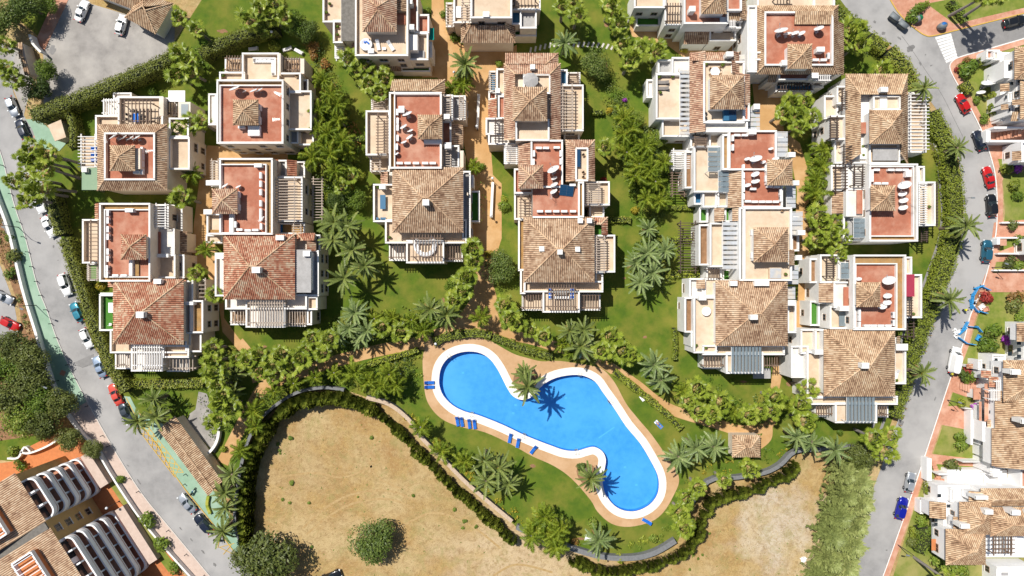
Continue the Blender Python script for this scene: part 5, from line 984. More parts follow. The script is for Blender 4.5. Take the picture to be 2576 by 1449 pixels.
h = House('white villa with big tan hip roof, nearest the dry lot on right', 'villa nearest the dry lot', 2160, 920, 'white', 'pale')
h.T(2030, 884, 2078, 1002, 6, .8); h.T(1990, 870, 2034, 950, 5, .9, floor='palefloor', win='W'); h.C(2064, 886, 6.4, 2.0, 2.0, .8); h.T(2014, 828, 2052, 890, 5.4, .8, win='W'); h.T(2050, 828, 2078, 886, 6, .7); h.hip(2072, 829, 2251, 997, 9, 3.3, 'pale'); h.C(2177, 920, 12, 1.2, 1.2, .9)
h.T(2248, 873, 2279, 966, 6, .8); h.B(2255, 866, 2282, 880, 6, 7.6, 'white', 'chimney', 'white'); h.T(2040, 996, 2258, 1018, 6, .7); h.T(2100, 1012, 2206, 1064, 6, .5); h.M(2130, 998, 2202, 1060, 8.4, 'h', 'glassroof', rib=.7, name='glass_veranda_roof'); h.T(2049, 1016, 2102, 1048, 3, .5); h.G(2050, 1012, 2101, 1045, 5.6, 8, 'v', 'slat_brown'); h.T(2202, 1018, 2234, 1050, 3, .5); h.G(2202, 1015, 2232, 1048, 5.6, 5, 'v', 'slat_brown'); h.lean(2252, 846, 2266, 868, 6.4, 7.2, 'E', 'pale', wall=0)
x, y = P(2256, 942, 6.4); mk_lwhite('white lounger on the balcony nearest the right road', (x, y, 6.03), R(75), None)

# --- small buildings
def ridged(label, name, corners, ze, rise, tile, wallm='cream', hipend=False, zb=0.0, cat='building', wall=True):
    """tiled roof over a rotated rectangle; corners: four plan points, ridge runs along the first side"""
    hh = House(label, '', *corners[0], wallm, tile, name); hh.root['category'] = cat
    p = [P3(u, v, ze) for u, v in corners]
    m0, m1 = (p[0] + p[3]) / 2, (p[1] + p[2]) / 2; ax = (p[1] - p[0]).normalized(); hw = (p[3] - p[0]).length / 2
    if hipend: m0 = m0 + ax * hw; m1 = m1 - ax * hw
    m0.z += rise; m1.z += rise
    fs = [(p[0], p[1], m0, m1), (p[2], p[3], m1, m0)]; caps = [(m0, m1)]
    if hipend: fs += [(p[3], p[0], m0, m0), (p[1], p[2], m1, m1)]; caps += [(p[0], m0), (p[3], m0), (p[1], m1), (p[2], m1)]
    hh.roofpart(fs, tile, caps)
    if wall:
        c = sum(p, Vector()) / 4; q = [c + (a - c) * .94 for a in p]; b = MB(); b.prism([(a.x, a.y) for a in q], zb, ze - .02); hh.add('wall', b, [wallm])
    return hh
ridged('long striped tiled roof of the entrance shelter beside the yellow hatching', 'entrance_shelter', [(440, 1046), (560, 1212), (524, 1248), (399, 1082)], 3.4, .9, 'pale', cat='shelter', wall=True)
ridged('small pool house with tan tiled roof among the palms', 'pool_house', [(1842, 1094), (1912, 1094), (1912, 1150), (1842, 1150)], 3.0, 1.2, 'pale', hipend=True, cat='hut')
hh = ridged('narrow tiled gate roof by the forecourt at the left edge', 'gate_roof', [(44, 108), (56, 106), (76, 188), (62, 190)], 3.0, .5, 'pale', hipend=False, cat='gate')
hh = House('carport building with orange tiled hip roofs at the top left', '', 340, 20, 'white', 'pale', 'carport'); hh.root['category'] = 'building'
def rothip(hh, c, ze, rise, tile, wall=True, ins=.9):
    p = [P3(u, v, ze) for u, v in c]; L1, L2 = (p[1] - p[0]).length, (p[2] - p[1]).length
    if L1 < L2: p = p[1:] + p[:1]; L1, L2 = L2, L1
    ax = (p[1] - p[0]).normalized(); m0, m1 = (p[0] + p[3]) / 2 + ax * L2 / 2, (p[1] + p[2]) / 2 - ax * L2 / 2
    if (m1 - m0).dot(ax) < 0: m0 = m1 = (m0 + m1) / 2
    m0.z += rise; m1.z += rise
    hh.roofpart([(p[0], p[1], m0, m1), (p[1], p[2], m1, m1), (p[2], p[3], m1, m0), (p[3], p[0], m0, m0)], tile, [(p[0], m0), (p[3], m0), (p[1], m1), (p[2], m1), (m0, m1)])
    if wall: cc = sum(p, Vector()) / 4; b = MB(); b.prism([(cc.x + (a.x - cc.x) * ins, cc.y + (a.y - cc.y) * ins) for a in p], 0, ze - .02); hh.add('wall', b, [hh.wall])
rothip(hh, [(225, -18), (262, -60), (400, -5), (378, 40)], 3.2, 1.6, 'pale'); rothip(hh, [(314, 44), (360, -14), (436, 8), (392, 86)], 3.6, 1.9, 'pale')
hh.root['label'] = 'carport building with orange tiled hip roofs at the top left'
hh = House('small hut with square pale flat roof beside left road', '', 142, 328, 'cream', 'tan', 'utility_hut'); hh.root['category'] = 'hut'
b = MB(); b.prism(pts([(120, 315), (153, 301), (166, 345), (138, 355)], 3.2), 3.0, 3.2); hh.add('roof_slab', b, ['beige']); b = MB(); b.prism(pts([(123, 317), (151, 305), (162, 343), (139, 352)], 3.0), 0, 2.99); hh.add('wall', b, ['cream'])
# ------------------------------------------------------------------ planting: prototypes
vr = random.Random(11)
def fan_frond(droop, L=1.5, Rf=0.85, seed=0):
    """Washingtonia leaf: a bare stalk and a pleated round fan, along +x"""
    r = random.Random(seed); b = MB()
    pth = []
    for i in range(5): t = i / 4; pth.append(Vector((L * t, 0, droop * L * t * t)))
    b.tube(pth, [.035, .03, .025, .02, .02], 4)
    d = (pth[-1] - pth[-2]).normalized(); up = Vector((0, 1, 0)).cross(d) * -1
    if up.z < 0: up = -up
    c = pth[-1]; n = 12
    ring = []
    for i in range(n * 2 + 1):
        a = R(-128 + 256 * i / (n * 2)); rr = Rf * (1.0 if i % 2 else 0.6) * r.uniform(.92, 1.06) * (1 - .18 * abs(a) / 2.3)
        sag = -0.28 * (rr / Rf) ** 2 * (0.6 + .6 * abs(math.sin(a)))
        ring.append(c + d * (rr * math.cos(a) + .12) + Vector((0, 1, 0)) * rr * math.sin(a) + up * (sag + (.10 if i % 2 else -.09)))
    for i in range(n * 2): b.face([c, ring[i], ring[i + 1]])
    return b.mesh('fan_leaf', ['fan_leaf'])
def pinnate(mt, L, wid, arch, nl=22, seed=0, plume=0.0, lw=.085):
    """feather leaf: arching rib with leaflets on both sides, along +x"""
    r = random.Random(seed); b = MB(); pth = []
    N = 9
    for i in range(N):
        t = i / (N - 1); a = arch[0] + (arch[1] - arch[0]) * t
        p = pth[-1] if pth else Vector((0, 0, 0)); pth.append(p + Vector((math.cos(a), 0, math.sin(a))) * (L / (N - 1)) if i else Vector((0, 0, 0)))
    b.tube(pth, [.05 * (1 - .8 * i / (N - 1)) for i in range(N)], 4, 0, False)
    for i in range(nl):
        t = .12 + .88 * (i + r.random() * .5) / nl; k = min(N - 2, int(t * (N - 1))); p = pth[k].lerp(pth[k + 1], t * (N - 1) - k); d = (pth[k + 1] - pth[k]).normalized()
        ln = wid * (math.sin(math.pi * (0.12 + .80 * t)) ** .7) * r.uniform(.85, 1.1)
        for sgn in (-1, 1):
            side = Vector((0, sgn, 0)); upv = d.cross(Vector((0, -1, 0)))
            if upv.z < 0: upv = -upv
            fw = .55 + .5 * t; v = (side + d * fw + upv * (.30 + plume * r.uniform(-1, .8))).normalized()
            tip = p + v * ln - Vector((0, 0, ln * ln * (.28 + .35 * plume)))
            mid = p + v * ln * .5; w_ = d * lw
            b.face([p - w_ * .5, p + w_ * .5, mid + w_ * .55, tip, mid - w_ * .45])
    return b.mesh('frond', [mt])
FAN = [[fan_frond(dr, L, Rf, k) for k, (L, Rf) in enumerate(((1.2, .85), (1.5, .98)))] for dr in (.35, -.05, -.45)]
def datefr(mt): return [[pinnate(mt, L, .50, a, 30, 10 + i * 3 + k, 0, .12) for k, L in enumerate((3.4, 3.8))] for i, a in enumerate(((1.25, .35), (.75, -.25), (.25, -.85), (-.3, -1.35)))]
DATE, BLUE = datefr('date_leaf'), datefr('blue_leaf'); DRY = [pinnate('dry_leaf', 3.0, .4, (-.4, -1.4), 24, 77 + k) for k in range(2)]
QUEEN = [[pinnate('queen_leaf', L, .75, a, 26, 40 + i * 3 + k, .8, .11) for k, L in enumerate((2.6, 3.0))] for i, a in enumerate(((1.3, -.1), (.8, -.7), (.3, -1.2)))]
def trunk_mesh(hh, r0, r1, mt, lean=0.0, bulge=0.0):
    b = MB(); n = 9; p = []; rr = []
    for i in range(n): t = i / (n - 1); p.append((lean * math.sin(t * 1.5), 0, hh * t)); rr.append((r0 + (r1 - r0) * t) * (1 + (.10 if i % 2 else 0)) + (bulge if i >= n - 2 else 0))
    b.tube(p, rr, 9, 0, True); return b.mesh('trunk', [mt])
TR = {}
def trunk(hh, kind):
    k = (round(hh * 2), kind)
    if k not in TR: TR[k] = trunk_mesh(hh, .30 if kind == 'fan' else .34 if kind == 'date' else .17, .17 if kind == 'fan' else .30 if kind == 'date' else .13, 'trunkgrey' if kind != 'date' else 'trunk', bulge=.12 if kind == 'date' else 0)
    return TR[k]
def dry_skirt():
    b = MB(); r = random.Random(5)
    for i in range(26):
        a = r.uniform(0, 6.283); rr = r.uniform(.3, .9); z = r.uniform(-1.3, -.2)
        c, s_ = math.cos(a), math.sin(a); b.face([(c * .1 - s_ * .06, s_ * .1 + c * .06, .1), (c * .1 + s_ * .06, s_ * .1 - c * .06, .1), (c * rr + s_ * .2, s_ * rr - c * .2, z), (c * rr - s_ * .2, s_ * rr + c * .2, z)])
    return b.mesh('dead_leaf_skirt', ['dry_leaf'])
SKIRT = dry_skirt()
def fruit():
    b = MB(); r = random.Random(3)
    for i in range(40):
        a = r.uniform(0, 6.283); e = r.uniform(.1, 1.1); d = Vector((math.cos(a) * math.cos(e), math.sin(a) * math.cos(e), math.sin(e))) * r.uniform(.4, .9); s_ = Vector((-math.sin(a), math.cos(a), 0)) * .05
        b.face([s_, -s_, d - s_, d + s_])
    return b.mesh('fruit_stalks', ['leaf_gold'])
FRUIT = fruit()
def palm(kind, u, v, hh, label, group=None, sc=1.0):
    """crown centre is at plan position (u,v) when seen at its own height"""
    top = hh + (.4 if kind != 'queen' else .6)
    x, y = P(u, v, top); r = empty({'fan': 'fan_palm', 'date': 'date_palm', 'blue': 'date_palm', 'queen': 'feather_palm'}[kind], (x, y, 0.02), vr.uniform(0, 6.28)); tag(r, label, 'palm tree', group)
    ob('trunk', trunk(hh, 'date' if kind == 'blue' else kind), r); r.rotation_euler = (vr.uniform(-.05, .05), vr.uniform(-.05, .05), vr.uniform(0, 6.28)); sc *= vr.uniform(.88, 1.1)
    if kind == 'fan':
        n = vr.randint(25, 30); ob('dead_leaf_skirt', SKIRT, r, (0, 0, hh), (0, 0, vr.uniform(0, 6)), (sc, sc, sc))
        for i in range(n):
            t = i / n; lv = 0 if t < .3 else 1 if t < .65 else 2
            el = (1.15 - t * 1.5) + vr.uniform(-.15, .15); q = vr.uniform(.82, 1.1) * sc * (.75 if lv == 0 else 1)
            ob('frond', FAN[lv][vr.randint(0, 1)], r, (0, 0, hh), (vr.uniform(-.3, .3), -el, i * 2.39996 + vr.uniform(-.2, .2)), (q, q, q))
    else:
        src = {'date': DATE, 'blue': BLUE, 'queen': QUEEN}[kind]; n = vr.randint(26, 31) if kind != 'queen' else vr.randint(15, 19); m = len(src)
        if kind == 'date' and vr.random() < .55: ob('fruit_stalks', FRUIT, r, (0, 0, hh), (0, 0, 0), (sc, sc, sc))
        for i in range(n):
            t = (i + vr.random()) / n; lv = min(m - 1, int(t ** 1.0 * m)); q = vr.uniform(.75, 1.1) * sc
            ob('frond', (DRY if lv == m - 1 and kind != 'queen' and vr.random() < .3 else src[lv])[vr.randint(0, 1)], r, (0, 0, hh), (vr.uniform(-.25, .25), vr.uniform(-.12, .12), i * 2.39996 + vr.uniform(-.2, .2)), (q, q, q))
    return r
def leafcloud(b, r, c, rad, n, size, mi=0, flat=.35, hollow=.55, upb=.45):
    """leaf-sized faces through a lumpy ellipsoid"""
    for i in range(n):
        while True:
            d = Vector((r.uniform(-1, 1), r.uniform(-1, 1), r.uniform(-1, 1)))
            if .05 < d.length < 1: break
        d.normalize(); q = hollow + (1 - hollow) * r.random() ** .5
        p = Vector((c[0] + d.x * rad[0] * q, c[1] + d.y * rad[1] * q, c[2] + d.z * rad[2] * q))
        nrm = (d + Vector((r.uniform(-.7, .7), r.uniform(-.7, .7), r.uniform(-.2, .9) + upb))).normalized()
        a = nrm.orthogonal().normalized(); a = (Matrix.Rotation(r.uniform(0, 6.28), 3, nrm) @ a); e = nrm.cross(a); s_ = size * r.uniform(.6, 1.3)
        b.face([p - a * s_, p + e * s_ * .5, p + a * s_, p - e * s_ * .5], mi)
def shrub_mesh(mt, seed, n=330, size=.15, lumps=6, core=True, hgt=.8):
    r = random.Random(seed); b = MB(); mats = [mt]
    for k in range(lumps):
        a = r.uniform(0, 6.28); q = r.uniform(.1, .62) if k else 0; rr = r.uniform(.38, .6) if k else .68
        leafcloud(b, r, (math.cos(a) * q, math.sin(a) * q, hgt * r.uniform(.4, .75)), (rr, rr, rr * .8 * hgt), n // lumps, size)
    return b.mesh('foliage', mats)
def stem_mesh(hh=.5, r0=.06, mt='trunk', nb=5):
    b = MB(); r = random.Random(2)
    b.tube([(0, 0, -.02), (0, 0, hh * .6)], [r0, r0 * .7], 6)
    for i in range(nb): a = i * 6.28 / nb + r.random(); b.tube([(0, 0, hh * .5), (math.cos(a) * .3 * hh, math.sin(a) * .3 * hh, hh)], [r0 * .6, r0 * .3], 5)
    return b.mesh('stem', [mt])
STEM = stem_mesh()
SHR = {}
for nm, mt in (('dark', 'leaf_dark'), ('mid', 'leaf_mid'), ('lime', 'leaf_lime'), ('gold', 'leaf_gold'), ('rust', 'leaf_rust'), ('purple', 'flower_purple'), ('red', 'flower_red'), ('olive', 'leaf_olive'), ('clip', 'leaf_clip')):
    SHR[nm] = [shrub_mesh(mt, 60 + k) for k in range(3)]
SHN = {'dark': ('shrub', 'dark green'), 'mid': ('shrub', 'mid green'), 'lime': ('shrub', 'lime green'), 'gold': ('shrub', 'golden yellow'), 'rust': ('shrub', 'rust-brown'), 'purple': ('flowering_shrub', 'purple flowering'), 'red': ('flowering_shrub', 'dark red'), 'olive': ('shrub', 'olive green'), 'clip': ('clipped_shrub', 'rounded clipped green')}
def shrub(kind, u, v, rad, label, hh=None, z=0.02, group=None):
    hh = hh or rad * 1.3; x, y = P(u, v, z + hh * .6); r = empty(SHN[kind][0], (x, y, z), vr.uniform(0, 6.28)); tag(r, label, 'shrub', group)
    ob('foliage', vr.choice(SHR[kind]), r, (0, 0, 0), (0, 0, 0), (rad, rad, hh)); ob('stem', STEM, r, (0, 0, 0), (0, 0, 0), (hh, hh, hh)); return r
def tree_mesh(mt, seed, n, size, lumps, rad, zc, flat=.7):
    r = random.Random(seed); b = MB()
    for k in range(lumps):
        a = r.uniform(0, 6.28); q = rad * .68 * math.sqrt(r.random()); rr = rad * r.uniform(.26, .46)
        z = zc + rad * flat * (1 - (q / rad) ** 2) * r.uniform(.2, .8)
        leafcloud(b, r, (math.cos(a) * q, math.sin(a) * q, z), (rr, rr, rr * .75), n // lumps, size, hollow=.45)
    return b.mesh('crown', [mt])
def branch_mesh(hh, rad, seed, r0=.3):
    r = random.Random(seed); b = MB(); b.tube([(0, 0, -.05), (.05, .03, hh * .3), (0, .05, hh * .55)], [r0, r0 * .75, r0 * .6], 8)
    for i in range(8):
        a = i * .79 + r.uniform(-.2, .2); q = rad * r.uniform(.45, .75); b.tube([(0, .05, hh * r.uniform(.35, .55)), (math.cos(a) * q * .5, math.sin(a) * q * .5, hh * .75), (math.cos(a) * q, math.sin(a) * q, hh * r.uniform(.85, 1.1))], [r0 * .45, r0 * .3, r0 * .12], 6)
    return b.mesh('trunk', ['trunk'])
TREEM = [tree_mesh('leaf_olive', 80 + k, 5200, .21, 34, 4.0, 2.6) for k in range(3)]; TREEB = [tree_mesh('leaf_dark', 90 + k, 5200, .2, 34, 4.0, 2.6) for k in range(2)]; TREEL = [tree_mesh('leaf_mid', 94, 4500, .2, 30, 4.0, 2.6)]
TRB = branch_mesh(3.6, 3.4, 4)
def tree(src, u, v, rad, label, hh=5.0, group=None, nm='broadleaf_tree'):
    x, y = P(u, v, hh * .7); r = empty(nm, (x, y, 0.02), vr.uniform(0, 6.28)); tag(r, label, 'tree', group); k = rad / 4.0; kz = hh / 5.2
    ob('crown', vr.choice(src), r, (0, 0, 0), (0, 0, 0), (k, k, kz)); ob('trunk', TRB, r, (0, 0, 0), (0, 0, 0), (k, k, kz)); return r
def cypress_mesh(mt, seed, n=360, hh=1.0, rad=.2, size=.085, tip=.35):
    r = random.Random(seed); b = MB()
    for i in range(n):
        t = r.random() ** .8; a = r.uniform(0, 6.28); rr = rad * (math.sin(math.pi * (.18 + .82 * t)) ** .75) * r.uniform(.6, 1.1); z = hh * (.05 + .95 * t)
        p = Vector((math.cos(a) * rr, math.sin(a) * rr, z)); d = Vector((math.cos(a) * tip, math.sin(a) * tip, 1)).normalized(); s_ = Vector((-math.sin(a), math.cos(a), 0)); q = size * r.uniform(.7, 1.4)
        b.face([p - s_ * q * .45, p + s_ * q * .45, p + d * q * 1.9])
    return b.mesh('foliage', [mt])
CYP = [cypress_mesh('leaf_cyp', 100 + k) for k in range(4)]
def pine_mesh(seed):
    """conifer of feathery sprays that reach up and out"""
    r = random.Random(seed); b = MB()
    for k in range(95):
        t = r.random() ** .75; a = r.uniform(0, 6.28); L = .40 * (1 - t) ** .6 * r.uniform(.55, 1.15) + .05; z0 = .06 + .88 * t; d = Vector((math.cos(a), math.sin(a), r.uniform(.15, .6))).normalized(); s_ = Vector((-math.sin(a), math.cos(a), 0))
        for i in range(46):
            q = r.random() ** .8; p = Vector((0, 0, z0)) + d * L * q + s_ * r.uniform(-1, 1) * .055 * (1.15 - q) + Vector((0, 0, r.uniform(-.02, .03))); e = (d + s_ * r.uniform(-.9, .9) + Vector((0, 0, r.uniform(0, .5)))).normalized(); f = e.cross(Vector((r.uniform(-.3, .3), r.uniform(-.3, .3), 1))).normalized(); w_ = r.uniform(.02, .04)
            b.face([p - f * w_ * .4, p + f * w_ * .4, p + e * w_ * 2.2])
    return b.mesh('foliage', ['leaf_pine'])
PINE = [pine_mesh(110 + k) for k in range(4)]
CTR = None
def cyp_trunk():
    b = MB(); b.tube([(0, 0, 0), (0, 0, .9)], [.035, .01], 6); return b.mesh('trunk', ['trunk'])
CTR = cyp_trunk()
def cypress(u, v, hh, label, group, wid=1.0, nm='cypress', src=CYP, base=True):
    x, y = P(u, v, 0 if base else hh * .5); r = empty(nm, (x, y, 0.0), vr.uniform(0, 6.28)); tag(r, label, 'tree' if src is PINE else 'cypress', group); w_ = hh * wid
    ob('foliage', vr.choice(src), r, (0, 0, 0), (vr.uniform(-.05, .05), vr.uniform(-.05, .05), 0), (w_, w_, hh)); ob('trunk', CTR, r, (0, 0, 0), (0, 0, 0), (w_ * .7, w_ * .7, hh)); return r
def hedge(label, line, wid, hh, mt='leaf_hedge', dens=26, size=.17, z0=0.02, rough=.25, name='hedge', base=False):
    """a leafy wall along a plan line: leaf faces over top and flanks and an added dark core that blocks light"""
    p = smoothline(pts(line, 0 if base else hh), 4); r = random.Random(int(line[0][0] * 7 + line[0][1])); o = Vector((*p[0], z0)); root = empty(name, o); tag(root, label, 'hedge')
    b = MB(); core = MB()
    for i in range(len(p) - 1):
        a, c = Vector(p[i]), Vector(p[i + 1]); L = (c - a).length
        if L < .01: continue
        d = (c - a) / L; nx = Vector((-d.y, d.x)); n = int(L * (wid + 2 * hh * .8) * dens)
        bulge = 1 + rough * math.sin(i * 1.7 + r.random() * 2) * .5
        for k in range(n):
            q = r.random(); w2 = wid / 2 * bulge; s_ = r.random() * (wid + 1.6 * hh)
            if s_ < wid: off = (s_ / wid * 2 - 1) * w2; z = hh * (1 - .12 * (off / w2) ** 2) + r.uniform(-.28, .22) * rough * 2; up = 1.2; sd = 0
            else:
                sd = -1 if s_ - wid < .8 * hh else 1; z = hh * r.uniform(.1, 1.0); off = sd * w2 * r.uniform(.85, 1.1); up = .4
            pt = a + d * L * q + nx * off; nrm = Vector((nx.x * sd + r.uniform(-.7, .7), nx.y * sd + r.uniform(-.7, .7), up + r.uniform(-.2, .6))).normalized()
            u_ = nrm.orthogonal().normalized(); u_ = Matrix.Rotation(r.uniform(0, 6.28), 3, nrm) @ u_; e = nrm.cross(u_); q2 = size * r.uniform(.6, 1.4)
            P0 = Vector((pt.x - o.x, pt.y - o.y, z)); b.face([P0 - u_ * q2, P0 + e * q2 * .5, P0 + u_ * q2, P0 - e * q2 * .5])
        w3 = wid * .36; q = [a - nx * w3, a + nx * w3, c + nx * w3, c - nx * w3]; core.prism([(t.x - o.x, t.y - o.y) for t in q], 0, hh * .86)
    ob('foliage', b.mesh('foliage', [mt]), root); ob('light_block_core', core.mesh('light_block_core', ['lightblockcore']), root); return root
mat('lightblockcore', (0.022, 0.03, 0.010), (0.035, 0.038, 0.016), 2, 1.0)  # near-black solid filler added inside hedges to stop light passing through
def bed(label_mats, poly, n, hmin, hmax, seed, name='ground_cover', size=.2):
    """ground-cover planting nobody could count: leaf tufts over a bed"""
    r = random.Random(seed); pp = pts(poly); xs = [q[0] for q in pp]; ys = [q[1] for q in pp]; b = MB(); cnt = 0
    A = abs(area(pp)); n = int(A * n)
    while cnt < n:
        x, y = r.uniform(min(xs), max(xs)), r.uniform(min(ys), max(ys))
        if not inside(x, y, pp): continue
        cnt += 1; hh = r.uniform(hmin, hmax); mi = int(abs(math.sin(x * .35 + 1.3 * math.sin(y * .3)) * 1.7 + r.uniform(-.45, .45)) % len(label_mats)); rr = hh * .7 + .15
        leafcloud(b, r, (x, y, hh * .5), (rr, rr, hh * .5), 13, size, mi, upb=.6)
    o = ob(name, b.mesh(name, label_mats)); o['kind'] = 'stuff'; return o
# ------------------------------------------------------------------ planting: where it grows
def clump(kind, phrase, where, lst, hh, sc=1.0, rank='left', jit=.8):
    key = (lambda q: q[0]) if rank == 'left' else (lambda q: q[1])
    l = sorted(lst, key=key)
    for i, q in enumerate(l):
        lab = '%s %s' % (phrase, where) + ('' if len(l) == 1 else ', %s from %s' % (ordw(i), 'left' if rank == 'left' else 'top'))
        palm(kind, q[0], q[1], (q[2] if len(q) > 2 else hh) + vr.uniform(-jit, jit) * .5, lab, 'palms', (q[3] if len(q) > 3 else sc) * vr.uniform(.93, 1.07))
FP, DP, BP, QP = 'green fan palm', 'green date palm', 'blue-green date palm', 'feathery green palm'
clump('fan', FP, 'on the top left lawn', [(448, 41), (494, 75)], 6); clump('fan', FP, 'in the clump at the top edge, left half', [(627, 47), (655, 18), (677, 32), (712, 37), (690, 5)], 7)
clump('fan', FP, 'in the clump beside the forecourt hedge', [(449, 135), (470, 152), (444, 188), (479, 178)], 6, rank='top'); clump('fan', FP, 'between the two upper left villas', [(447, 322), (478, 312), (504, 308)], 6, .9)
clump('fan', FP, 'standing alone left of the second column', [(457, 497)], 7.5, 1.1); clump('fan', FP, 'along the narrow left alley', [(489, 684), (541, 738)], 6, .9, rank='top')
clump('fan', FP, 'in the tall clump over the left road', [(75, 377), (57, 402), (86, 398), (32, 455), (62, 442), (76, 475), (98, 462), (70, 498), (110, 385), (108, 425)], 10, 1.0, rank='top'); clump('fan', FP, 'at the left edge by the gate', [(10, 105), (30, 196), (6, 170)], 7, rank='top')
clump('fan', FP, 'below the hot tub villa', [(876, 150), (919, 155), (966, 192), (926, 212), (955, 228), (900, 175)], 6.5); clump('fan', FP, 'at the top centre garden, near the left', [(1418, 15), (1453, 32), (1440, 5)], 7); clump('fan', FP, 'at the top centre garden, near the right', [(1535, 15), (1562, 52), (1548, 32)], 7)
clump('fan', FP, 'in the clump left of the white terrace, fifth column', [(1573, 107), (1615, 120), (1583, 157), (1658, 127), (1600, 140)], 6.5); clump('fan', FP, 'right of the solar panel villa', [(1525, 370)], 6)
clump('fan', FP, 'in the clump below the skirt-roofed white villa', [(1987, 260), (2030, 260), (2003, 292), (2042, 292), (2012, 316), (1972, 285)], 6.5); clump('fan', FP, 'beside the upper right road hedge', [(2140, 72), (2160, 70), (2137, 102), (2160, 112)], 6, rank='top'); clump('fan', FP, 'over the tan roofs by the right road', [(2224, 172)], 7)
clump('fan', FP, 'in the clump right of the fifth column', [(2065, 542), (2107, 562), (2055, 600), (2090, 585), (2127, 602), (2107, 640), (2070, 570)], 6.5, 1.05); clump('fan', FP, 'right of the ring sofa villa', [(1186, 627), (1176, 697), (1190, 660)], 6.5, rank='top')
clump('fan', FP, 'on the central path above the pool', [(1141, 757), (1269, 767), (1285, 800), (1303, 812), (1160, 735), (1165, 700)], 6); clump('fan', FP, 'in the row above the right pool lobe', [(1368, 847), (1538, 846), (1510, 884), (1570, 880)], 6)
clump('fan', FP, 'in the long column left of the sandy path', [(529, 880), (532, 912), (545, 937), (528, 945), (542, 975), (560, 997), (570, 1025), (529, 1067), (550, 1010), (552, 1050)], 7, rank='top'); clump('fan', FP, 'in the row above the sandy path', [(617, 910), (652, 893), (679, 925), (704, 893), (650, 937), (749, 903), (782, 850), (822, 852), (809, 888), (770, 880)], 6)
clump('fan', FP, 'in the row left of the pool', [(956, 825), (1006, 835)], 5.5); clump('fan', FP, 'in the clump left below the blue veranda', [(1760, 980), (1735, 1012), (1812, 1015), (1760, 1040), (1790, 1040)], 6, 1.05); clump('fan', FP, 'in the clump right below the blue veranda', [(1950, 1002), (1917, 1035), (1882, 1047), (1945, 1035)], 6.5)
clump('fan', FP, 'in the column beside the dry lot villa', [(2030, 975), (2017, 1022), (2027, 1060)], 6.5, rank='top'); clump('fan', FP, 'along the dry lot wall below the pool house', [(1887, 1184), (1822, 1210), (1757, 1225), (1730, 1257), (1725, 1327), (1712, 1290)], 5.5); clump('fan', FP, 'at the bend of the right road', [(2204, 1102), (2243, 1100), (2232, 1134)], 7.5)
clump('date', DP, 'on the sandy square at the top centre', [(1168, 160)], 6.5, 1.0); clump('blue', BP, 'on the lawn right of the dark lean-to', [(1423, 107)], 5.5, 1.0)
clump('date', DP, 'in the group left of the ring sofa villa', [(876, 566), (886, 630), (914, 672), (866, 697), (840, 562), (838, 604)], 6.5, .95); clump('blue', BP, 'in the group between third and fourth gardens', [(1630, 575, 4, .7), (1628, 642), (1676, 632), (1645, 686), (1613, 712), (1600, 660)], 5.5, .95)
clump('date', DP, 'in the dark group above the pool', [(1433, 834), (1468, 828), (1463, 872)], 5.5, .95); clump('blue', BP, 'right of the pool', [(1650, 915), (1662, 955)], 6, 1.0, rank='top'); clump('date', DP, 'leaning over the pool between its lobes', [(1323, 978, 9.5, .95)], 9); clump('date', DP, 'short and dark behind the pool palm', [(1316, 942, 6, .8)], 6)
clump('date', DP, 'on the deck beside the lower pool lobe', [(1483, 1205)], 7, 1.0); clump('blue', BP, 'on the deck right of the lower pool lobe', [(1705, 1152), (1747, 1124), (1797, 1126)], 6, 1.0); clump('blue', BP, 'by the curved wall below the pool', [(1505, 1362, 5, .9)], 5); clump('date', DP, 'on the lawn left below the pool', [(1218, 1154), (1254, 1172), (1226, 1210), (1279, 1220)], 6, .95)
clump('date', DP, 'at the top of the central path', [(1084, 777), (1121, 792)], 5, .9); clump('blue', BP, 'in the planting left of the central path', [(874, 825), (921, 830), (891, 787)], 5, .85); clump('blue', BP, 'along the wall above the right dry lot', [(2005, 1100), (2042, 1114), (2100, 1132)], 6, .95); clump('date', DP, 'on the right road verge', [(2324, 222, 7, .9), (2412, 372, 6, .75), (2428, 566, 7.5, .95), (2390, 757, 7, .9), (2322, 938, 6.5, .85)], 7, rank='top')
clump('date', DP, 'between entrance shelter and cypress hedge', [(584, 1194), (562, 1242, 5, .8), (566, 1274, 5, .8), (557, 1335, 5, .85)], 5.5, .85, rank='top'); clump('date', DP, 'at the upper end of the entrance shelter', [(347, 1057, 5, .75), (390, 1047), (385, 1007)], 5, .85)
clump('queen', QP, 'below the sandy square at top centre', [(1141, 227), (1160, 205)], 4.5); clump('queen', QP, 'in the garden right of the corner sofa villa', [(829, 232), (842, 262), (827, 332), (800, 322), (815, 200)], 6, rank='top'); clump('queen', QP, 'right of the middle villa, second column', [(784, 395), (829, 390), (842, 427), (862, 350)], 6); clump('queen', QP, 'in the narrow left alley', [(482, 435), (517, 627)], 4.5, .85, rank='top')
clump('queen', QP, 'in the alley right of the dish-covered villa', [(2060, 447), (2066, 415), (2073, 375), (2055, 480)], 5, rank='top'); clump('queen', QP, 'on the path above the pool hedge', [(1209, 795)], 5); clump('queen', QP, 'in the garden left of the pool', [(921, 960), (976, 945), (994, 972), (890, 935), (955, 975)], 5); clump('queen', QP, 'by the wall left below the pool', [(1059, 1072), (1109, 1137), (1166, 1160)], 5)
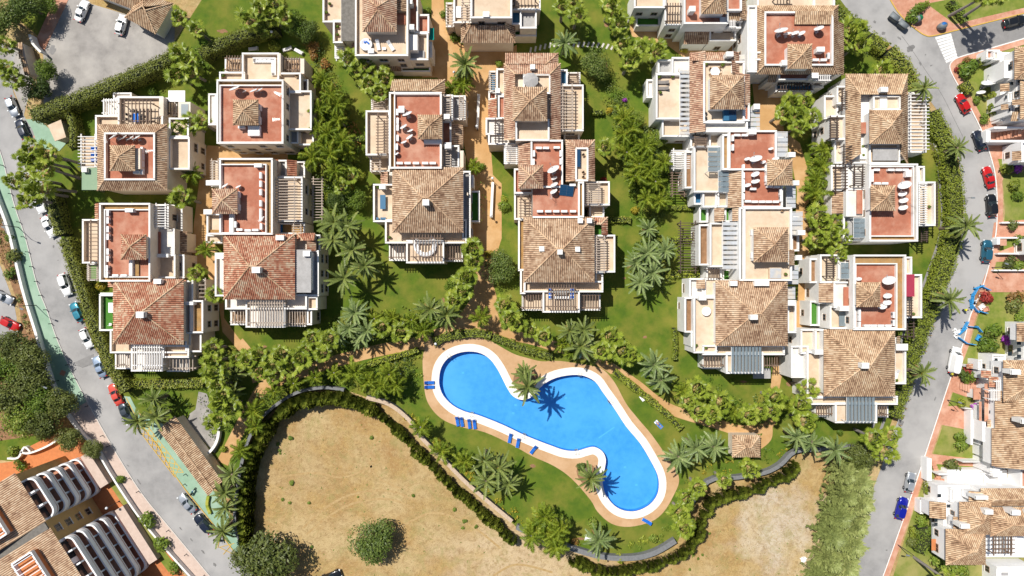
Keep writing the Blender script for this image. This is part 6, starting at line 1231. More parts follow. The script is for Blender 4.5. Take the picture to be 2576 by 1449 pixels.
clump('queen', QP, 'by the curved wall left', [(637, 1037), (644, 1077), (604, 1134)], 5, rank='top'); clump('queen', QP, 'in the dense clump below the pool lawn', [(1371, 1304), (1333, 1350), (1388, 1350), (1350, 1325), (1405, 1330), (1395, 1375)], 5.5, 1.05); clump('queen', QP, 'in the green belt right of the solar panel villa', [(1638, 425), (1613, 410), (1650, 457), (1570, 295), (1565, 333), (1600, 440), (1590, 320)], 5.5); clump('queen', QP, 'below the red roof path', [(1194, 417)], 3.8, .8)
# conifer hedges of single cypresses round the dry lots
def row(line, step, hh, labelf, group, jit=2.2):
    p = smoothline([tuple(q) for q in line], 8); out = []; acc = 0.0; out.append(p[0])
    for i in range(1, len(p)):
        acc += math.hypot(p[i][0] - p[i - 1][0], p[i][1] - p[i - 1][1])
        if acc >= step: out.append(p[i]); acc = 0
    for i, q in enumerate(out): cypress(q[0] + vr.uniform(-jit, jit), q[1] + vr.uniform(-jit, jit), hh * vr.uniform(.8, 1.2), labelf(i), group, vr.uniform(1.25, 1.75))
row([(640, 1374), (628, 1330), (632, 1280), (634, 1230), (640, 1180), (655, 1130), (676, 1090), (700, 1052), (735, 1022), (780, 1002), (840, 998), (890, 1004), (940, 1026)], 6.0, 3.6, lambda i: 'dark cypress in the left hedge of the dry field, %s from its foot' % ordw(i), 'cypress hedge left of the field')
row([(948, 1032), (985, 1060), (1015, 1090), (1050, 1125), (1085, 1165), (1130, 1210), (1190, 1262), (1250, 1315), (1290, 1350)], 9.0, 2.8, lambda i: 'dark cypress in the diagonal row below the pool, %s from upper left' % ordw(i), 'diagonal cypress row')
row([(1445, 1402), (1480, 1418), (1530, 1428), (1580, 1424), (1630, 1412), (1680, 1396), (1722, 1372), (1748, 1330), (1760, 1290), (1785, 1250), (1830, 1238), (1880, 1226), (1925, 1204), (1965, 1185), (1985, 1166)], 7.5, 3.2, lambda i: 'dark cypress in the curved row under the pool wall, %s from left' % ordw(i), 'curved cypress row')
# tall conifers by the right road, lower corner
for i, (u, v, hh) in enumerate(sorted([(2092, 1172, 8), (2122, 1190, 9), (2085, 1222, 9), (2120, 1240, 10), (2072, 1275, 9), (2106, 1290, 10), (2060, 1322, 9), (2098, 1340, 9.5), (2052, 1375, 9), (2086, 1392, 9), (2030, 1425, 9), (2066, 1432, 9), (2132, 1212, 8), (2128, 1275, 7), (2012, 1452, 7), (2100, 1440, 8)])):
    cypress(u, v, hh, 'tall grey-green conifer beside the lower right road, %s from left' % ordw(i), 'conifers beside the lower right road', vr.uniform(.85, 1.15), 'conifer', PINE)
# broadleaf trees
tree(TREEB, 936, 1360, 4.9, 'olive tree standing alone in the dry field', 5.6, nm='olive_tree'); tree(TREEM, 664, 1424, 6.4, 'large dark tree at the bottom edge beside the left road', 8); tree(TREEM, 610, 1400, 2.6, 'thin grey-green tree leaning on the big tree at bottom edge', 5)
for i, (u, v, rd) in enumerate(sorted([(30, 870, 3.6), (70, 905, 3.8), (15, 930, 4), (75, 965, 4), (20, 1000, 4.2), (100, 1010, 3.6), (150, 1015, 3.4), (50, 1060, 4), (105, 1065, 3.4)])): tree(TREEM if i % 3 else TREEL, u, v, rd, 'rounded olive-green tree in the left edge wood, %s from left' % ordw(i), 7, 'left edge wood')
tree(TREEB, 1255, 672, 3.6, 'dense dark tree beside the sandy path above the pool', 5); tree(TREEB, 1502, 160, 3.4, 'dark glossy tree on the garden path, fourth column', 5); tree(TREEL, 893, 500, 2.6, 'round green tree left of the ring sofa villa', 4.5)
tree(TREEB, 8, 40, 4.0, 'dark tree in the top left corner', 7); tree(TREEB, 60, 8, 3.6, 'dark tree at the top edge beside the small lawn', 7); tree(TREEL, 118, 5, 2.4, 'small green tree beside the brick strip at top edge', 4); tree(TREEL, 740, 60, 3.0, 'green tree at the right of the top edge palms', 6); tree(TREEB, 770, 75, 2.6, 'dark tree above the rust shrubs', 5); tree(TREEL, 1000 - 170, 300 - 20, 2.6, 'bushy tree in the garden right of corner sofa', 5)
tree(TREEL, 660, 60, 3.2, 'green bushy tree under the top edge palms', 5); tree(TREEB, 1640, 400, 2.6, 'dark bushy tree in the green belt', 4.5); tree(TREEL, 115, 175, 2.4, 'bright yellow-green tree by the forecourt gate', 5); tree(TREEB, 90, 220, 2.8, 'dark tree below the forecourt gate', 5); tree(TREEM, 2165, 1155, 3.4, 'pale olive tree at the foot of the right road palms', 6)
tree(TREEM, 170, 1105, 2.8, 'dark tree beside the orange paving', 5); tree(TREEM, 230, 1130, 2.2, 'small dark tree behind the scalloped wall', 4)
# hedges
hedge('tall hedge with brown patches between forecourt and villas', [(72, 285), (130, 268), (200, 240), (270, 212), (340, 180), (400, 155), (430, 135)], 2.6, 4.6); hedge('tall brown-green hedge under the top edge palms', [(500, 135), (540, 112), (590, 90), (640, 75), (690, 62)], 2.2, 4.2)
hedge('long clipped hedge beside the left road, upper part', [(122, 470), (133, 530), (147, 590)], 2.3, 3.4); hedge('long clipped hedge beside the left road, lower part', [(156, 600), (176, 660), (200, 730), (223, 800), (248, 865), (279, 930), (313, 985)], 2.3, 3.4)
hedge('bent hedge round the small hut', [(120, 290), (155, 282), (172, 292), (180, 330), (178, 370)], 1.3, 3.4, 'leaf_cyp'); hedge('wide hedge along the right road, top corner', [(2068, -20), (2110, 30), (2150, 58), (2180, 84)], 3.2, 3.0, 'leaf_clip', base=False); hedge('hedge along the right road below the palms', [(2190, 92), (2215, 108), (2232, 122)], 2.8, 2.6, 'leaf_clip', base=False)
hedge('hedge along the right road above the tan roofs', [(2240, 126), (2270, 155), (2292, 190), (2304, 230), (2335, 262)], 3.4, 3.0, 'leaf_clip', base=False); hedge('broad shaggy hedge along the right road bend', [(2348, 280), (2368, 320), (2388, 370), (2400, 430), (2408, 490), (2410, 550), (2398, 620), (2376, 690), (2352, 760)], 3.6, 2.6, 'leaf_clip', base=False); hedge('broad shaggy hedge along the right road, lower part', [(2352, 765), (2330, 815), (2310, 870), (2290, 930), (2272, 985), (2250, 1050)], 3.4, 2.4, 'leaf_clip', base=False)
hedge('low clipped hedge above the pool, left arc', [(1090, 862), (1120, 848), (1150, 842), (1200, 838), (1235, 846)], 1.6, 1.4, 'leaf_clip'); hedge('low clipped hedge above the pool, right arc', [(1240, 848), (1280, 862), (1330, 882), (1390, 896)], 1.5, 1.3, 'leaf_clip'); hedge('low clipped hedge left of the pool', [(925, 918), (975, 902), (1020, 890), (1052, 880)], 1.0, 1.3, 'leaf_lime'); hedge('clipped hedge along the path right of the pool', [(1545, 935), (1590, 970), (1640, 1010), (1680, 1045), (1715, 1080)], 1.3, 1.2, 'leaf_lime')
hedge('straight clipped hedge below the turf balcony villa', [(322, 968), (400, 966), (480, 964), (510, 964)], 1.8, 1.8, 'leaf_clip'); hedge('short upright hedge on the lawn above right pool palm', [(1697, 825), (1700, 870), (1698, 905)], .9, 1.4, 'leaf_clip'); hedge('short lime hedge beside the green belt, upper', [(1665, 520), (1700, 522), (1752, 524)], .9, 1.1, 'leaf_lime'); hedge('lime hedge under the dark slats, upper', [(1685, 605), (1720, 602), (1755, 606)], 1.2, 1.0, 'leaf_lime'); hedge('lime hedge under the dark slats, lower', [(1690, 690), (1730, 690), (1760, 690)], 1.5, 1.0, 'leaf_lime')
hedge('short clipped hedge right of the solar panel villa, lower', [(1530, 553), (1560, 552), (1588, 553)], 1.2, 1.2, 'leaf_clip'); hedge('short clipped hedge right of the grey parasol villa', [(1492, 281), (1520, 281)], 1.0, 1.4, 'leaf_lime'); hedge('thick clipped hedge at the side street lawn', [(2395, 0), (2415, 25), (2435, 50)], 1.4, 1.6, 'leaf_mid'); hedge('tall box hedge on the garden corner by zebra crossing', [(2430, 205), (2446, 230)], 2.0, 1.8, 'leaf_lime', size=.12); hedge('curved lime hedge by the white house corner', [(2462, 155), (2490, 145)], 1.4, 1.5, 'leaf_lime', size=.12)
hedge('short clipped hedge left of the red-roofed third column villa', [(880, 350), (918, 345)], 1.2, 1.4, 'leaf_mid'); hedge('green hedge beside the lower right white house', [(2325, 1330), (2330, 1360), (2318, 1392)], 2.4, 2.4, 'leaf_mid', size=.12)
# planting beds
bed(['leaf_dark', 'leaf_rust', 'leaf_lime', 'leaf_mid'], [(765, 100), (800, 95), (840, 180), (870, 260), (905, 330), (900, 380), (830, 400), (790, 330), (830, 280), (805, 200)], 1.5, .6, 2.2, 1); bed(['leaf_dark', 'leaf_mid', 'leaf_dark'], [(800, 380), (900, 370), (905, 470), (880, 540), (830, 580), (815, 500)], 1.3, .6, 2.2, 2)
bed(['leaf_dark', 'leaf_mid', 'leaf_dark', 'leaf_lime'], [(1515, 180), (1545, 190), (1580, 280), (1640, 330), (1690, 400), (1690, 470), (1655, 560), (1620, 600), (1590, 500), (1560, 400), (1535, 290)], 1.5, .5, 2.2, 3); bed(['leaf_mid', 'leaf_dark', 'leaf_lime'], [(1595, 580), (1690, 590), (1700, 700), (1660, 740), (1590, 720)], 1.0, .4, 1.3, 4)
bed(['leaf_dark', 'leaf_mid', 'leaf_dark', 'leaf_lime'], [(640, 990), (700, 975), (760, 950), (860, 930), (930, 920), (1040, 895), (1050, 960), (1020, 1010), (980, 1005), (900, 980), (800, 965), (720, 985), (660, 1040)], 1.2, .5, 1.9, 5); bed(['leaf_dark', 'leaf_mid'], [(500, 860), (590, 870), (610, 960), (590, 1060), (545, 1110), (510, 1050), (515, 960)], 1.1, .5, 1.6, 6)
bed(['leaf_dark', 'leaf_mid', 'leaf_dark'], [(840, 800), (950, 790), (1060, 760), (1110, 810), (1040, 855), (900, 880), (830, 880)], 1.1, .4, 1.6, 7); bed(['leaf_mid', 'leaf_gold', 'leaf_lime'], [(1020, 1020), (1060, 1060), (1150, 1150), (1250, 1240), (1330, 1310), (1430, 1360), (1500, 1375), (1500, 1388), (1430, 1370), (1310, 1322), (1180, 1210), (1060, 1090), (1010, 1040)], .8, .3, .9, 8)
bed(['leaf_mid', 'leaf_lime'], [(1560, 1370), (1620, 1350), (1680, 1325), (1690, 1345), (1640, 1372), (1580, 1385)], .8, .3, .8, 9); bed(['leaf_mid', 'leaf_gold', 'leaf_lime'], [(1740, 1150), (1850, 1160), (1960, 1120), (1990, 1110), (1990, 1128), (1920, 1170), (1780, 1195), (1730, 1250), (1720, 1230)], .5, .3, .8, 10); bed(['leaf_dark', 'leaf_mid', 'leaf_dark'], [(1690, 960), (1790, 950), (1860, 1010), (1960, 980), (1980, 1060), (1860, 1075), (1760, 1060), (1700, 1020)], 1.0, .4, 1.4, 11)
bed(['leaf_dark', 'leaf_mid', 'leaf_lime'], [(330, 985), (480, 982), (486, 1030), (440, 1040), (400, 1060), (350, 1040)], .6, .3, .9, 12); bed(['leaf_mid', 'leaf_dark'], [(545, 1190), (600, 1160), (600, 1310), (610, 1350), (580, 1350), (545, 1290)], .7, .3, 1.0, 13); bed(['leaf_mid', 'leaf_lime'], [(2040, 360), (2080, 370), (2085, 480), (2090, 640), (2040, 640), (2040, 500)], 1.0, .4, 1.5, 14); bed(['leaf_dark', 'leaf_mid'], [(80, 430), (120, 430), (170, 560), (210, 700), (190, 690), (150, 590)], .4, .3, .7, 15)
bed(['leaf_mid', 'leaf_lime'], [(1390, 870), (1470, 850), (1590, 890), (1600, 930), (1560, 920), (1480, 905), (1400, 895)], .6, .3, .8, 16); bed(['leaf_mid', 'leaf_dark'], [(2135, 60), (2180, 75), (2240, 130), (2290, 200), (2240, 190), (2160, 130)], .4, .3, .8, 17); bed(['leaf_dark', 'leaf_mid', 'leaf_rust'], [(440, 130), (520, 120), (620, 80), (690, 70), (700, 95), (600, 120), (540, 150), (460, 210), (430, 190)], 1.1, .5, 1.8, 18)
bed(['dry_leaf', 'leaf_olive', 'dry_leaf'], [(0, 510), (30, 600), (62, 724), (95, 836), (135, 970), (150, 1010), (110, 960), (62, 860), (55, 780), (20, 690), (-20, 600)], 1.1, .2, .7, 19, 'scrub'); bed(['leaf_mid', 'leaf_dark'], [(10, 40), (90, 110), (60, 150), (100, 250), (60, 270), (-10, 160)], .35, .4, 1.2, 20); bed(['leaf_mid', 'leaf_lime'], [(1040, 870), (1060, 900), (1060, 1000), (1040, 1010), (1020, 960)], .5, .3, .8, 21)
bed(['leaf_mid', 'leaf_lime', 'leaf_dark'], [(1185, 480), (1203, 480), (1203, 556), (1185, 556)], 1.2, 3.0, 3.4, 22); bed(['leaf_olive', 'leaf_dark'], [(-30, 840), (60, 850), (130, 980), (165, 1035), (90, 1100), (-30, 1110)], .5, .4, 1.2, 23)
# dry tufts over the field
def tufts():
    r = random.Random(31); b = MB(); area_ = pts([(650, 1200), (700, 1060), (800, 1020), (900, 1015), (1000, 1090), (1100, 1200), (1280, 1360), (1440, 1415), (1560, 1440), (1730, 1390), (1780, 1270), (1980, 1190), (2100, 1150), (2060, 1300), (2020, 1460), (700, 1460), (640, 1380)])
    for i in range(9000):
        x, y = r.uniform(-52, 66), r.uniform(-59, -23)
        if not inside(x, y, area_): continue
        den = .5 + .5 * math.sin(x * .31 + math.sin(y * .47) * 2) * math.sin(y * .37 + 1.5 * math.sin(x * .21))
        if r.random() > .25 + .75 * den: continue
        mi = 1 if r.random() < .07 else 0; s_ = r.uniform(.06, .16) * (1.5 if mi else 1)
        for k in range(3): a = r.uniform(0, 6.28); c, d = math.cos(a), math.sin(a); b.face([(x - d * s_ * .3, y + c * s_ * .3, 0), (x + d * s_ * .3, y - c * s_ * .3, 0), (x + c * s_ * 1.5, y + d * s_ * 1.5, s_ * .5)], mi)
    o = ob('dry_grass', b.mesh('dry_grass', ['dry_leaf', 'leaf_mid'])); o['kind'] = 'stuff'
tufts()
def weeds(lst):
    for i, (u, v, rr) in enumerate(sorted(lst)): shrub('mid', u, v, rr, 'small green weed tuft on the dry field, %s from left' % ordw(i), rr * .8, group='weeds on the dry field')
weeds([(730, 1103, .7), (698, 1117, .5), (703, 1133, .45), (705, 1141, .35), (732, 1215, .75), (728, 1266, .5), (711, 1257, .5), (777, 1265, .5), (784, 1377, .5), (900, 1250, .3), (1040, 1247, .5), (1144, 1283, .6), (1169, 1312, .6), (1164, 1328, .5), (1197, 1325, .5), (1590, 1400, .1 + .3), (1745, 1398, .4), (1768, 1396, .4), (1757, 1406, .4), (1785, 1343, .4), (1735, 1433, .4), (935, 1102, .6)])
# single shrubs
def shr(kind, u, v, rr, where, hh=None, z=.02): shrub(kind, u, v, rr, '%s shrub %s' % (SHN[kind][1], where), hh, z)
for a in [('mid', 382, 228, 1.3, 'on the grass above the top left villa'), ('clip', 687, 115, 1.6, 'below the lamp post beside white loungers'), ('rust', 785, 118, 1.8, 'at the upper end of the rust bed'), ('rust', 818, 160, 1.5, 'in the middle of the rust bed'), ('rust', 790, 140, 1.3, 'between the two larger rust shrubs'), ('gold', 250, 722, 1.3, 'left of the turf balcony villa roof'), ('lime', 828, 497, 1.3, 'beside the outer pergola, second column'), ('gold', 876, 470, 1.6, 'left of the third column villa'), ('lime', 905, 440, 1.4, 'by the lower pergola, third column'), ('gold', 1533, 276, 1.0, 'at the bend of green belt path'), ('gold', 1565, 372, 1.2, 'among feather palms of the green belt'), ('gold', 1598, 530, 1.2, 'at the foot of the green belt bed'), ('red', 1520, 451, .9, 'beside the pergola of the solar panel villa'), ('purple', 1573, 250, .7, 'in the green belt by the white terrace'), ('mid', 1597, 480, 1.6, 'round and bushy in the green belt'), ('lime', 1590, 420, 1.4, 'in the upper green belt'), ('mid', 1210, 420, .1 + 1.1, 'by the wall of the sandy alley'), ('mid', 1267, 520, 1.6, 'in the white planter of sandy alley'), ('lime', 1268, 500, 1.0, 'at the top of the alley planter'), ('dark', 1255, 232, 1.2, 'beside the parasol villa pergola'), ('mid', 1075, 28, 1.2, 'by the wall at the top of sandy path'), ('mid', 1118, 35, 1.1, 'beside the pergola at top edge path'), ('mid', 1140, 92, 1.3, 'at the corner of the dark lean-to'), ('mid', 1255, 160, 1.1, 'at the right of the sandy square'), ('mid', 1620, 30, 1.8, 'in the white planter at top edge'), ('lime', 1655, 35, 1.0, 'round one beside the top edge planter'), ('mid', 1870, 115, 1.5, 'bright one beside the skirt-roofed white villa'), ('mid', 1800, 115, 1.2, 'below the arched villa'), ('gold', 1725, 120, 1.2, 'on the path below the arched villa'), ('dark', 2038, 605 - 85, 1.0, 'by the lamp in the right alley'), ('mid', 1990, 300, 1.2, 'left of the alley palms'), ('purple', 460, 662, 1.2, 'climbing the wall of middle left villa'), ('lime', 560, 1130, 1.0, 'by the curved white wall'), ('dark', 1085, 840, .9, 'by the pool gate'), ('mid', 1130, 800 - 85, 1.5, 'beside the central path'), ('gold', 1230, 640, 1.1, 'above the green lawn square'), ('lime', 1490, 905, 1.2, 'above the deck of right pool lobe'), ('mid', 1490, 1320, 1.6, 'dark leafy one above the white slab'), ('rust', 1447, 1362, 1.0, 'by the curved wall'), ('mid', 1645, 1355, 1.3, 'broad-leaved one inside the curved wall'), ('lime', 1562, 1407, 1.4, 'outside the curved wall'), ('mid', 1843, 960, .8, 'under the blue veranda'), ('mid', 2115, 1088, .9, 'below the glass veranda of dry lot villa'),
          ('mid', 2318, 15, 1.6, 'big one at the top of the corner pavement'), ('mid', 2300, 38, 1.8, 'beside the grey bottle bank'), ('lime', 2330, 8, 1.0, 'next to the flower bed of corner pavement'), ('mid', 2437, 175, 2.2, 'on the garden corner by zebra crossing'), ('mid', 2450, 165, 1.8, 'beside the curved lime hedge'), ('red', 2412, 173, .9, 'in the corner garden rockery'), ('rust', 2435, 152, 1.1, 'in the corner garden rockery'), ('clip', 2506, 238, 1.5, 'upper ball on the corner lawn'), ('clip', 2510, 272, 2.0, 'lower ball on the corner lawn'), ('purple', 2524, 262, 1.2, 'against the white corner house'), ('mid', 2458, 250, 1.1, 'behind the lawn dishes'), ('dark', 2479, 247, .7, 'small one on the corner lawn'), ('mid', 2480, 298, 1.3, 'at the lower end of the corner lawn'), ('clip', 2538, 425, 1.9, 'large ball on the right edge lawn'), ('purple', 2560, 420, 1.8, 'beside the large ball on the right edge'), ('clip', 2555, 465, 1.6, 'on the curved bed at right edge'), ('mid', 2566, 490, 1.5, 'in the curved bed at right edge'), ('olive', 2550, 565, 1.5, 'beside the right edge garden path'), ('mid', 2570, 608, 1.8, 'by the white steps at right edge'), ('olive', 2545, 660, 1.6, 'below the right edge steps'), ('mid', 2568, 668, 1.5, 'at the right edge below the steps'), ('rust', 2560, 745, 2.0, 'large bronze bush at right edge'), ('olive', 2560, 765, 2.2, 'below the bronze bush'), ('red', 2484, 750, 1.7, 'beside the blue road barriers'), ('mid', 2570, 800, 1.4, 'at the right edge below bronze bush'), ('mid', 2505, 835, 2.2, 'dense one on the white house corner'), ('mid', 2490, 870, 2.2, 'lower one on the white house corner'), ('olive', 2490, 840, 1.6, 'between lawn and white house'), ('purple', 2538, 855, 1.4, 'on the wall of the right edge white house'), ('purple', 2500, 897, .9, 'on the white wall above the van'), ('red', 2438, 930, 1.3, 'beside the white van'), ('dark', 2425, 945, 1.5, 'beside the worker behind the van'), ('mid', 2440, 950, 1.5, 'next to the red bush below van'), ('red', 2462, 945, 1.0, 'in the white house gateway'), ('lime', 2423, 1014, 1.3, 'round yellow bush by the terracotta drive'), ('clip', 2446, 1000, .9, 'small ball by the terracotta drive'), ('purple', 2452, 1026, 1.0, 'against the white terrace wall'), ('mid', 2420, 1100, 1.6, 'upper one by the leaning wall'), ('mid', 2422, 1125, 1.6, 'lower one by the leaning wall'), ('olive', 2395, 1178, 2.0, 'large pale bush inside the white walls'), ('lime', 2412, 1186, 1.6, 'right half of the large pale bush'), ('clip', 2335, 1228, 1.5, 'beside the silver car'), ('mid', 2320, 1310, 1.7, 'beside the blue car'), ('mid', 2332, 1340, 2.0, 'below the blue car'), ('purple', 2340, 1330, .8, 'on the lower right white wall'), ('mid', 2372, 1420, 2.4, 'at the bottom edge by the white house'), ('mid', 2415, 1435, 2.2, 'at the bottom edge, further right'), ('olive', 2300, 1365, 1.6, 'dark ball under the tree of lower lawn'), ('clip', 2298, 1340, 1.4, 'tall one on the lower right lawn'),
          ('mid', 22, 598, 1.4, 'upper one on the left scrub bank'), ('olive', 30, 645, 2.2, 'large one on the left scrub bank'), ('mid', 25, 690, 1.6, 'lower one on the left scrub bank'), ('mid', 368, 1312, 2.0, 'behind the scalloped wall, upper'), ('mid', 405, 1370, 2.2, 'behind the scalloped wall, lower'), ('mid', 300, 1208, 1.2, 'on the lawn strip of the flats'), ('mid', 50, 1170, 1.5, 'in the bed beside the flats'), ('mid', 435, 1430, 1.6, 'at the bottom edge beside the pavement'), ('mid', 28, 1137, 1.6, 'in the corner bed of the flats')]:
    shr(*a)

clump('queen', QP, 'in the thick planting right of the corner sofa', [(800, 270), (850, 300), (870, 380), (815, 360)], 5, .95, rank='top'); clump('queen', QP, 'deep in the fourth column garden belt', [(1580, 380), (1625, 365), (1670, 410), (1660, 500), (1625, 500)], 5, .95, rank='top'); clump('fan', FP, 'beside the ring sofa villa garden', [(858, 470), (880, 440)], 5.5, .9); clump('queen', QP, 'in the bed above the curved left wall', [(690, 985), (735, 965), (790, 948), (840, 940)], 4.2, .8); clump('date', DP, 'along the path right of the long fan palm column', [(590, 940), (585, 985)], 4.2, .7, rank='top')
tree(TREEL, 860, 415, 2.4, 'bushy green tree between second and third columns', 4.5); tree(TREEB, 850, 505, 2.4, 'dark bushy tree above the date palm group', 4); tree(TREEL, 1655, 350, 2.2, 'pale bushy tree below the left white terrace', 4); tree(TREEL, 1600, 300, 2.0, 'small bushy tree halfway down the garden belt', 3.6)
def pot(label, u, v, z, rr=.45, kind='mid'):
    x, y = P(u, v, z + .8); r = empty('potted_plant', (x, y, z + .02)); tag(r, label, 'potted plant', 'potted plants'); b = MB(); b.lathe([(0, 0), (rr * .45, 0), (rr * .6, rr * .8), (rr * .66, rr * .85), (rr * .5, rr * .8), (0, rr * .75)], 12); ob('pot', b.mesh('pot', ['terracotta']), r); ob('foliage', vr.choice(SHR[kind]), r, (0, 0, rr * .6), (0, 0, 0), (rr, rr, rr * 1.3))
for l_, u, v, z in (('on the left balcony by the long blue table', 951, 470, 6), ('at the bottom left corner of ring sofa terrace', 979, 597, 6), ('at the top left of the corner sofa terrace', 560, 190, 6), ('by the top parapet of the round table terrace', 1820, 162, 9), ('at the left of the round table terrace', 1777, 160, 9), ('beside the upper grey daybed', 1660, 192, 6), ('below the grey daybeds', 1662, 232, 6), ('right of the grey daybeds at the top', 1693, 192, 6), ('below the blue veranda villa table', 1777, 876, 6), ('at the lower end of the veranda villa terrace', 1752, 870, 6), ('on the green-potted terrace at top edge, upper', 828, 8, 6.5), ('on the green-potted terrace at top edge, middle', 820, 30, 6.5), ('on the green-potted terrace at top edge, lower', 848, 66, 6.5), ('on the green-potted terrace at top edge, lowest', 848, 86, 6.5), ('on the right balcony of the dry lot villa', 2258, 958, 6), ('by the chimney of the magenta awning villa', 2300, 790, 6), ('on the white terrace of the long pergola villa, upper', 2172, 368, 7.6), ('on the white terrace of the long pergola villa, lower', 2174, 390, 7.6), ('in the corner of the pale flat roof', 1978, 690, 9), ('on the balcony of the four dishes villa', 2340, 520, 6)): pot('potted plant ' + l_, u, v, z)

clump('fan', FP, 'with a tall trunk over the side street', [(2487, -22), (2517, -14)], 11, 1.05, jit=.2); clump('fan', FP, 'with a tall trunk on the lower right lawn', [(2383, 1458)], 10, 1.05, jit=.2)

clump('queen', QP, 'in the mixed planting left of the central path', [(985, 800), (1035, 806), (1062, 832), (940, 800)], 4, .8); clump('blue', BP, 'low beside the sandy path, left planting', [(905, 852), (850, 850)], 4, .75); clump('fan', FP, 'behind the row above the right pool lobe', [(1555, 862), (1592, 897), (1335, 832)], 5, .9); clump('queen', QP, 'by the hedge above the right pool lobe', [(1412, 862), (1440, 885)], 3.6, .75); clump('fan', FP, 'beside the sandy path below the hip-roofed villas', [(730, 925), (590, 905), (690, 945)], 5, .9); clump('queen', QP, 'between the fan palms below the blue veranda', [(1845, 1040), (1720, 985), (1985, 1020)], 4, .8)
# ------------------------------------------------------------------ vehicles
def carpaint(name, c, metal=.3):
    m = mat(name, c, rough=.28, metal=metal, spec=.5); m.node_tree.nodes['Principled BSDF'].inputs['Coat Weight'].default_value = .6; m.node_tree.nodes['Principled BSDF'].inputs['Coat Roughness'].default_value = .08
for nm, c, me in (('white', (.78, .78, .77), 0), ('silver', (.50, .53, .56), .6), ('blueish', (.36, .45, .58), .5), ('navy', (.012, .018, .035), .2), ('black', (.010, .011, .013), .1), ('red', (.50, .012, .012), .1), ('coral', (.62, .075, .05), .1), ('teal', (.035, .22, .30), .4), ('petrol', (.025, .13, .20), .4), ('blue', (.006, .012, .30), .2), ('grey', (.07, .085, .10), .5)): carpaint('paint_' + nm, c, me)
mat('carglass', (.018, .028, .035), rough=.06, spec=.9); mat('tyre', (.015, .015, .016), rough=.9); mat('rim', (.42, .43, .45), rough=.3, metal=.8); mat('lampclear', (.75, .77, .78), rough=.1, spec=.8); mat('lampred', (.38, .012, .012), rough=.2); mat('blackplastic', (.02, .02, .022), rough=.6)
def superell(t, a, b_, n):
    c, s_ = math.cos(t), math.sin(t); return (a * math.copysign(abs(c) ** (2 / n), c), b_ * math.copysign(abs(s_) ** (2 / n), s_))
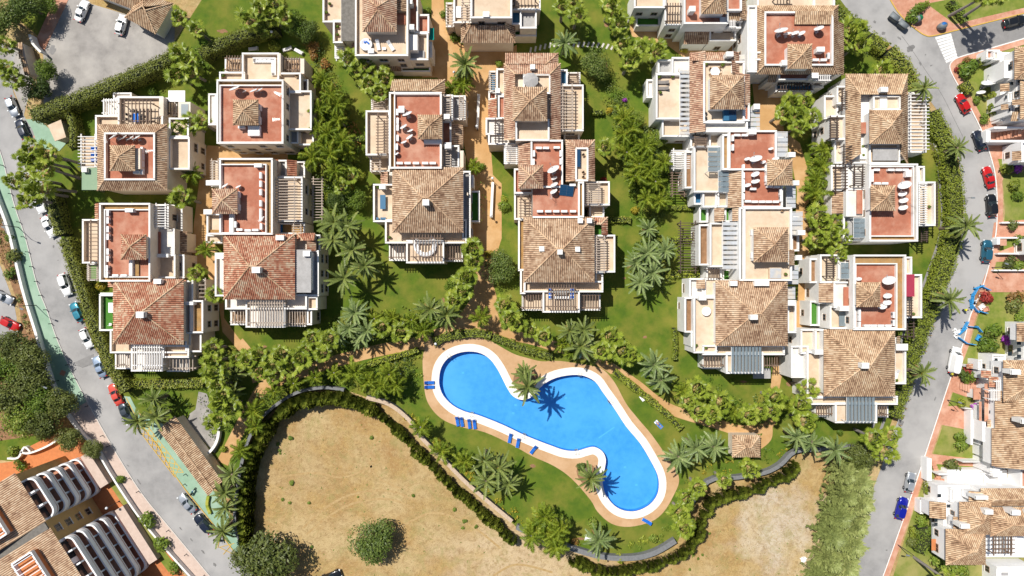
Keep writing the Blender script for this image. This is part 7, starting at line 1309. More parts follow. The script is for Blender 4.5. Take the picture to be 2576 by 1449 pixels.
def car_meshes(paint, L=4.3, W=1.78, Hh=1.46, cab=(-1.75, .72), roofx=(-1.25, .10), hood=.93, boot=1.0, van=False):
    """front is +x"""
    a, w_ = L / 2, W / 2; N = 40; out = {}
    def ztop(x):
        t = (x + a) / L
        if van: return 1.05 if x > a * .62 else 1.25
        f = max(0, (x - cab[1]) / (a - cab[1])); r_ = max(0, (cab[0] - x) / (cab[0] + a + 1e-6))
        return (hood + .04) - .22 * f ** 2.2 if x > cab[1] else (boot - .14 * r_ ** 2 if x < cab[0] else .98)
    b = MB(); rings = []
    for (sc, zf) in ((.93, .22), (.985, .38), (1.0, .62), (.985, .80), (.93, 1.0), (.80, 1.0), (.55, 1.0), (.25, 1.0)):
        ring = []
        for k in range(N):
            x, y = superell(2 * math.pi * k / N, a, w_, 4.2); x *= 1 if sc < 1 else 1; X, Y = x * (1 - (1 - sc) * .55 if zf == 1.0 else sc ** .5), y * sc
            if zf < 1: z = zf if zf < .7 else min(zf, ztop(X) - .06)
            else: z = ztop(X) + (.045 * (1 - (abs(Y) / w_) ** 2)) - (.05 if sc > .9 else 0)
            # wheel arches pull in
            ring.append((X, Y, z))
        rings.append(ring)
    for r_ in rings: b.v.extend(r_)
    for i in range(len(rings) - 1):
        for k in range(N): b.f.append((i * N + k, i * N + (k + 1) % N, (i + 1) * N + (k + 1) % N, (i + 1) * N + k)); b.m.append(1 if i == 0 else 0); b.uv.append([(0, 0)] * 4)
    b.f.append(tuple((len(rings) - 1) * N + k for k in range(N))); b.m.append(0); b.uv.append([(0, 0)] * N)
    out['body'] = b.mesh('body', [paint, 'blackplastic'], True)
    # greenhouse
    cx0, cx1 = cab; rx0, rx1 = roofx; zb = .95; M = 36
    def rr(x0, x1, hw, n, z, dome=0):
        l = []
        for k in range(M):
            x, y = superell(2 * math.pi * k / M, (x1 - x0) / 2, hw, n); l.append(((x0 + x1) / 2 + x, y, z + dome * (1 - (y / hw) ** 2)))
        return l
    base, top = rr(cx0, cx1, w_ * .90, 5.5, zb), rr(rx0, rx1, w_ * .70, 4.5, Hh - .06)
    g = MB(); rf = MB(); gl = {'windscreen': MB(), 'rear_window': MB(), 'side_window': MB()}; sidew2 = MB(); pil = {}
    for k in range(M):
        j = (k + 1) % M; q = [base[k], base[j], top[j], top[k]]; mx = sum(p[0] for p in q) / 4; my = sum(p[1] for p in q) / 4; ang = 2 * math.pi * (k + .5) / M
        dx, dy = math.cos(ang), math.sin(ang)
        corner = .50 < abs(dy) < .90 and False
        if abs(dx) > .93: (gl['windscreen'] if dx > 0 else gl['rear_window']).face(q)
        elif abs(dx) > .86: pil.setdefault((dx > 0, my > 0), MB()).face(q)
        else:
            if abs(dx) < .10: pil.setdefault((2, my > 0), MB()).face(q)
            else: (gl['side_window'] if my > 0 else sidew2).face(q)
    out['windscreen'] = gl['windscreen'].mesh('windscreen', ['carglass']); out['rear_window'] = gl['rear_window'].mesh('rear_window', ['carglass']); out['side_window'] = gl['side_window'].mesh('side_window', ['carglass']); out['side_window2'] = sidew2.mesh('side_window', ['carglass'])
    out['pillars'] = [q.mesh('pillar', [paint]) for q in pil.values()]
    t2 = rr(rx0 + .08, rx1 - .08, w_ * .66, 4.5, Hh - .02); t3 = rr(rx0 + .4, rx1 - .4, w_ * .4, 3.5, Hh)
    for A, B_ in ((top, t2), (t2, t3)):
        for k in range(M): j = (k + 1) % M; rf.face([A[k], A[j], B_[j], B_[k]])
    rf.face(t3); out['roof'] = rf.mesh('roof', [paint], True)
    b = MB(); b.lathe([(.19, -.11), (.32, -.11), (.34, -.07), (.34, .07), (.32, .11), (.19, .11)], 16); b.v = [(x, z, y) for x, y, z in b.v]; out['tyre'] = b.mesh('tyre', ['tyre'], True)
    b = MB(); b.lathe([(0, .09), (.06, .10), (.18, .08), (.2, .05), (.2, -.05)], 12); b.v = [(x, z, y) for x, y, z in b.v]; out['rim'] = b.mesh('rim', ['rim'])
    b = MB(); b.box(-.17, -.22, -.07, .07, .22, .07); out['headlight'] = b.mesh('headlight', ['lampclear']); out['taillight'] = None
    b = MB(); b.box(-.06, -.17, -.08, .1, .17, .08); out['taillight'] = b.mesh('taillight', ['lampred']); b = MB(); b.box(-.09, -.06, -.06, .07, .16, .07); out['mirror'] = b.mesh('wing_mirror', [paint]); out['dim'] = (a, w_, ztop, cab)
    return out
CARM = {}
def car(label, u, v, du, dv, paint, style='hatch', cat='car', z=.03, rev=False):
    key = (paint, style)
    if key not in CARM:
        st = {'hatch': dict(L=4.15, cab=(-1.85, .85), roofx=(-1.45, .15), hood=.92, boot=.92), 'sedan': dict(L=4.5, cab=(-1.5, .85), roofx=(-.95, .12), hood=.92, boot=.96), 'suv': dict(L=4.6, W=1.88, Hh=1.66, cab=(-2.05, .9), roofx=(-1.75, .25), hood=1.02, boot=.98), 'van': dict(L=5.4, W=1.98, Hh=2.2, cab=(-2.62, 1.75), roofx=(-2.55, 1.15), hood=1.1, boot=1.2)}[style]
        CARM[key] = car_meshes('paint_' + paint, **st)
    m = CARM[key]; a, w_, zt, cab = m['dim']; x, y = P(u, v, .8); ang = math.atan2(-dv, du) + (math.pi if rev else 0)
    r = empty('van' if style == 'van' else 'car', (x, y, z), ang); tag(r, label, cat)
    bd = ob('body', m['body'], r); ob('roof', m['roof'], r); [ob('pillar', q, r) for q in m['pillars']]
    ob('windscreen', m['windscreen'], r); ob('rear_window', m['rear_window'], r)
    if style != 'van': ob('side_window', m['side_window'], r); ob('side_window', m['side_window2'], r)
    else:
        me = m['side_window'].copy(); me.materials[0] = MATS['paint_' + paint]; ob('side_panel', me, r); me = m['side_window2'].copy(); me.materials[0] = MATS['paint_' + paint]; ob('side_panel', me, r)
    for sx in (a * .62, -a * .62):
        for sy in (-1, 1):
            wh = ob('wheel', m['tyre'], r, (sx, sy * (w_ - .07), .34)); ob('rim', m['rim'], wh, (0, .03 * sy, 0), (0, 0, 0 if sy > 0 else math.pi))
    for sy in (-1, 1):
        ob('headlight', m['headlight'], r, (a * .945, sy * w_ * .68, .70), (0, 0, -sy * .35)); ob('taillight', m['taillight'], r, (-a * .965, sy * w_ * .72, .78), (0, 0, sy * .3)); ob('wing_mirror', m['mirror'], r, (cab[1] - .25, sy * (w_ - .02), 1.0), (0, 0, 0 if sy > 0 else math.pi))
    return r
for a in [('white sedan parked upright on the forecourt, nearer the top edge', 205, 27, 38, -90, 'white', 'sedan'), ('white hatchback parked beside the carport roof', 304, 62, 24, -90, 'white', 'hatch'), ('dark navy car on the left road below the hedge end', 55, 325, 80, 190, 'navy', 'hatch', 'car', .03, True), ('pale car half hidden by greenery at left edge', 30, 268, 60, 150, 'silver', 'hatch'), ('white car half hidden under tall fan palms, left road', 98, 511, 70, 190, 'white', 'hatch'), ('white hatchback beside the left hedge, below the tall palms', 122, 570, 100, 200, 'white', 'sedan'), ('white car with dark glass parked below the hedge gap', 163, 716, 60, 180, 'white', 'suv'), ('teal hatchback parked along the left hedge', 193, 785, 85, 175, 'teal', 'hatch', 'car', .03, True), ('white coupe tucked under the left hedge below the teal car', 217, 851, 80, 180, 'white', 'hatch'), ('pale blue sedan parked on the left road patch', 250, 923, 80, 190, 'blueish', 'sedan', 'car', .03, True), ('coral red car at the end of the left hedge', 290, 992, 80, 180, 'coral', 'sedan', 'car', .03, True), ('dark grey car behind the coral red one', 316, 1041, 90, 190, 'grey', 'sedan'), ('silver sedan parked below the yellow hatching', 470, 1267, 150, 170, 'silver', 'sedan', 'car', .03, True), ('dark navy hatchback behind the silver sedan, lower left road', 512, 1318, 180, 190, 'navy', 'suv', 'car', .03, True), ('black car at the bottom edge on the dry field', 832, 1452, 100, -40, 'black', 'sedan'), ('grey car in the far left parking lot', 8, 748, 120, 60, 'silver', 'hatch'), ('red car in the far left parking lot', 24, 815, 120, 60, 'red', 'hatch'),
          ('bright red hatchback at the top of the right road', 2423, 260, 100, 200, 'red', 'hatch', 'car', .03, True), ('navy hatchback below the bright red car, right road', 2464, 353, 70, 220, 'navy', 'hatch', 'car', .03, True), ('red car beside the clipped ball, right road bend', 2488, 446, 50, 190, 'red', 'sedan', 'car', .03, True), ('black estate car on the right road bend', 2495, 517, 15, 220, 'black', 'suv', 'car', .03, True), ('petrol blue hatchback below the verge palm, right road', 2483, 632, -18, 220, 'petrol', 'suv', 'car', .03, True), ('silver hatchback above the dark blue car, lower right road', 2290, 1214, -40, 200, 'silver', 'hatch', 'car', .03, True), ('deep blue car parked on the lower right road', 2268, 1279, -60, 210, 'blue', 'suv', 'car', .03, True), ('dark car at the right edge of the side street', 2552, 54, 200, -50, 'black', 'suv'), ('white delivery van beside the road works', 2402, 906, -60, 300, 'white', 'van', 'van', .03, True)]: car(*a)
def bike(label, u, v, ang, mt, nm='motorbike'):
    x, y = P(u, v, .5); r = empty(nm, (x, y, .03), R(ang)); tag(r, label, nm); b = MB(); b.lathe([(.16, -.05), (.28, -.06), (.3, 0), (.28, .06), (.16, .05)], 14); b.v = [(x_, z, y_) for x_, y_, z in b.v]; wm = b.mesh('wheel', ['tyre'])
    for sx in (-.62, .62): ob('wheel', wm, r, (sx, 0, .3))
    b = MB(); b.tube([(-.55, 0, .45), (-.2, 0, .7), (.3, 0, .75), (.5, 0, .8)], [.1, .17, .2, .1], 8); b.tube([(.62, 0, .3), (.45, 0, .95)], .05, 6); ob('body', b.mesh('body', [mt], True), r); b = MB(); b.tube([(-.75, 0, .75), (-.45, 0, .82), (-.1, 0, .8)], [.1, .16, .12], 8); ob('seat', b.mesh('seat', ['blackplastic'], True), r); b = MB(); b.tube([(.38, -.38, 1.0), (.45, 0, .97), (.38, .38, 1.0)], .03, 6); ob('handlebar', b.mesh('handlebar', ['steel']), r)
bike('blue motorbike parked below the navy hatchback', 547, 1359, -5, 'paint_blue'); bike('dark scooter on the green pavement by the hatching', 485, 1237, 60, 'paint_petrol', 'scooter')
# ------------------------------------------------------------------ street furniture
mat('binGrey', (.12, .135, .14), rough=.6); mat('binlid', (.17, .19, .20), rough=.5); mat('bluelid', (.03, .22, .62), rough=.5); mat('greenlid', (.03, .30, .14), rough=.5); mat('barrier', (.03, .28, .62), (.05, .33, .66), 3, .5)
def dumpster(label, u, v, ang):
    x, y = P(u, v, 1.2); r = empty('dumpster', (x, y, .03), R(ang)); tag(r, label, 'dumpster', 'grey dumpsters'); b = MB()
    b.v = [(-.8, -.5, .2), (.8, -.5, .2), (.8, .5, .2), (-.8, .5, .2), (-.95, -.65, 1.2), (.95, -.65, 1.2), (.95, .65, 1.2), (-.95, .65, 1.2)]; b.f = [(0, 1, 5, 4), (1, 2, 6, 5), (2, 3, 7, 6), (3, 0, 4, 7), (3, 2, 1, 0)]; b.m = [0] * 5; b.uv = [[(0, 0)] * 4] * 5; ob('tub', b.mesh('tub', ['binGrey']), r)
    b = MB(); b.tube([(-.98, -.3, 1.22), (.98, -.3, 1.22)], .36, 12); b.v = [(q[0], q[1] * 1.6 + .45, 1.2 + max(0, q[2] - 1.2) * .7) for q in b.v]; ob('lid', b.mesh('lid', ['binlid'], True), r); b = MB(); b.lathe([(0, -.05), (.1, -.05), (.1, .05), (0, .05)], 10); b.v = [(q[0], q[2], q[1]) for q in b.v]; wm = b.mesh('wheel', ['tyre'])
    for sx in (-.65, .65):
        for sy in (-.4, .4): ob('wheel', wm, r, (sx, sy, .1))
dumpster('grey dumpster on the road corner, left of the pair', 2251, 42, -38); dumpster('grey dumpster on the road corner, right of the pair', 2273, 61, -38)
def igloo(label, u, v, lid):
    x, y = P(u, v, 1.2); r = empty('recycling_bin', (x, y, .13), R(20)); tag(r, label, 'recycling bin'); b = MB(); b.lathe([(0, .02), (.62, .02), (.72, .5), (.7, 1.1), (.55, 1.45), (.25, 1.62), (0, 1.65)], 16); b.v = [(q[0] * 1.25, q[1], q[2]) for q in b.v]; ob('shell', b.mesh('shell', ['binlid'], True), r); b = MB(); b.lathe([(.62, 1.40), (.5, 1.53), (.2, 1.68), (0, 1.7)], 16); b.v = [(abs(q[0]) * 1.25 if lid == 'greenlid' else q[0] * 1.0, q[1] if lid != 'bluelid' else abs(q[1]), q[2]) for q in b.v]; ob('lid', b.mesh('lid', [lid], True), r); b = MB(); b.lathe([(0, 0), (.13, 0), (.13, .06), (0, .06)], 10); ob('slot', b.mesh('slot', ['blackplastic']), r, (.85, 0, .95), (0, R(90), 0))
igloo('grey bottle bank with green lid on terracotta pavement', 2311, 46, 'greenlid'); igloo('grey recycling bin with blue lid near zebra crossing', 2373, 64, 'bluelid')
def bollards(lst, labelf, group, mt='darkmetal'):
    b = MB(); b.lathe([(0, 0), (.11, 0), (.10, .05), (.07, .08), (.07, .78), (.10, .82), (.09, .9), (0, .95)], 10); me = b.mesh('post', [mt])
    for i, (u, v) in enumerate(lst): x, y = P(u, v); o = ob('bollard', me, None, (x, y, .13)); tag(o, labelf(i), 'bollard', group)
bollards([(10, 417), (19, 453), (30, 488), (40, 523), (51, 559), (62, 596), (73, 634), (83, 671), (95, 708), (106, 743), (118, 779), (131, 814), (144, 849), (158, 883), (173, 917), (189, 951), (206, 985), (222, 1021)], lambda i: 'black bollard along the green pavement, %s from its upper end' % ordw(i), 'bollards on the green pavement')
bollards([(260, 1095), (276, 1121), (327, 1202), (350, 1235), (398, 1302), (425, 1333), (470, 1393), (515, 1446)], lambda i: 'black bollard along the pale pavement, %s from its upper end' % ordw(i), 'bollards on the pale pavement'); bollards([(468, 1192), (466, 1217)], lambda i: 'black bollard below the yellow hatching, %s one' % ('upper', 'lower')[i], 'bollards by the hatching')
bollards([(2342, 820), (2336, 843), (2329, 864), (2323, 883), (2293, 963), (2287, 985), (2281, 1005), (2274, 1026), (2267, 1048), (2260, 1068)], lambda i: 'ochre post along the right road hedge, %s from the top' % ordw(i), 'posts along the right road', 'ochre')
mat('lampglobe', (.75, .78, .80), rough=.25)
def lamp(label, u, v, hh=4.2, z=.02, arm=0):
    x, y = P(u, v); r = empty('lamp_post', (x, y, z)); tag(r, label, 'lamp post', 'lamp posts'); b = MB(); b.lathe([(0, 0), (.14, 0), (.12, .3), (.06, .4), (.045, hh - .3), (.1, hh - .25), (0, hh - .2)], 8); ob('pole', b.mesh('pole', ['darkmetal']), r); b = MB(); b.lathe([(0, hh - .25), (.18, hh - .18), (.27, hh), (.2, hh + .2), (0, hh + .28)], 14); ob('globe', b.mesh('globe', ['lampglobe'], True), r)
for l_, u, v, hh in (('lamp post beside the three white loungers', 702, 100, 4.2), ('lamp post in the planting left of the pool', 1014, 934, 4.0), ('lamp post behind the palms below the pool', 1417, 1298, 4.2), ('lamp post at the foot of the sandy alley wall', 1236, 546, 2.5), ('lamp post on the sandy square near the date palm', 1146, 196, 3.6), ('lamp post right of the sandy square', 1190, 197, 3.6), ('lamp post on the low alley wall', 1202, 328, 3.6), ('lamp post in the right alley beside palms', 2047, 512, 3.6), ('lamp post beneath palms of the right alley', 1952, 288, 3.4), ('lamp post on the sandy junction below fan palms', 612, 980, 3.6), ('lamp post by the left alley palms', 520, 640, 3.6), ('lamp post near the palms above the left terrace wall', 1660, 500, 3.0), ('lamp post at top of the right sandy path', 2100, 124, 3.4), ('lamp post at the middle of the alley wall', 1240, 455, 3.2), ('lamp post left of the pool gate', 1100, 862, 3.0), ('lamp post by the lower left road flats lawn', 300, 1261, 4.2)): lamp(l_, u, v, hh)
def roadlamp(label, u, v, ang, hh=6.0):
    x, y = P(u, v); r = empty('street_lamp', (x, y, .13), R(ang)); tag(r, label, 'street lamp', 'street lamps'); b = MB(); b.tube([(0, 0, 0), (0, 0, hh * .7), (.1, 0, hh * .92), (.8, 0, hh), (1.3, 0, hh)], [.09, .06, .05, .045, .04], 7); ob('pole', b.mesh('pole', ['darkmetal']), r); b = MB(); b.box(1.2, -.14, hh - .06, 1.9, .14, hh + .06); ob('lamp_head', b.mesh('lamp_head', ['binlid']), r)
for l_, u, v, a in (('street lamp on the green pavement, upper one', 48, 572, -20), ('street lamp on the green pavement, middle one', 92, 768, -20), ('street lamp on the green pavement, lower one', 149, 957, -20), ('street lamp on the pavement beside the petrol blue car', 2494, 673, 160), ('street lamp beside the terracotta drive', 2382, 1006, 160), ('street lamp on the lower right lawn', 2258, 1370, 170), ('street lamp behind the hedge at the right bend', 2376, 508, 0)): roadlamp(l_, u, v, a)
# low walls and fences
def wall(label, line, wpx, z0, z1, mt, capm=None, nm='garden_wall', piers=0):
    p = smoothline(pts(line), 4); o = empty(nm, (*p[0], 0)); tag(o, label, 'wall'); a, c = offsetline(p, wpx * S / 2), offsetline(p, -wpx * S / 2); n = max(1, len(p) // 12); ox, oy = p[0]
    b = MB()
    for i in range(len(p) - 1): b.prism([(q[0] - ox, q[1] - oy) for q in (a[i], c[i], c[i + 1], a[i + 1])], z0, z1)
    ob('wall_body', b.mesh('wall_body', [mt]), o)
    if capm:
        a, c = offsetline(p, wpx * S / 2 + .06), offsetline(p, -wpx * S / 2 - .06); acc = 0; b = MB(); seg = 0
        for i in range(len(p) - 1):
            b.prism([(q[0] - ox, q[1] - oy) for q in (a[i], c[i], c[i + 1], a[i + 1])], z1 + .002, z1 + .08); seg += math.hypot(p[i + 1][0] - p[i][0], p[i + 1][1] - p[i][1])
            if seg > 3 or i == len(p) - 2: ob('coping_stone', b.mesh('coping_stone', [capm]), o); b = MB(); seg = 0
    return o
wall('white wall along the green pavement of the left road', GW, 5, 0, 1.3, 'white', 'white'); wall('curved grey-topped wall round the estate left of the pool', [(627, 1385), (600, 1320), (602, 1250), (614, 1170), (629, 1112), (656, 1059), (699, 1017), (754, 984), (819, 972), (870, 978)], 6, 0, 1.6, 'greywall', 'greywall'); wall('curved wall round the estate below the pool, left part', [(926, 997), (984, 1014), (1034, 1054), (1059, 1092), (1119, 1152), (1184, 1217), (1288, 1304)], 8, 0, 1.7, 'greywall', 'stonewall'); wall('broad grey wall curving below the pool', [(1300, 1320), (1370, 1352), (1438, 1374), (1513, 1394), (1588, 1397), (1643, 1384), (1695, 1354)], 11, 0, 1.4, 'greywall', 'greywall'); wall('stepped wall between the pool house palms and dry lot', [(1720, 1290), (1775, 1207), (1850, 1196), (1917, 1184), (1957, 1164), (1992, 1132), (2050, 1126), (2147, 1120)], 8, 0, 1.5, 'greywall', 'greywall')
wall('white wall with scalloped top beside the pale pavement', FW, 3, 0, 1.2, 'white', 'white'); wall('narrow tan wall behind the right road hedge', [(2342, 362), (2362, 420), (2374, 480), (2380, 540), (2378, 580), (2365, 640), (2345, 720), (2330, 760)], 4, 0, 1.0, 'stonewall', 'kerb'); wall('low white wall down the middle of the sandy alley', [(1240, 460), (1238, 500), (1236, 548)], 5, 0, 1.0, 'white', 'white'); wall('low white wall in the upper sandy alley', [(1205, 240), (1203, 290), (1201, 326)], 5, 0, .9, 'white', 'white'); wall('curved white wall by the entrance drive', [(520, 1148), (545, 1120), (555, 1095), (557, 1070)], 5, 0, 1.2, 'white', 'white'); wall('lime-topped curved planter wall at the shelter end', [(527, 1246), (524, 1268), (532, 1290)], 7, 0, .7, 'leaf_lime', None, 'planter_wall')
wall('white boundary wall of the left forecourt', [(92, 96), (100, 118), (120, 140)], 4, 0, 2.0, 'white', 'white'); wall('white zigzag wall beside the orange paving', [(60, 1133), (82, 1137), (130, 1118), (175, 1088)], 3, 0, 1.0, 'white', 'white') ; wall('white zigzag wall of the flats garden', [(28, 1150), (55, 1148), (70, 1122), (85, 1133)], 3, 0, 1.0, 'white', 'white')
# steps across the central garden
for i in range(18):
    t = i / 17; u, v = 1335 + 205 * t, 126 - 22 * math.sin(t * 2.4) + (8 if t > .5 else 0); o = ob('stepping_stone', cube('kerb'), None, (*P(u, v), .04), (0, 0, R(80 - 20 * t)), (1.1, .38, .06)); tag(o, 'pale stepping stone across the top centre lawn, %s from left' % ordw(i), 'stepping stone', 'stepping stones')
# ------------------------------------------------------------------ pool furniture
for i, (u, v, a) in enumerate([(1081, 962, 180), (1081, 973, 180), (1151, 1059, 100), (1162, 1060, 100), (1181, 1065, 97), (1194, 1066, 97), (1283, 1101, 80), (1303, 1113, 80), (1342, 1130, 53), (1626, 1310, -28)]):
    lab = ['upper blue lounger of the pair left of the pool', 'lower blue lounger of the pair left of the pool', 'blue lounger, first of four below the left pool lobe', 'blue lounger, second of four below the left pool lobe', 'blue lounger, third of four below the left pool lobe', 'blue lounger, fourth of four below the left pool lobe', 'blue lounger, left one of two below the pool middle', 'blue lounger, right one of two below the pool middle', 'blue lounger set askew near the lower pool palm', 'single blue lounger at the foot of the lower pool lobe'][i]
    mk_lblue(lab, (*P(u, v), .1), R(a), 'blue pool loungers')
for i, (u, v, a) in enumerate(((639, 124, 5), (724, 125, -15), (753, 131, 30))): mk_lwhite('white lounger on the grass above the corner sofa, %s from left' % ORD[i], (*P(u, v), .03), R(-a if i else a), 'white grass loungers')
def ladder(label, u, v, ang):
    x, y = P(u, v); r = empty('pool_ladder', (x, y, .09), R(ang)); tag(r, label, 'ladder', 'pool ladders')
    for sy in (-.3, .3):
        b = MB(); b.tube([(.55, sy, 0), (.55, sy, .7), (.3, sy, .9), (0, sy, .8), (-.12, sy, .2), (-.12, sy, -1.1)], .03, 6); ob('rail', b.mesh('rail', ['steel']), r)
    for k in range(3): b = MB(); b.box(-.2, -.3, -.35 - k * .3, -.04, .3, -.31 - k * .3); ob('rung', b.mesh('rung', ['steel']), r)
ladder('pool ladder at upper left of the left lobe', 1132, 898, 130); ladder('pool ladder at the foot of the left lobe', 1187, 1040, -95); ladder('pool ladder at the top of the right lobe', 1458, 944, 88); ladder('pool ladder at the right of the right lobe', 1532, 1010, 30); ladder('pool ladder left below the pool middle', 1319, 1094, -115); ladder('pool ladder above the lower pool palm', 1450, 1134, -85)
sheet('planting_ring', smoothline(pts([(1296, 940), (1318, 925), (1345, 935), (1352, 960), (1335, 985), (1308, 985), (1292, 965)]), 4, True), 0.10, 'soil'); sheet('planting_ring', smoothline(pts([(1450, 1185), (1465, 1168), (1490, 1170), (1500, 1190), (1490, 1212), (1465, 1215)]), 4, True), 0.10, 'soil')
shrub('dark', 1312, 935, 1.6, 'round dark shrub on the pool peninsula', 1.8); shrub('dark', 1462, 1178, 1.4, 'round dark shrub beside the lower pool palm', 1.6)
bx = slab('paving_slab', pts([(1607, 998), (1621, 991), (1632, 1002), (1616, 1010)]), .02, .2, 'white2', None); tag(bx, 'white square slab on the lawn right of the pool', 'slab')
bx = slab('paving_slab', pts([(1470, 1358), (1474, 1343), (1512, 1350), (1512, 1362)]), .02, .4, 'white2', None); tag(bx, 'white slab by the date palm below the pool', 'slab')
# white plastic sacks and rubble
for l_, u, v, s_ in (('white sack lying on the dry lot, lower right', 2021, 1408, .8), ('white rubble heap beside the road barriers', 2408, 838, 1.3)):
    b = MB(); r_ = random.Random(int(u))
    for k in range(14): leafcloud(b, r_, (r_.uniform(-.5, .5) * s_, r_.uniform(-.5, .5) * s_, .15 * s_), (.4 * s_, .4 * s_, .25 * s_), 10, .2, 0)
    x, y = P(u, v); o = ob('rubble_heap' if 'rubble' in l_ else 'sack', b.mesh('heap', ['white2']), None, (x, y, .05)); tag(o, l_, 'heap' if 'rubble' in l_ else 'sack')
# road works on the right pavement
def barrier(label, u, v, ang, L=1.9):
    x, y = P(u, v, .5); r = empty('road_barrier', (x, y, .1), R(ang)); tag(r, label, 'barrier', 'blue road barriers')
    for z in (.12, .48, .86): ob('rail', cube('barrier'), r, (0, 0, z), (0, 0, 0), (L, .12, .1))
    for k in range(5): ob('upright', cube('barrier'), r, (-L / 2 + .06 + k * (L - .12) / 4, 0, .52), (0, 0, 0), (.09, .1, .72))
    for sx in (-.7, .7): ob('foot', cube('blackplastic'), r, (sx, 0, .03), (0, 0, 0), (.15, .6, .06))
for i, (u, v, a, L) in enumerate([(2452, 735, 60, 2), (2446, 750, 80, 2), (2443, 765, 95, 2), (2452, 777, -50, 2), (2470, 785, -15, 2), (2462, 722, 20, 2), (2478, 725, -25, 2), (2428, 820, 60, 2), (2420, 833, 40, 2), (2447, 822, -5, 1.8), (2462, 828, -50, 1.6), (2420, 856, -35, 2), (2440, 865, -10, 2)]): barrier('blue plastic barrier at the %s road works, %s' % ('upper' if i < 7 else 'lower', ('left top', 'left middle', 'left foot', 'bottom left', 'bottom right', 'top left', 'top right', 'left arm top', 'left arm foot', 'top arm left', 'top arm right', 'bottom arm left', 'bottom arm right')[i]), u, v, a, L)
sheet('excavation', pts([(2450, 735), (2475, 725), (2485, 760), (2470, 780), (2450, 772)]), .14, 'soil')
for i, (u, v, c) in enumerate(((2467, 733, 'terracotta'), (2476, 778, 'terracotta'), (2466, 772, 'white2'), (2459, 850, 'barrier'))):
    x, y = P(u, v); o = empty('crate', (x, y, .14), R(20 * i)); tag(o, ('brown crate at the top of the upper road works', 'brown crate at the foot of the upper road works', 'white crate inside the upper road works', 'blue crate on the grass of the lower road works')[i], 'crate')
    ob('crate_floor', cube(c), o, (0, 0, .05), (0, 0, 0), (1.2, .9, .06))
    for q in ((0, .43, 1.2, .06), (0, -.43, 1.2, .06), (.57, 0, .06, .8), (-.57, 0, .06, .8)): ob('crate_side', cube(c), o, (q[0], q[1], .25), (0, 0, 0), (q[2], q[3], .4))
# the two big dishes on the corner lawn
for i, (u, v, s_) in enumerate(((2480, 214, 1.35), (2497, 201, 1.1), (2466, 235, .8))): mk_dish('white satellite dish on the corner lawn, %s' % ('largest, in the middle', 'beside the white house', 'smallest, by the box hedge')[i], 'satellite dish', (*P(u, v, 1), .1), R(112), 'lawn dishes', s_)
# utility pole and manhole covers
for l_, u, v in (('square manhole cover on the green pavement', 159, 938), ('square manhole cover on the right road', 2428, 507), ('square manhole cover at the foot of the right road hedge', 2266, 1064), ('square manhole cover on the garden lawn by the red car', 2516, 451), ('square drain cover by the left road hut', 92, 342)):
    x, y = P(u, v); b = MB(); b.box(-.5, -.5, 0, .5, .5, .02); b.box(-.42, -.42, .021, .42, .42, .03); o = ob('manhole_cover', b.mesh('manhole_cover', ['roadstain' if 'right road' in l_ else 'terracotta']), None, (x, y, .142 if 'green' in l_ else .036), (0, 0, R(-25))); tag(o, l_, 'manhole cover')
# ------------------------------------------------------------------ people
for nm, c in (('skin', (.50, .29, .19)), ('hair', (.03, .02, .015)), ('hivis', (.72, .72, .02)), ('trousers', (.03, .04, .08)), ('towel', (.03, .22, .62)), ('swim', (.05, .03, .10)), ('shirt', (.55, .55, .56))): mat(nm, c, rough=.8)
def person(label, loc, rz, joints, edges, radii, segs, hairpos, mats_):
    """one continuous skinned body; joints in metres, faces take their material by region"""
    root = empty('person', loc, rz); tag(root, label, 'person'); me = bpy.data.meshes.new('body'); me.from_pydata(joints, edges, [])
    o = ob('body', me, root); sk = o.modifiers.new('Skin', 'SKIN'); sk.use_smooth_shade = True
    for k, r_ in enumerate(radii): d = me.skin_vertices[0].data[k]; d.radius = (r_, r_) if not isinstance(r_, tuple) else r_
    me.skin_vertices[0].data[0].use_root = True
    o.modifiers.new('Subdivision', 'SUBSURF').levels = 2; o.modifiers['Subdivision'].render_levels = 2; me.materials.append(MATS[mats_[0]])
    hb = MB(); hb.lathe([(0, .13), (.07, .11), (.105, .05), (.11, 0), (.09, -.05)], 12); ob('hair', hb.mesh('hair', ['hair'], True), root, hairpos[0], hairpos[1])
    for nm, mt, pl in segs:
        b = MB(); b.tube(pl[0], pl[1], 10); ob(nm, b.mesh(nm, [mt], True), root)
    return root
def hand(js, es, rs, wi, p, d, up):
    """five short finger chains rooted at the palm"""
    d = Vector(d).normalized(); up = Vector(up).normalized(); s_ = d.cross(up)
    js.append(tuple(Vector(p) + d * .08)); es.append((wi, len(js) - 1)); rs.append(.026); pi = len(js) - 1
    for k, (o_, ln) in enumerate(((-.03, .055), (-.01, .07), (.01, .066), (.03, .05))): js.append(tuple(Vector(p) + d * (.1 + ln) + s_ * o_ - up * .02)); es.append((pi, len(js) - 1)); rs.append(.009)
    js.append(tuple(Vector(p) + d * .07 + s_ * .06)); es.append((wi, len(js) - 1)); rs.append(.01)
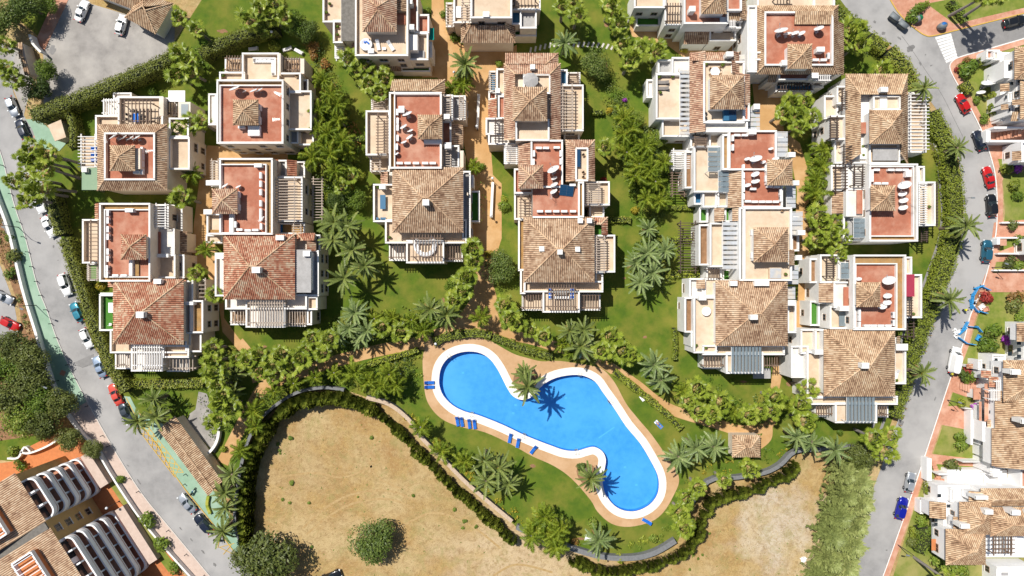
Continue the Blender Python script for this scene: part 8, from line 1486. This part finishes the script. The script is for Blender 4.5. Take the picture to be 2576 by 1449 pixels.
def standing(label, u, v, ang, vest, z=.05, bend=0.0):
    js = [(0, 0, .95), (.04, 0, 1.15), (.10 * bend, 0, 1.38), (.14 * bend, 0, 1.52), (.18 * bend + .02, 0, 1.62), (.2 * bend + .03, 0, 1.72)]; es = [(0, 1), (1, 2), (2, 3), (3, 4), (4, 5)]; rs = [.15, .13, .16, .06, .085, .10]
    for sy in (-1, 1):
        i = len(js); js += [(0, sy * .1, .88), (.04, sy * .11, .5), (-.02 * sy, sy * .12, .1), (.14, sy * .13, .04)]; es += [(0, i), (i, i + 1), (i + 1, i + 2), (i + 2, i + 3)]; rs += [.10, .07, .05, .045]
        i = len(js); js += [(.1 * bend, sy * .2, 1.42), (.12 * bend + .06, sy * .25, 1.14), (.26 + .1 * bend, sy * .2, .98)]; es += [(2, i), (i, i + 1), (i + 1, i + 2)]; rs += [.07, .05, .036]; hand(js, es, rs, i + 2, js[-1], (.9, 0, -.3), (0, 0, 1))
    x, y = P(u, v, 1.5); bx_ = .1 * bend
    segs = [('vest', vest, ([(0, 0, .85), (.02, 0, 1.0), (.04, 0, 1.15), (bx_ * .9, 0, 1.35), (bx_, 0, 1.47)], [.20, .19, .18, .215, .13]))]
    for sy in (-1, 1): segs.append(('sleeve', vest, ([(bx_, sy * .17, 1.42), (bx_ + .04, sy * .235, 1.22)], [.09, .075]))); segs.append(('trouser_leg', 'trousers', ([(0, sy * .1, .93), (.04, sy * .11, .5), (0, sy * .12, .09)], [.125, .095, .075])))
    return person(label, (x, y, z), R(ang), js, es, rs, segs, ((.2 * bend + .02, 0, 1.74), (0, 0, 0)), ['skin'])
standing('person in a yellow vest standing behind the open white van', 2398, 942, 70, 'hivis'); standing('person in a yellow vest standing by the upper road works', 2433, 780, -30, 'hivis'); standing('person in a grey shirt bending inside the upper road works', 2456, 757, 20, 'shirt', .15, 1.6)
tw = empty('towel', (*P(1657, 1068), .03), R(-45)); tag(tw, 'blue and white towel spread on the lawn right of the pool', 'towel'); ob('cloth', pad(-1.0, 1.0, -.4, .4, .06, .06, n=5).mesh('cloth', ['towel']), tw); ob('white_stripe', cube('white2'), tw, (-.78, 0, .07), (0, 0, 0), (.4, .78, .012))
js = [(0, 0, .2), (-.22, 0, .22), (-.44, 0, .22), (-.56, 0, .23), (-.66, 0, .24), (-.75, 0, .24)]; es = [(0, 1), (1, 2), (2, 3), (3, 4), (4, 5)]; rs = [(.15, .11), (.13, .1), (.16, .11), .055, .08, .095]
for sy in (-1, 1):
    i = len(js); js += [(.1, sy * .09, .19), (.46, sy * .1, .26 if sy > 0 else .17), (.86, sy * .1, .12), (.92, sy * .12, .2)]; es += [(0, i), (i, i + 1), (i + 1, i + 2), (i + 2, i + 3)]; rs += [.095, .065, .045, .04]
    i = len(js); js += [(-.42, sy * .19, .2), (-.2, sy * .32, .14), (-.42 if sy > 0 else .02, sy * .42, .13)]; es += [(2, i), (i, i + 1), (i + 1, i + 2)]; rs += [.06, .045, .035]; hand(js, es, rs, i + 2, js[-1], (-.9 if sy > 0 else .9, .2 * sy, 0), (0, 0, 1))
person('person in swimwear lying on the blue towel', (*P(1657, 1068), .0), R(-45), js, es, rs, [('swimsuit', 'swim', ([(.12, 0, .2), (0, 0, .205), (-.12, 0, .215)], [.14, .165, .14]))], ((-.80, 0, .25), (0, R(-90), 0)), ['skin'])
# ------------------------------------------------------------------ the flats at the lower left
FL = House('ochre block of flats with tiers of curved white balconies, lower left corner', '', 120, 1330, 'cream', 'pink', 'apartment_block'); FL.root['category'] = 'building'
mat('ochrewall', (.56, .36, .15), (.50, .32, .13), 1, .9); mat('flatwhite', (.82, .83, .84), (.77, .78, .79), .7, .8)
ZT = 14.0
p0, p1 = Vector(P(165 / 4, 1086.75 + 480 / 4, ZT)), Vector(P(780 / 4, 1086.75 + 1440 / 4, ZT))
AX = (p1 - p0).normalized(); NX = Vector((-AX.y, AX.x))
if NX.x < 0: NX = -NX
LEN = (p1 - p0).length
def fpt(a, n): q = p0 + AX * a + NX * n; return (q.x, q.y)
b = MB(); b.prism([fpt(-1, 0), fpt(LEN + 14, 0), fpt(LEN + 14, -34), fpt(-1, -34)], 0, ZT - .02); FL.add('wall', b, ['ochrewall'])
# tiled roof falling gently to the back, with two cut-out roof terraces
b = MB(); SEED[0] += 1
for (a0, a1) in ((-1.2, 9.2), (10.6, LEN + 14)):
    SEED[0] += 1; e0, e1 = fpt(a1, .5), fpt(a0, .5); t0, t1 = fpt(a1, -34), fpt(a0, -34); corr(b, (*e0, ZT), (*e1, ZT), (*t0, ZT + 4.5), (*t1, ZT + 4.5), seed=SEED[0])
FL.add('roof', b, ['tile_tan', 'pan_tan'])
b = MB(); b.prism([fpt(9.2, .3), fpt(10.6, .3), fpt(10.6, -34), fpt(9.2, -34)], ZT, ZT + .3); FL.add('roof_valley', b, ['darkroof'])
for (a, n, w_, d_, kind) in ((4.5, -6.5, 6.0, 3.6, 0), (15.5, -5.0, 6.0, 4.0, 1), (24.0, -5.5, 5.2, 5.0, 2)):
    zz = ZT + .9 + .13 * -n; q = [fpt(a - w_ / 2, n - d_ / 2), fpt(a + w_ / 2, n - d_ / 2), fpt(a + w_ / 2, n + d_ / 2), fpt(a - w_ / 2, n + d_ / 2)]
    b = MB(); b.prism(q, ZT, zz); rt = FL.add('roof_terrace', b, ['orangepave' if kind < 2 else 'greyroof'])
    for k in range(4):
        r0, r1 = Vector(q[k]), Vector(q[(k + 1) % 4]); d = (r1 - r0).normalized(); nn = Vector((-d.y, d.x)) * .15; b = MB(); b.prism([tuple(r0 - nn), tuple(r1 - nn), tuple(r1 + nn), tuple(r0 + nn)], zz, zz + .8 + .004 * k); FL.add('parapet', b, ['flatwhite'], rt)
    for k in range(6):
        t = -w_ / 2 + w_ * (k + .5) / 6; c0, c1 = Vector(fpt(a + t, n - d_ / 2)), Vector(fpt(a + t, n + d_ / 2)); nn = AX * .06; b = MB(); b.prism([tuple(c0 - nn), tuple(c1 - nn), tuple(c1 + nn), tuple(c0 + nn)], zz + 1.0, zz + 1.15); FL.add('roof_beam', b, ['flatwhite'], rt)
    if kind == 2:
        for k in range(9):
            i, j = k % 3, k // 3; b = MB(); b.prism([fpt(a - w_ / 2 + .25 + i * 1.6, n - d_ / 2 + .25 + j * 1.55), fpt(a - w_ / 2 + 1.75 + i * 1.6, n - d_ / 2 + .25 + j * 1.55), fpt(a - w_ / 2 + 1.75 + i * 1.6, n - d_ / 2 + 1.65 + j * 1.55), fpt(a - w_ / 2 + .25 + i * 1.6, n - d_ / 2 + 1.65 + j * 1.55)], zz + 1.2, zz + 1.24); FL.add('skylight_pane', b, ['metalsheet'], rt)
# bays of balconies: every storey steps out a little, rounded at both ends
def bay(a0, a1):
    for fl in range(5):
        z = ZT - 2.3 - fl * 2.75; out = 1.9 + fl * .30; L = a1 - a0; pl = []
        for k in range(9): t = R(180 - 90 * k / 8); pl.append(fpt(a0 + 1.6 + 1.6 * math.cos(t), out - 1.6 + 1.6 * math.sin(t)))
        for k in range(9): t = R(90 - 90 * k / 8); pl.append(fpt(a1 - 1.6 + 1.6 * math.cos(t), out - 1.6 + 1.6 * math.sin(t)))
        pl = [fpt(a0, -.3)] + pl + [fpt(a1, -.3)]
        b = MB(); b.prism(pl, z - .25, z); bl = FL.add('balcony', b, ['terracotta'])
        b = MB(); inn = []
        c = pl; ofs = offsetline(c, -.3); ofs = ofs if (Vector(ofs[len(c) // 2]) - Vector(fpt((a0 + a1) / 2, 0))).length < (Vector(c[len(c) // 2]) - Vector(fpt((a0 + a1) / 2, 0))).length else offsetline(c, .3)
        for k in range(len(c) - 1): b.prism([c[k], c[k + 1], ofs[k + 1], ofs[k]], z - .45, z + .95)
        FL.add('balcony_wall', b, ['flatwhite'], bl)
        for k in range(3):
            t0, t1 = a0 + L * (k + .12) / 3, a0 + L * (k + .88) / 3; b = MB(); b.prism([fpt(t0, .01), fpt(t1, .01), fpt(t1, .06), fpt(t0, .06)], z + .05, z + 2.15); FL.add('glass_door', b, ['glass'], bl)
        nd = int(L / 2.4)
        for k in range(1, nd):
            t = a0 + L * (k + .3 * (fl % 2)) / nd; b = MB(); b.prism([fpt(t - .15, 0.02), fpt(t + .15, 0.02), fpt(t + .15, out * .72), fpt(t - .15, out * .72)], z + .01, z + 1.9); FL.add('divider', b, ['flatwhite'], bl)
def bayback(a0, a1):
    b = MB(); b.prism([fpt(a0, 0.002), fpt(a1, 0.002), fpt(a1, .01), fpt(a0, .01)], .5, ZT - .3); FL.add('facade_panel', b, ['flatwhite'])
bays = ((0.6, 9.0), (13.3, 27.0), (31.0, LEN + 12))
for q in bays: bay(*q); bayback(*q)
for (g0, g1) in ((9.0, 13.3), (27.0, 31.0)):
    for fl in range(4):
        z = ZT - 2.2 - fl * 2.9; c = fpt((g0 + g1) / 2, .0); wn = ob('window', WIN[0], FL.root, (c[0] - FL.o.x, c[1] - FL.o.y, z), (0, 0, math.atan2(NX.y, NX.x)), (1.2, 1.1, 1)); ob('pane', WIN[1], wn)
for k, (g0, g1) in enumerate(bays):
    a = (g0 + g1) / 2; b = MB(); b.prism([fpt(g0 + .5, 3.5), fpt(g1 - .5, 3.5), fpt(g1 - .5, 5.4), fpt(g0 + .5, 5.4)], 0, 1.6); FL.add('ground_floor_terrace', b, ['pinkpave'])
    b = MB(); b.prism([fpt(g0 + .5, 0), fpt(g1 - .5, 0), fpt(g1 - .5, 3.49), fpt(g0 + .5, 3.49)], 0, 1.0 + .004 * k); FL.add('ground_floor_terrace', b, ['redfloor'])
# ------------------------------------------------------------------ white houses on the right edge
def whouse(label, u, v, tile='pale'): q = House(label, '', u, v, 'white2', tile); q.bw = True; return q
h = whouse('white house with orange roof pieces at the zebra crossing corner', 2540, 200); h.wall = 'white2'
h.T(2496, 146, 2560, 205, 4, .4, floor='white2', win='W'); h.T(2505, 200, 2640, 300, 5, .4, floor='white2', win='W'); h.B(2526, 152, 2552, 196, 0, 5.6); h.F(2536, 162, 2553, 178, 5.66, 'glass', .05, 'skylight_or_window'); h.hip(2552, 118, 2640, 200, 7.4, 2.0, 'pale', zb=4, win='W'); h.lean(2518, 210, 2536, 230, 5.6, 6.2, 'W', 'pale'); h.lean(2544, 282, 2564, 304, 5.4, 6.0, 'S', 'pale'); h.hip(2566, 205, 2660, 300, 7.0, 1.8, 'pale', zb=4, win='W')
for k, (u, v) in enumerate(((2543, 210), (2533, 244), (2558, 234), (2560, 246), (2542, 276), (2568, 273), (2566, 204))): h.F(u - 5, v - 4, u + 5, v + 4, 5.45, 'glass', .04, 'skylight_or_window')  # flat panes standing in for wall windows seen obliquely
h.T(2480, 125, 2515, 150, 2.4, .5, floor='terracotta'); h.T(2498, 128, 2512, 152, 3, .3)
h = whouse('white house with stepped terraces and terracotta steps, upper right edge', 2550, 350)
for k in range(7): h.F(2506 + k * 9, 333 - k * 1.6, 2514 + k * 9, 353 - k * 1.6, .4 + k * .35, 'terracotta', .12, 'step')
h.B(2500, 318, 2580, 324, 0, 3.2); h.B(2490, 352, 2580, 358, 0, 3.0); h.T(2520, 356, 2640, 408, 4.5, .5, floor='white2', win='W'); h.lean(2548, 380, 2566, 404, 5.6, 6.2, 'W', 'pale'); h.B(2480, 328, 2492, 358, 0, 2.4)
h = whouse('white garden walls and steps beside the petrol blue car', 2550, 620)
h.B(2508, 600, 2516, 615, 0, 1.8); h.F(2516, 602, 2532, 618, 1.9, 'terracotta'); h.B(2508, 596, 2580, 600, 0, 1.2); h.B(2510, 636, 2590, 640, 0, 1.2); h.B(2520, 558, 2590, 562, 0, 1.0); h.B(2500, 678, 2590, 682, 0, 1.0); h.T(2550, 600, 2640, 640, 3, .4, floor='white2', win='W')
h = whouse('white house with purple creeper and sparse windows, right edge middle', 2555, 850); h.T(2525, 812, 2660, 905, 5, .3, floor='white2', sides='', win='W'); h.lean(2564, 812, 2640, 860, 7, 8.4, 'W', 'pale', wall=5)
for q in ((2563, 862), (2563, 880), (2563, 897), (2540, 890)): h.F(q[0] - 5, q[1] - 5, q[0] + 5, q[1] + 5, 5.06, 'glass', .05, 'skylight_or_window')  # wall windows, laid flat on the roof as panes
h = whouse('large white terraced house with long tan roofs, right edge below the van', 2530, 1020)
h.T(2460, 892, 2530, 960, 3.4, .5, floor='white2', win='W'); h.T(2478, 950, 2530, 1110, 4.4, .5, floor='white2', win='W'); h.T(2520, 900, 2660, 1130, 5.5, .4, floor='white2', sides='W', win='W'); h.hip(2524, 906, 2640, 1010, 8.0, 2.4, 'pale', zb=4, win='W'); h.lean(2516, 985, 2600, 1180, 6.6, 9.5, 'W', 'pale', wall=4.0); h.lean(2492, 948, 2520, 974, 5.4, 6.4, 'W', 'red'); h.lean(2486, 1056, 2506, 1076, 5.0, 5.6, 'W', 'pale'); h.C(2556, 936, 9.4, 1.6, 1.6, .8); h.C(2582, 1060, 9.4, 1.8, 1.6, .8)
h.F(2448, 976, 2466, 1005, 2.2, 'terracotta', .1, 'gate_roof'); h.B(2450, 980, 2464, 1002, 0, 2.2); h.F(2476, 965, 2486, 1060, 4.5, 'terracotta', .04)
for k in range(6): h.F(2414 + k * 6.5, 962 + k * 2.2, 2420 + k * 6.5, 980 + k * 2.2, .2 + k * .2, 'terracotta', .1, 'step')
for q in ((2505, 905), (2505, 915), (2495, 998), (2524, 985), (2492, 1036), (2515, 1032)): h.F(q[0] - 4, q[1] - 4, q[0] + 4, q[1] + 4, 4.96 if q[0] > 2500 else 4.95, 'glass', .05, 'skylight_or_window')  # panes on the terraces in place of oblique wall windows
h.T(2500, 955, 2528, 985, 4.6, .5, floor='white2'); h.F(2500, 990, 2512, 1030, 5.3, 'beige'); h.B(2506, 1085, 2514, 1125, 0, 5.6); h.B(2470, 1060, 2480, 1112, 0, 4.8); h.F(2462, 1010, 2468, 1100, 3.4, 'terracotta'); h.G(2504, 955, 2524, 985, 6.4, 5, 'v', 'slat_white', zf=4.6); h.B(2426, 1026, 2446, 1030, 0, 1.8); h.B(2440, 1030, 2448, 1120, 0, 2.0); h.B(2462, 1020, 2470, 1120, 0, 2.6)
h = whouse('white house with curved stair walls and three tan roofs, lower right', 2470, 1290)
h.lean(2505, 1080, 2640, 1176, 7.2, 9.5, 'W', 'pale', wall=4.5); h.B(2500, 1126, 2516, 1200, 0, 5.2); h.T(2478, 1176, 2520, 1222, 3.6, .4, floor='terracotta', win='W'); h.T(2515, 1180, 2640, 1228, 5, .5, floor='terracotta', win='W')
for k in range(14): h.F(2350 + k * 7.4, 1198 + k * 1.9 + (6 - k) * .4, 2356.6 + k * 7.4, 1213 + k * 1.9, .3 + k * .22, 'terracotta', .14, 'step')
for k in range(6): h.F(2343 + k * 2.2, 1166 + k * 6, 2355 + k * 2.2, 1171.5 + k * 6, .2 + k * .1, 'terracotta', .1, 'step')
h.B(2330, 1152, 2344, 1210, 0, 2.0); h.B(2360, 1190, 2460, 1196, 0, 2.6); h.B(2346, 1214, 2380, 1222, 0, 2.8); h.B(2420, 1160, 2490, 1164, 0, 2.6); h.T(2320, 1220, 2440, 1300, 4.4, .3, floor='white2', sides='', win='W'); h.T(2398, 1232, 2480, 1330, 5.6, .3, floor='white2', sides='', win='W'); h.lean(2341, 1262, 2375, 1304, 5.0, 6.0, 'W', 'pale', wall=2); h.hip(2412, 1262, 2492, 1344, 8.0, 2.2, 'pale', zb=4, win='W'); h.hip(2466, 1228, 2620, 1272, 7.6, 1.6, 'pale', win='W'); h.hip(2490, 1275, 2600, 1348, 8.0, 2.0, 'pale'); h.hip(2378, 1330, 2478, 1420, 7.4, 2.4, 'pale', zb=2.5, win='W'); h.T(2340, 1300, 2380, 1392, 3.6, .5, floor='white2', win='W'); h.C(2428, 1324, 8.4, 1.6, 1.6, .7); h.C(2488, 1288, 8.6, 1.6, 1.4, .8); h.C(2556, 1290, 9, 1.6, 1.5, .8)
h.F(2342, 1355, 2354, 1384, 3.7, 'orangepave'); h.T(2490, 1306, 2560, 1395, 4.0, .3, floor='white2', sides='', win='W'); h.G(2492, 1310, 2552, 1395, 6.0, 8, 'h', 'slat_brown', zf=4); h.G(2500, 1310, 2548, 1392, 6.3, 6, 'v', 'slat_brown', zf=4, posts=False)
for q in ((2362, 1246), (2410, 1286), (2410, 1294), (2353, 1318), (2353, 1308), (2378, 1333), (2385, 1272)): h.F(q[0] - 4, q[1] - 4, q[0] + 4, q[1] + 4, 5.95 if q[0] > 2398 else 4.75, 'glass', .05, 'skylight_or_window')  # roof-level panes that stand for windows in the walls
h = whouse('white house corner with hedge at the bottom right corner', 2530, 1445); h.T(2470, 1425, 2600, 1500, 3.6, .4, floor='white2', win='W'); h.F(2520, 1440, 2536, 1448, 3.9, 'greyroof')

# small white annexes, stairs and patios that break up the right-hand row
h = whouse('cluster of small white annexes with orange tile caps, right edge by the van', 2500, 930)
for (u0, v0, u1, v1, z, fl) in ((2446, 905, 2470, 930, 2.4, 'terracotta'), (2470, 930, 2492, 955, 4.2, 'white2'), (2488, 975, 2518, 1010, 5.0, 'beige'), (2500, 1012, 2516, 1040, 5.4, 'white2'), (2484, 1080, 2506, 1118, 4.9, 'terracotta'), (2452, 1120, 2484, 1150, 2.6, 'terracotta')): h.T(u0, v0, u1, v1, z, .6, floor=fl, win='W')
h.lean(2470, 932, 2490, 950, 5.0, 5.6, 'W', 'red'); h.lean(2502, 1062, 2518, 1084, 6.0, 6.5, 'W', 'pale'); h.G(2490, 978, 2516, 1008, 6.9, 6, 'v', 'slat_white', zf=5); h.lean(2432, 915, 2446, 927, 1.9, 2.2, 'W', 'red', wall=0)
h = whouse('cluster of small white porches with arches, beside the deep blue car', 2350, 1290)
for (u0, v0, u1, v1, z, fl) in ((2308, 1258, 2324, 1292, 1.4, 'terracotta'), (2322, 1262, 2342, 1290, 2.6, 'terracotta'), (2376, 1228, 2400, 1262, 5.2, 'white2'), (2378, 1300, 2412, 1332, 6.0, 'white2'), (2440, 1190, 2478, 1226, 3.0, 'terracotta'), (2468, 1160, 2500, 1190, 4.4, 'white2')): h.T(u0, v0, u1, v1, z, .5, floor=fl, win='W')
h.lean(2440, 1236, 2470, 1262, 7.4, 8.2, 'W', 'pale', wall=5); h.lean(2400, 1300, 2418, 1330, 6.8, 7.4, 'W', 'pale', wall=5); h.C(2470, 1252, 8, 1.6, 2.2, .6); h.C(2596, 1292, 8, 1.8, 1.6, .8)
h = whouse('cluster of small white patios with tile caps, beside the corner lawn', 2550, 250)
for (u0, v0, u1, v1, z, fl) in ((2520, 232, 2545, 256, 5.2, 'white2'), (2548, 222, 2576, 250, 5.5, 'terracotta'), (2526, 262, 2552, 288, 5.1, 'white2'), (2556, 262, 2576, 290, 5.6, 'white2')): h.T(u0, v0, u1, v1, z, .5, floor=fl, win='W')
h.lean(2520, 262, 2534, 276, 6.6, 7.1, 'W', 'pale'); h.lean(2548, 250, 2564, 264, 7.2, 7.7, 'W', 'pale', wall=0)

h = whouse('added white platform brightening gaps in the right edge row, beside the white van', 2530, 1040); h.T(2484, 905, 2650, 1180, 2.2, .3, floor='white2', sides='W', win='')  # low white platform added so dark gaps between blocks show bright
h = whouse('added white platform brightening gaps in the lower right house, behind the curved stairs', 2480, 1310); h.T(2384, 1182, 2650, 1402, 2.1, .3, floor='white2', sides='', win='')  # added filler platform, whitens the dark gaps between the roofs
h = whouse('added white platform brightening gaps in the upper right corner house', 2560, 220); h.T(2516, 130, 2650, 304, 2.3, .3, floor='white2', sides='W', win='')  # same added white filler, lightens gaps of the corner house
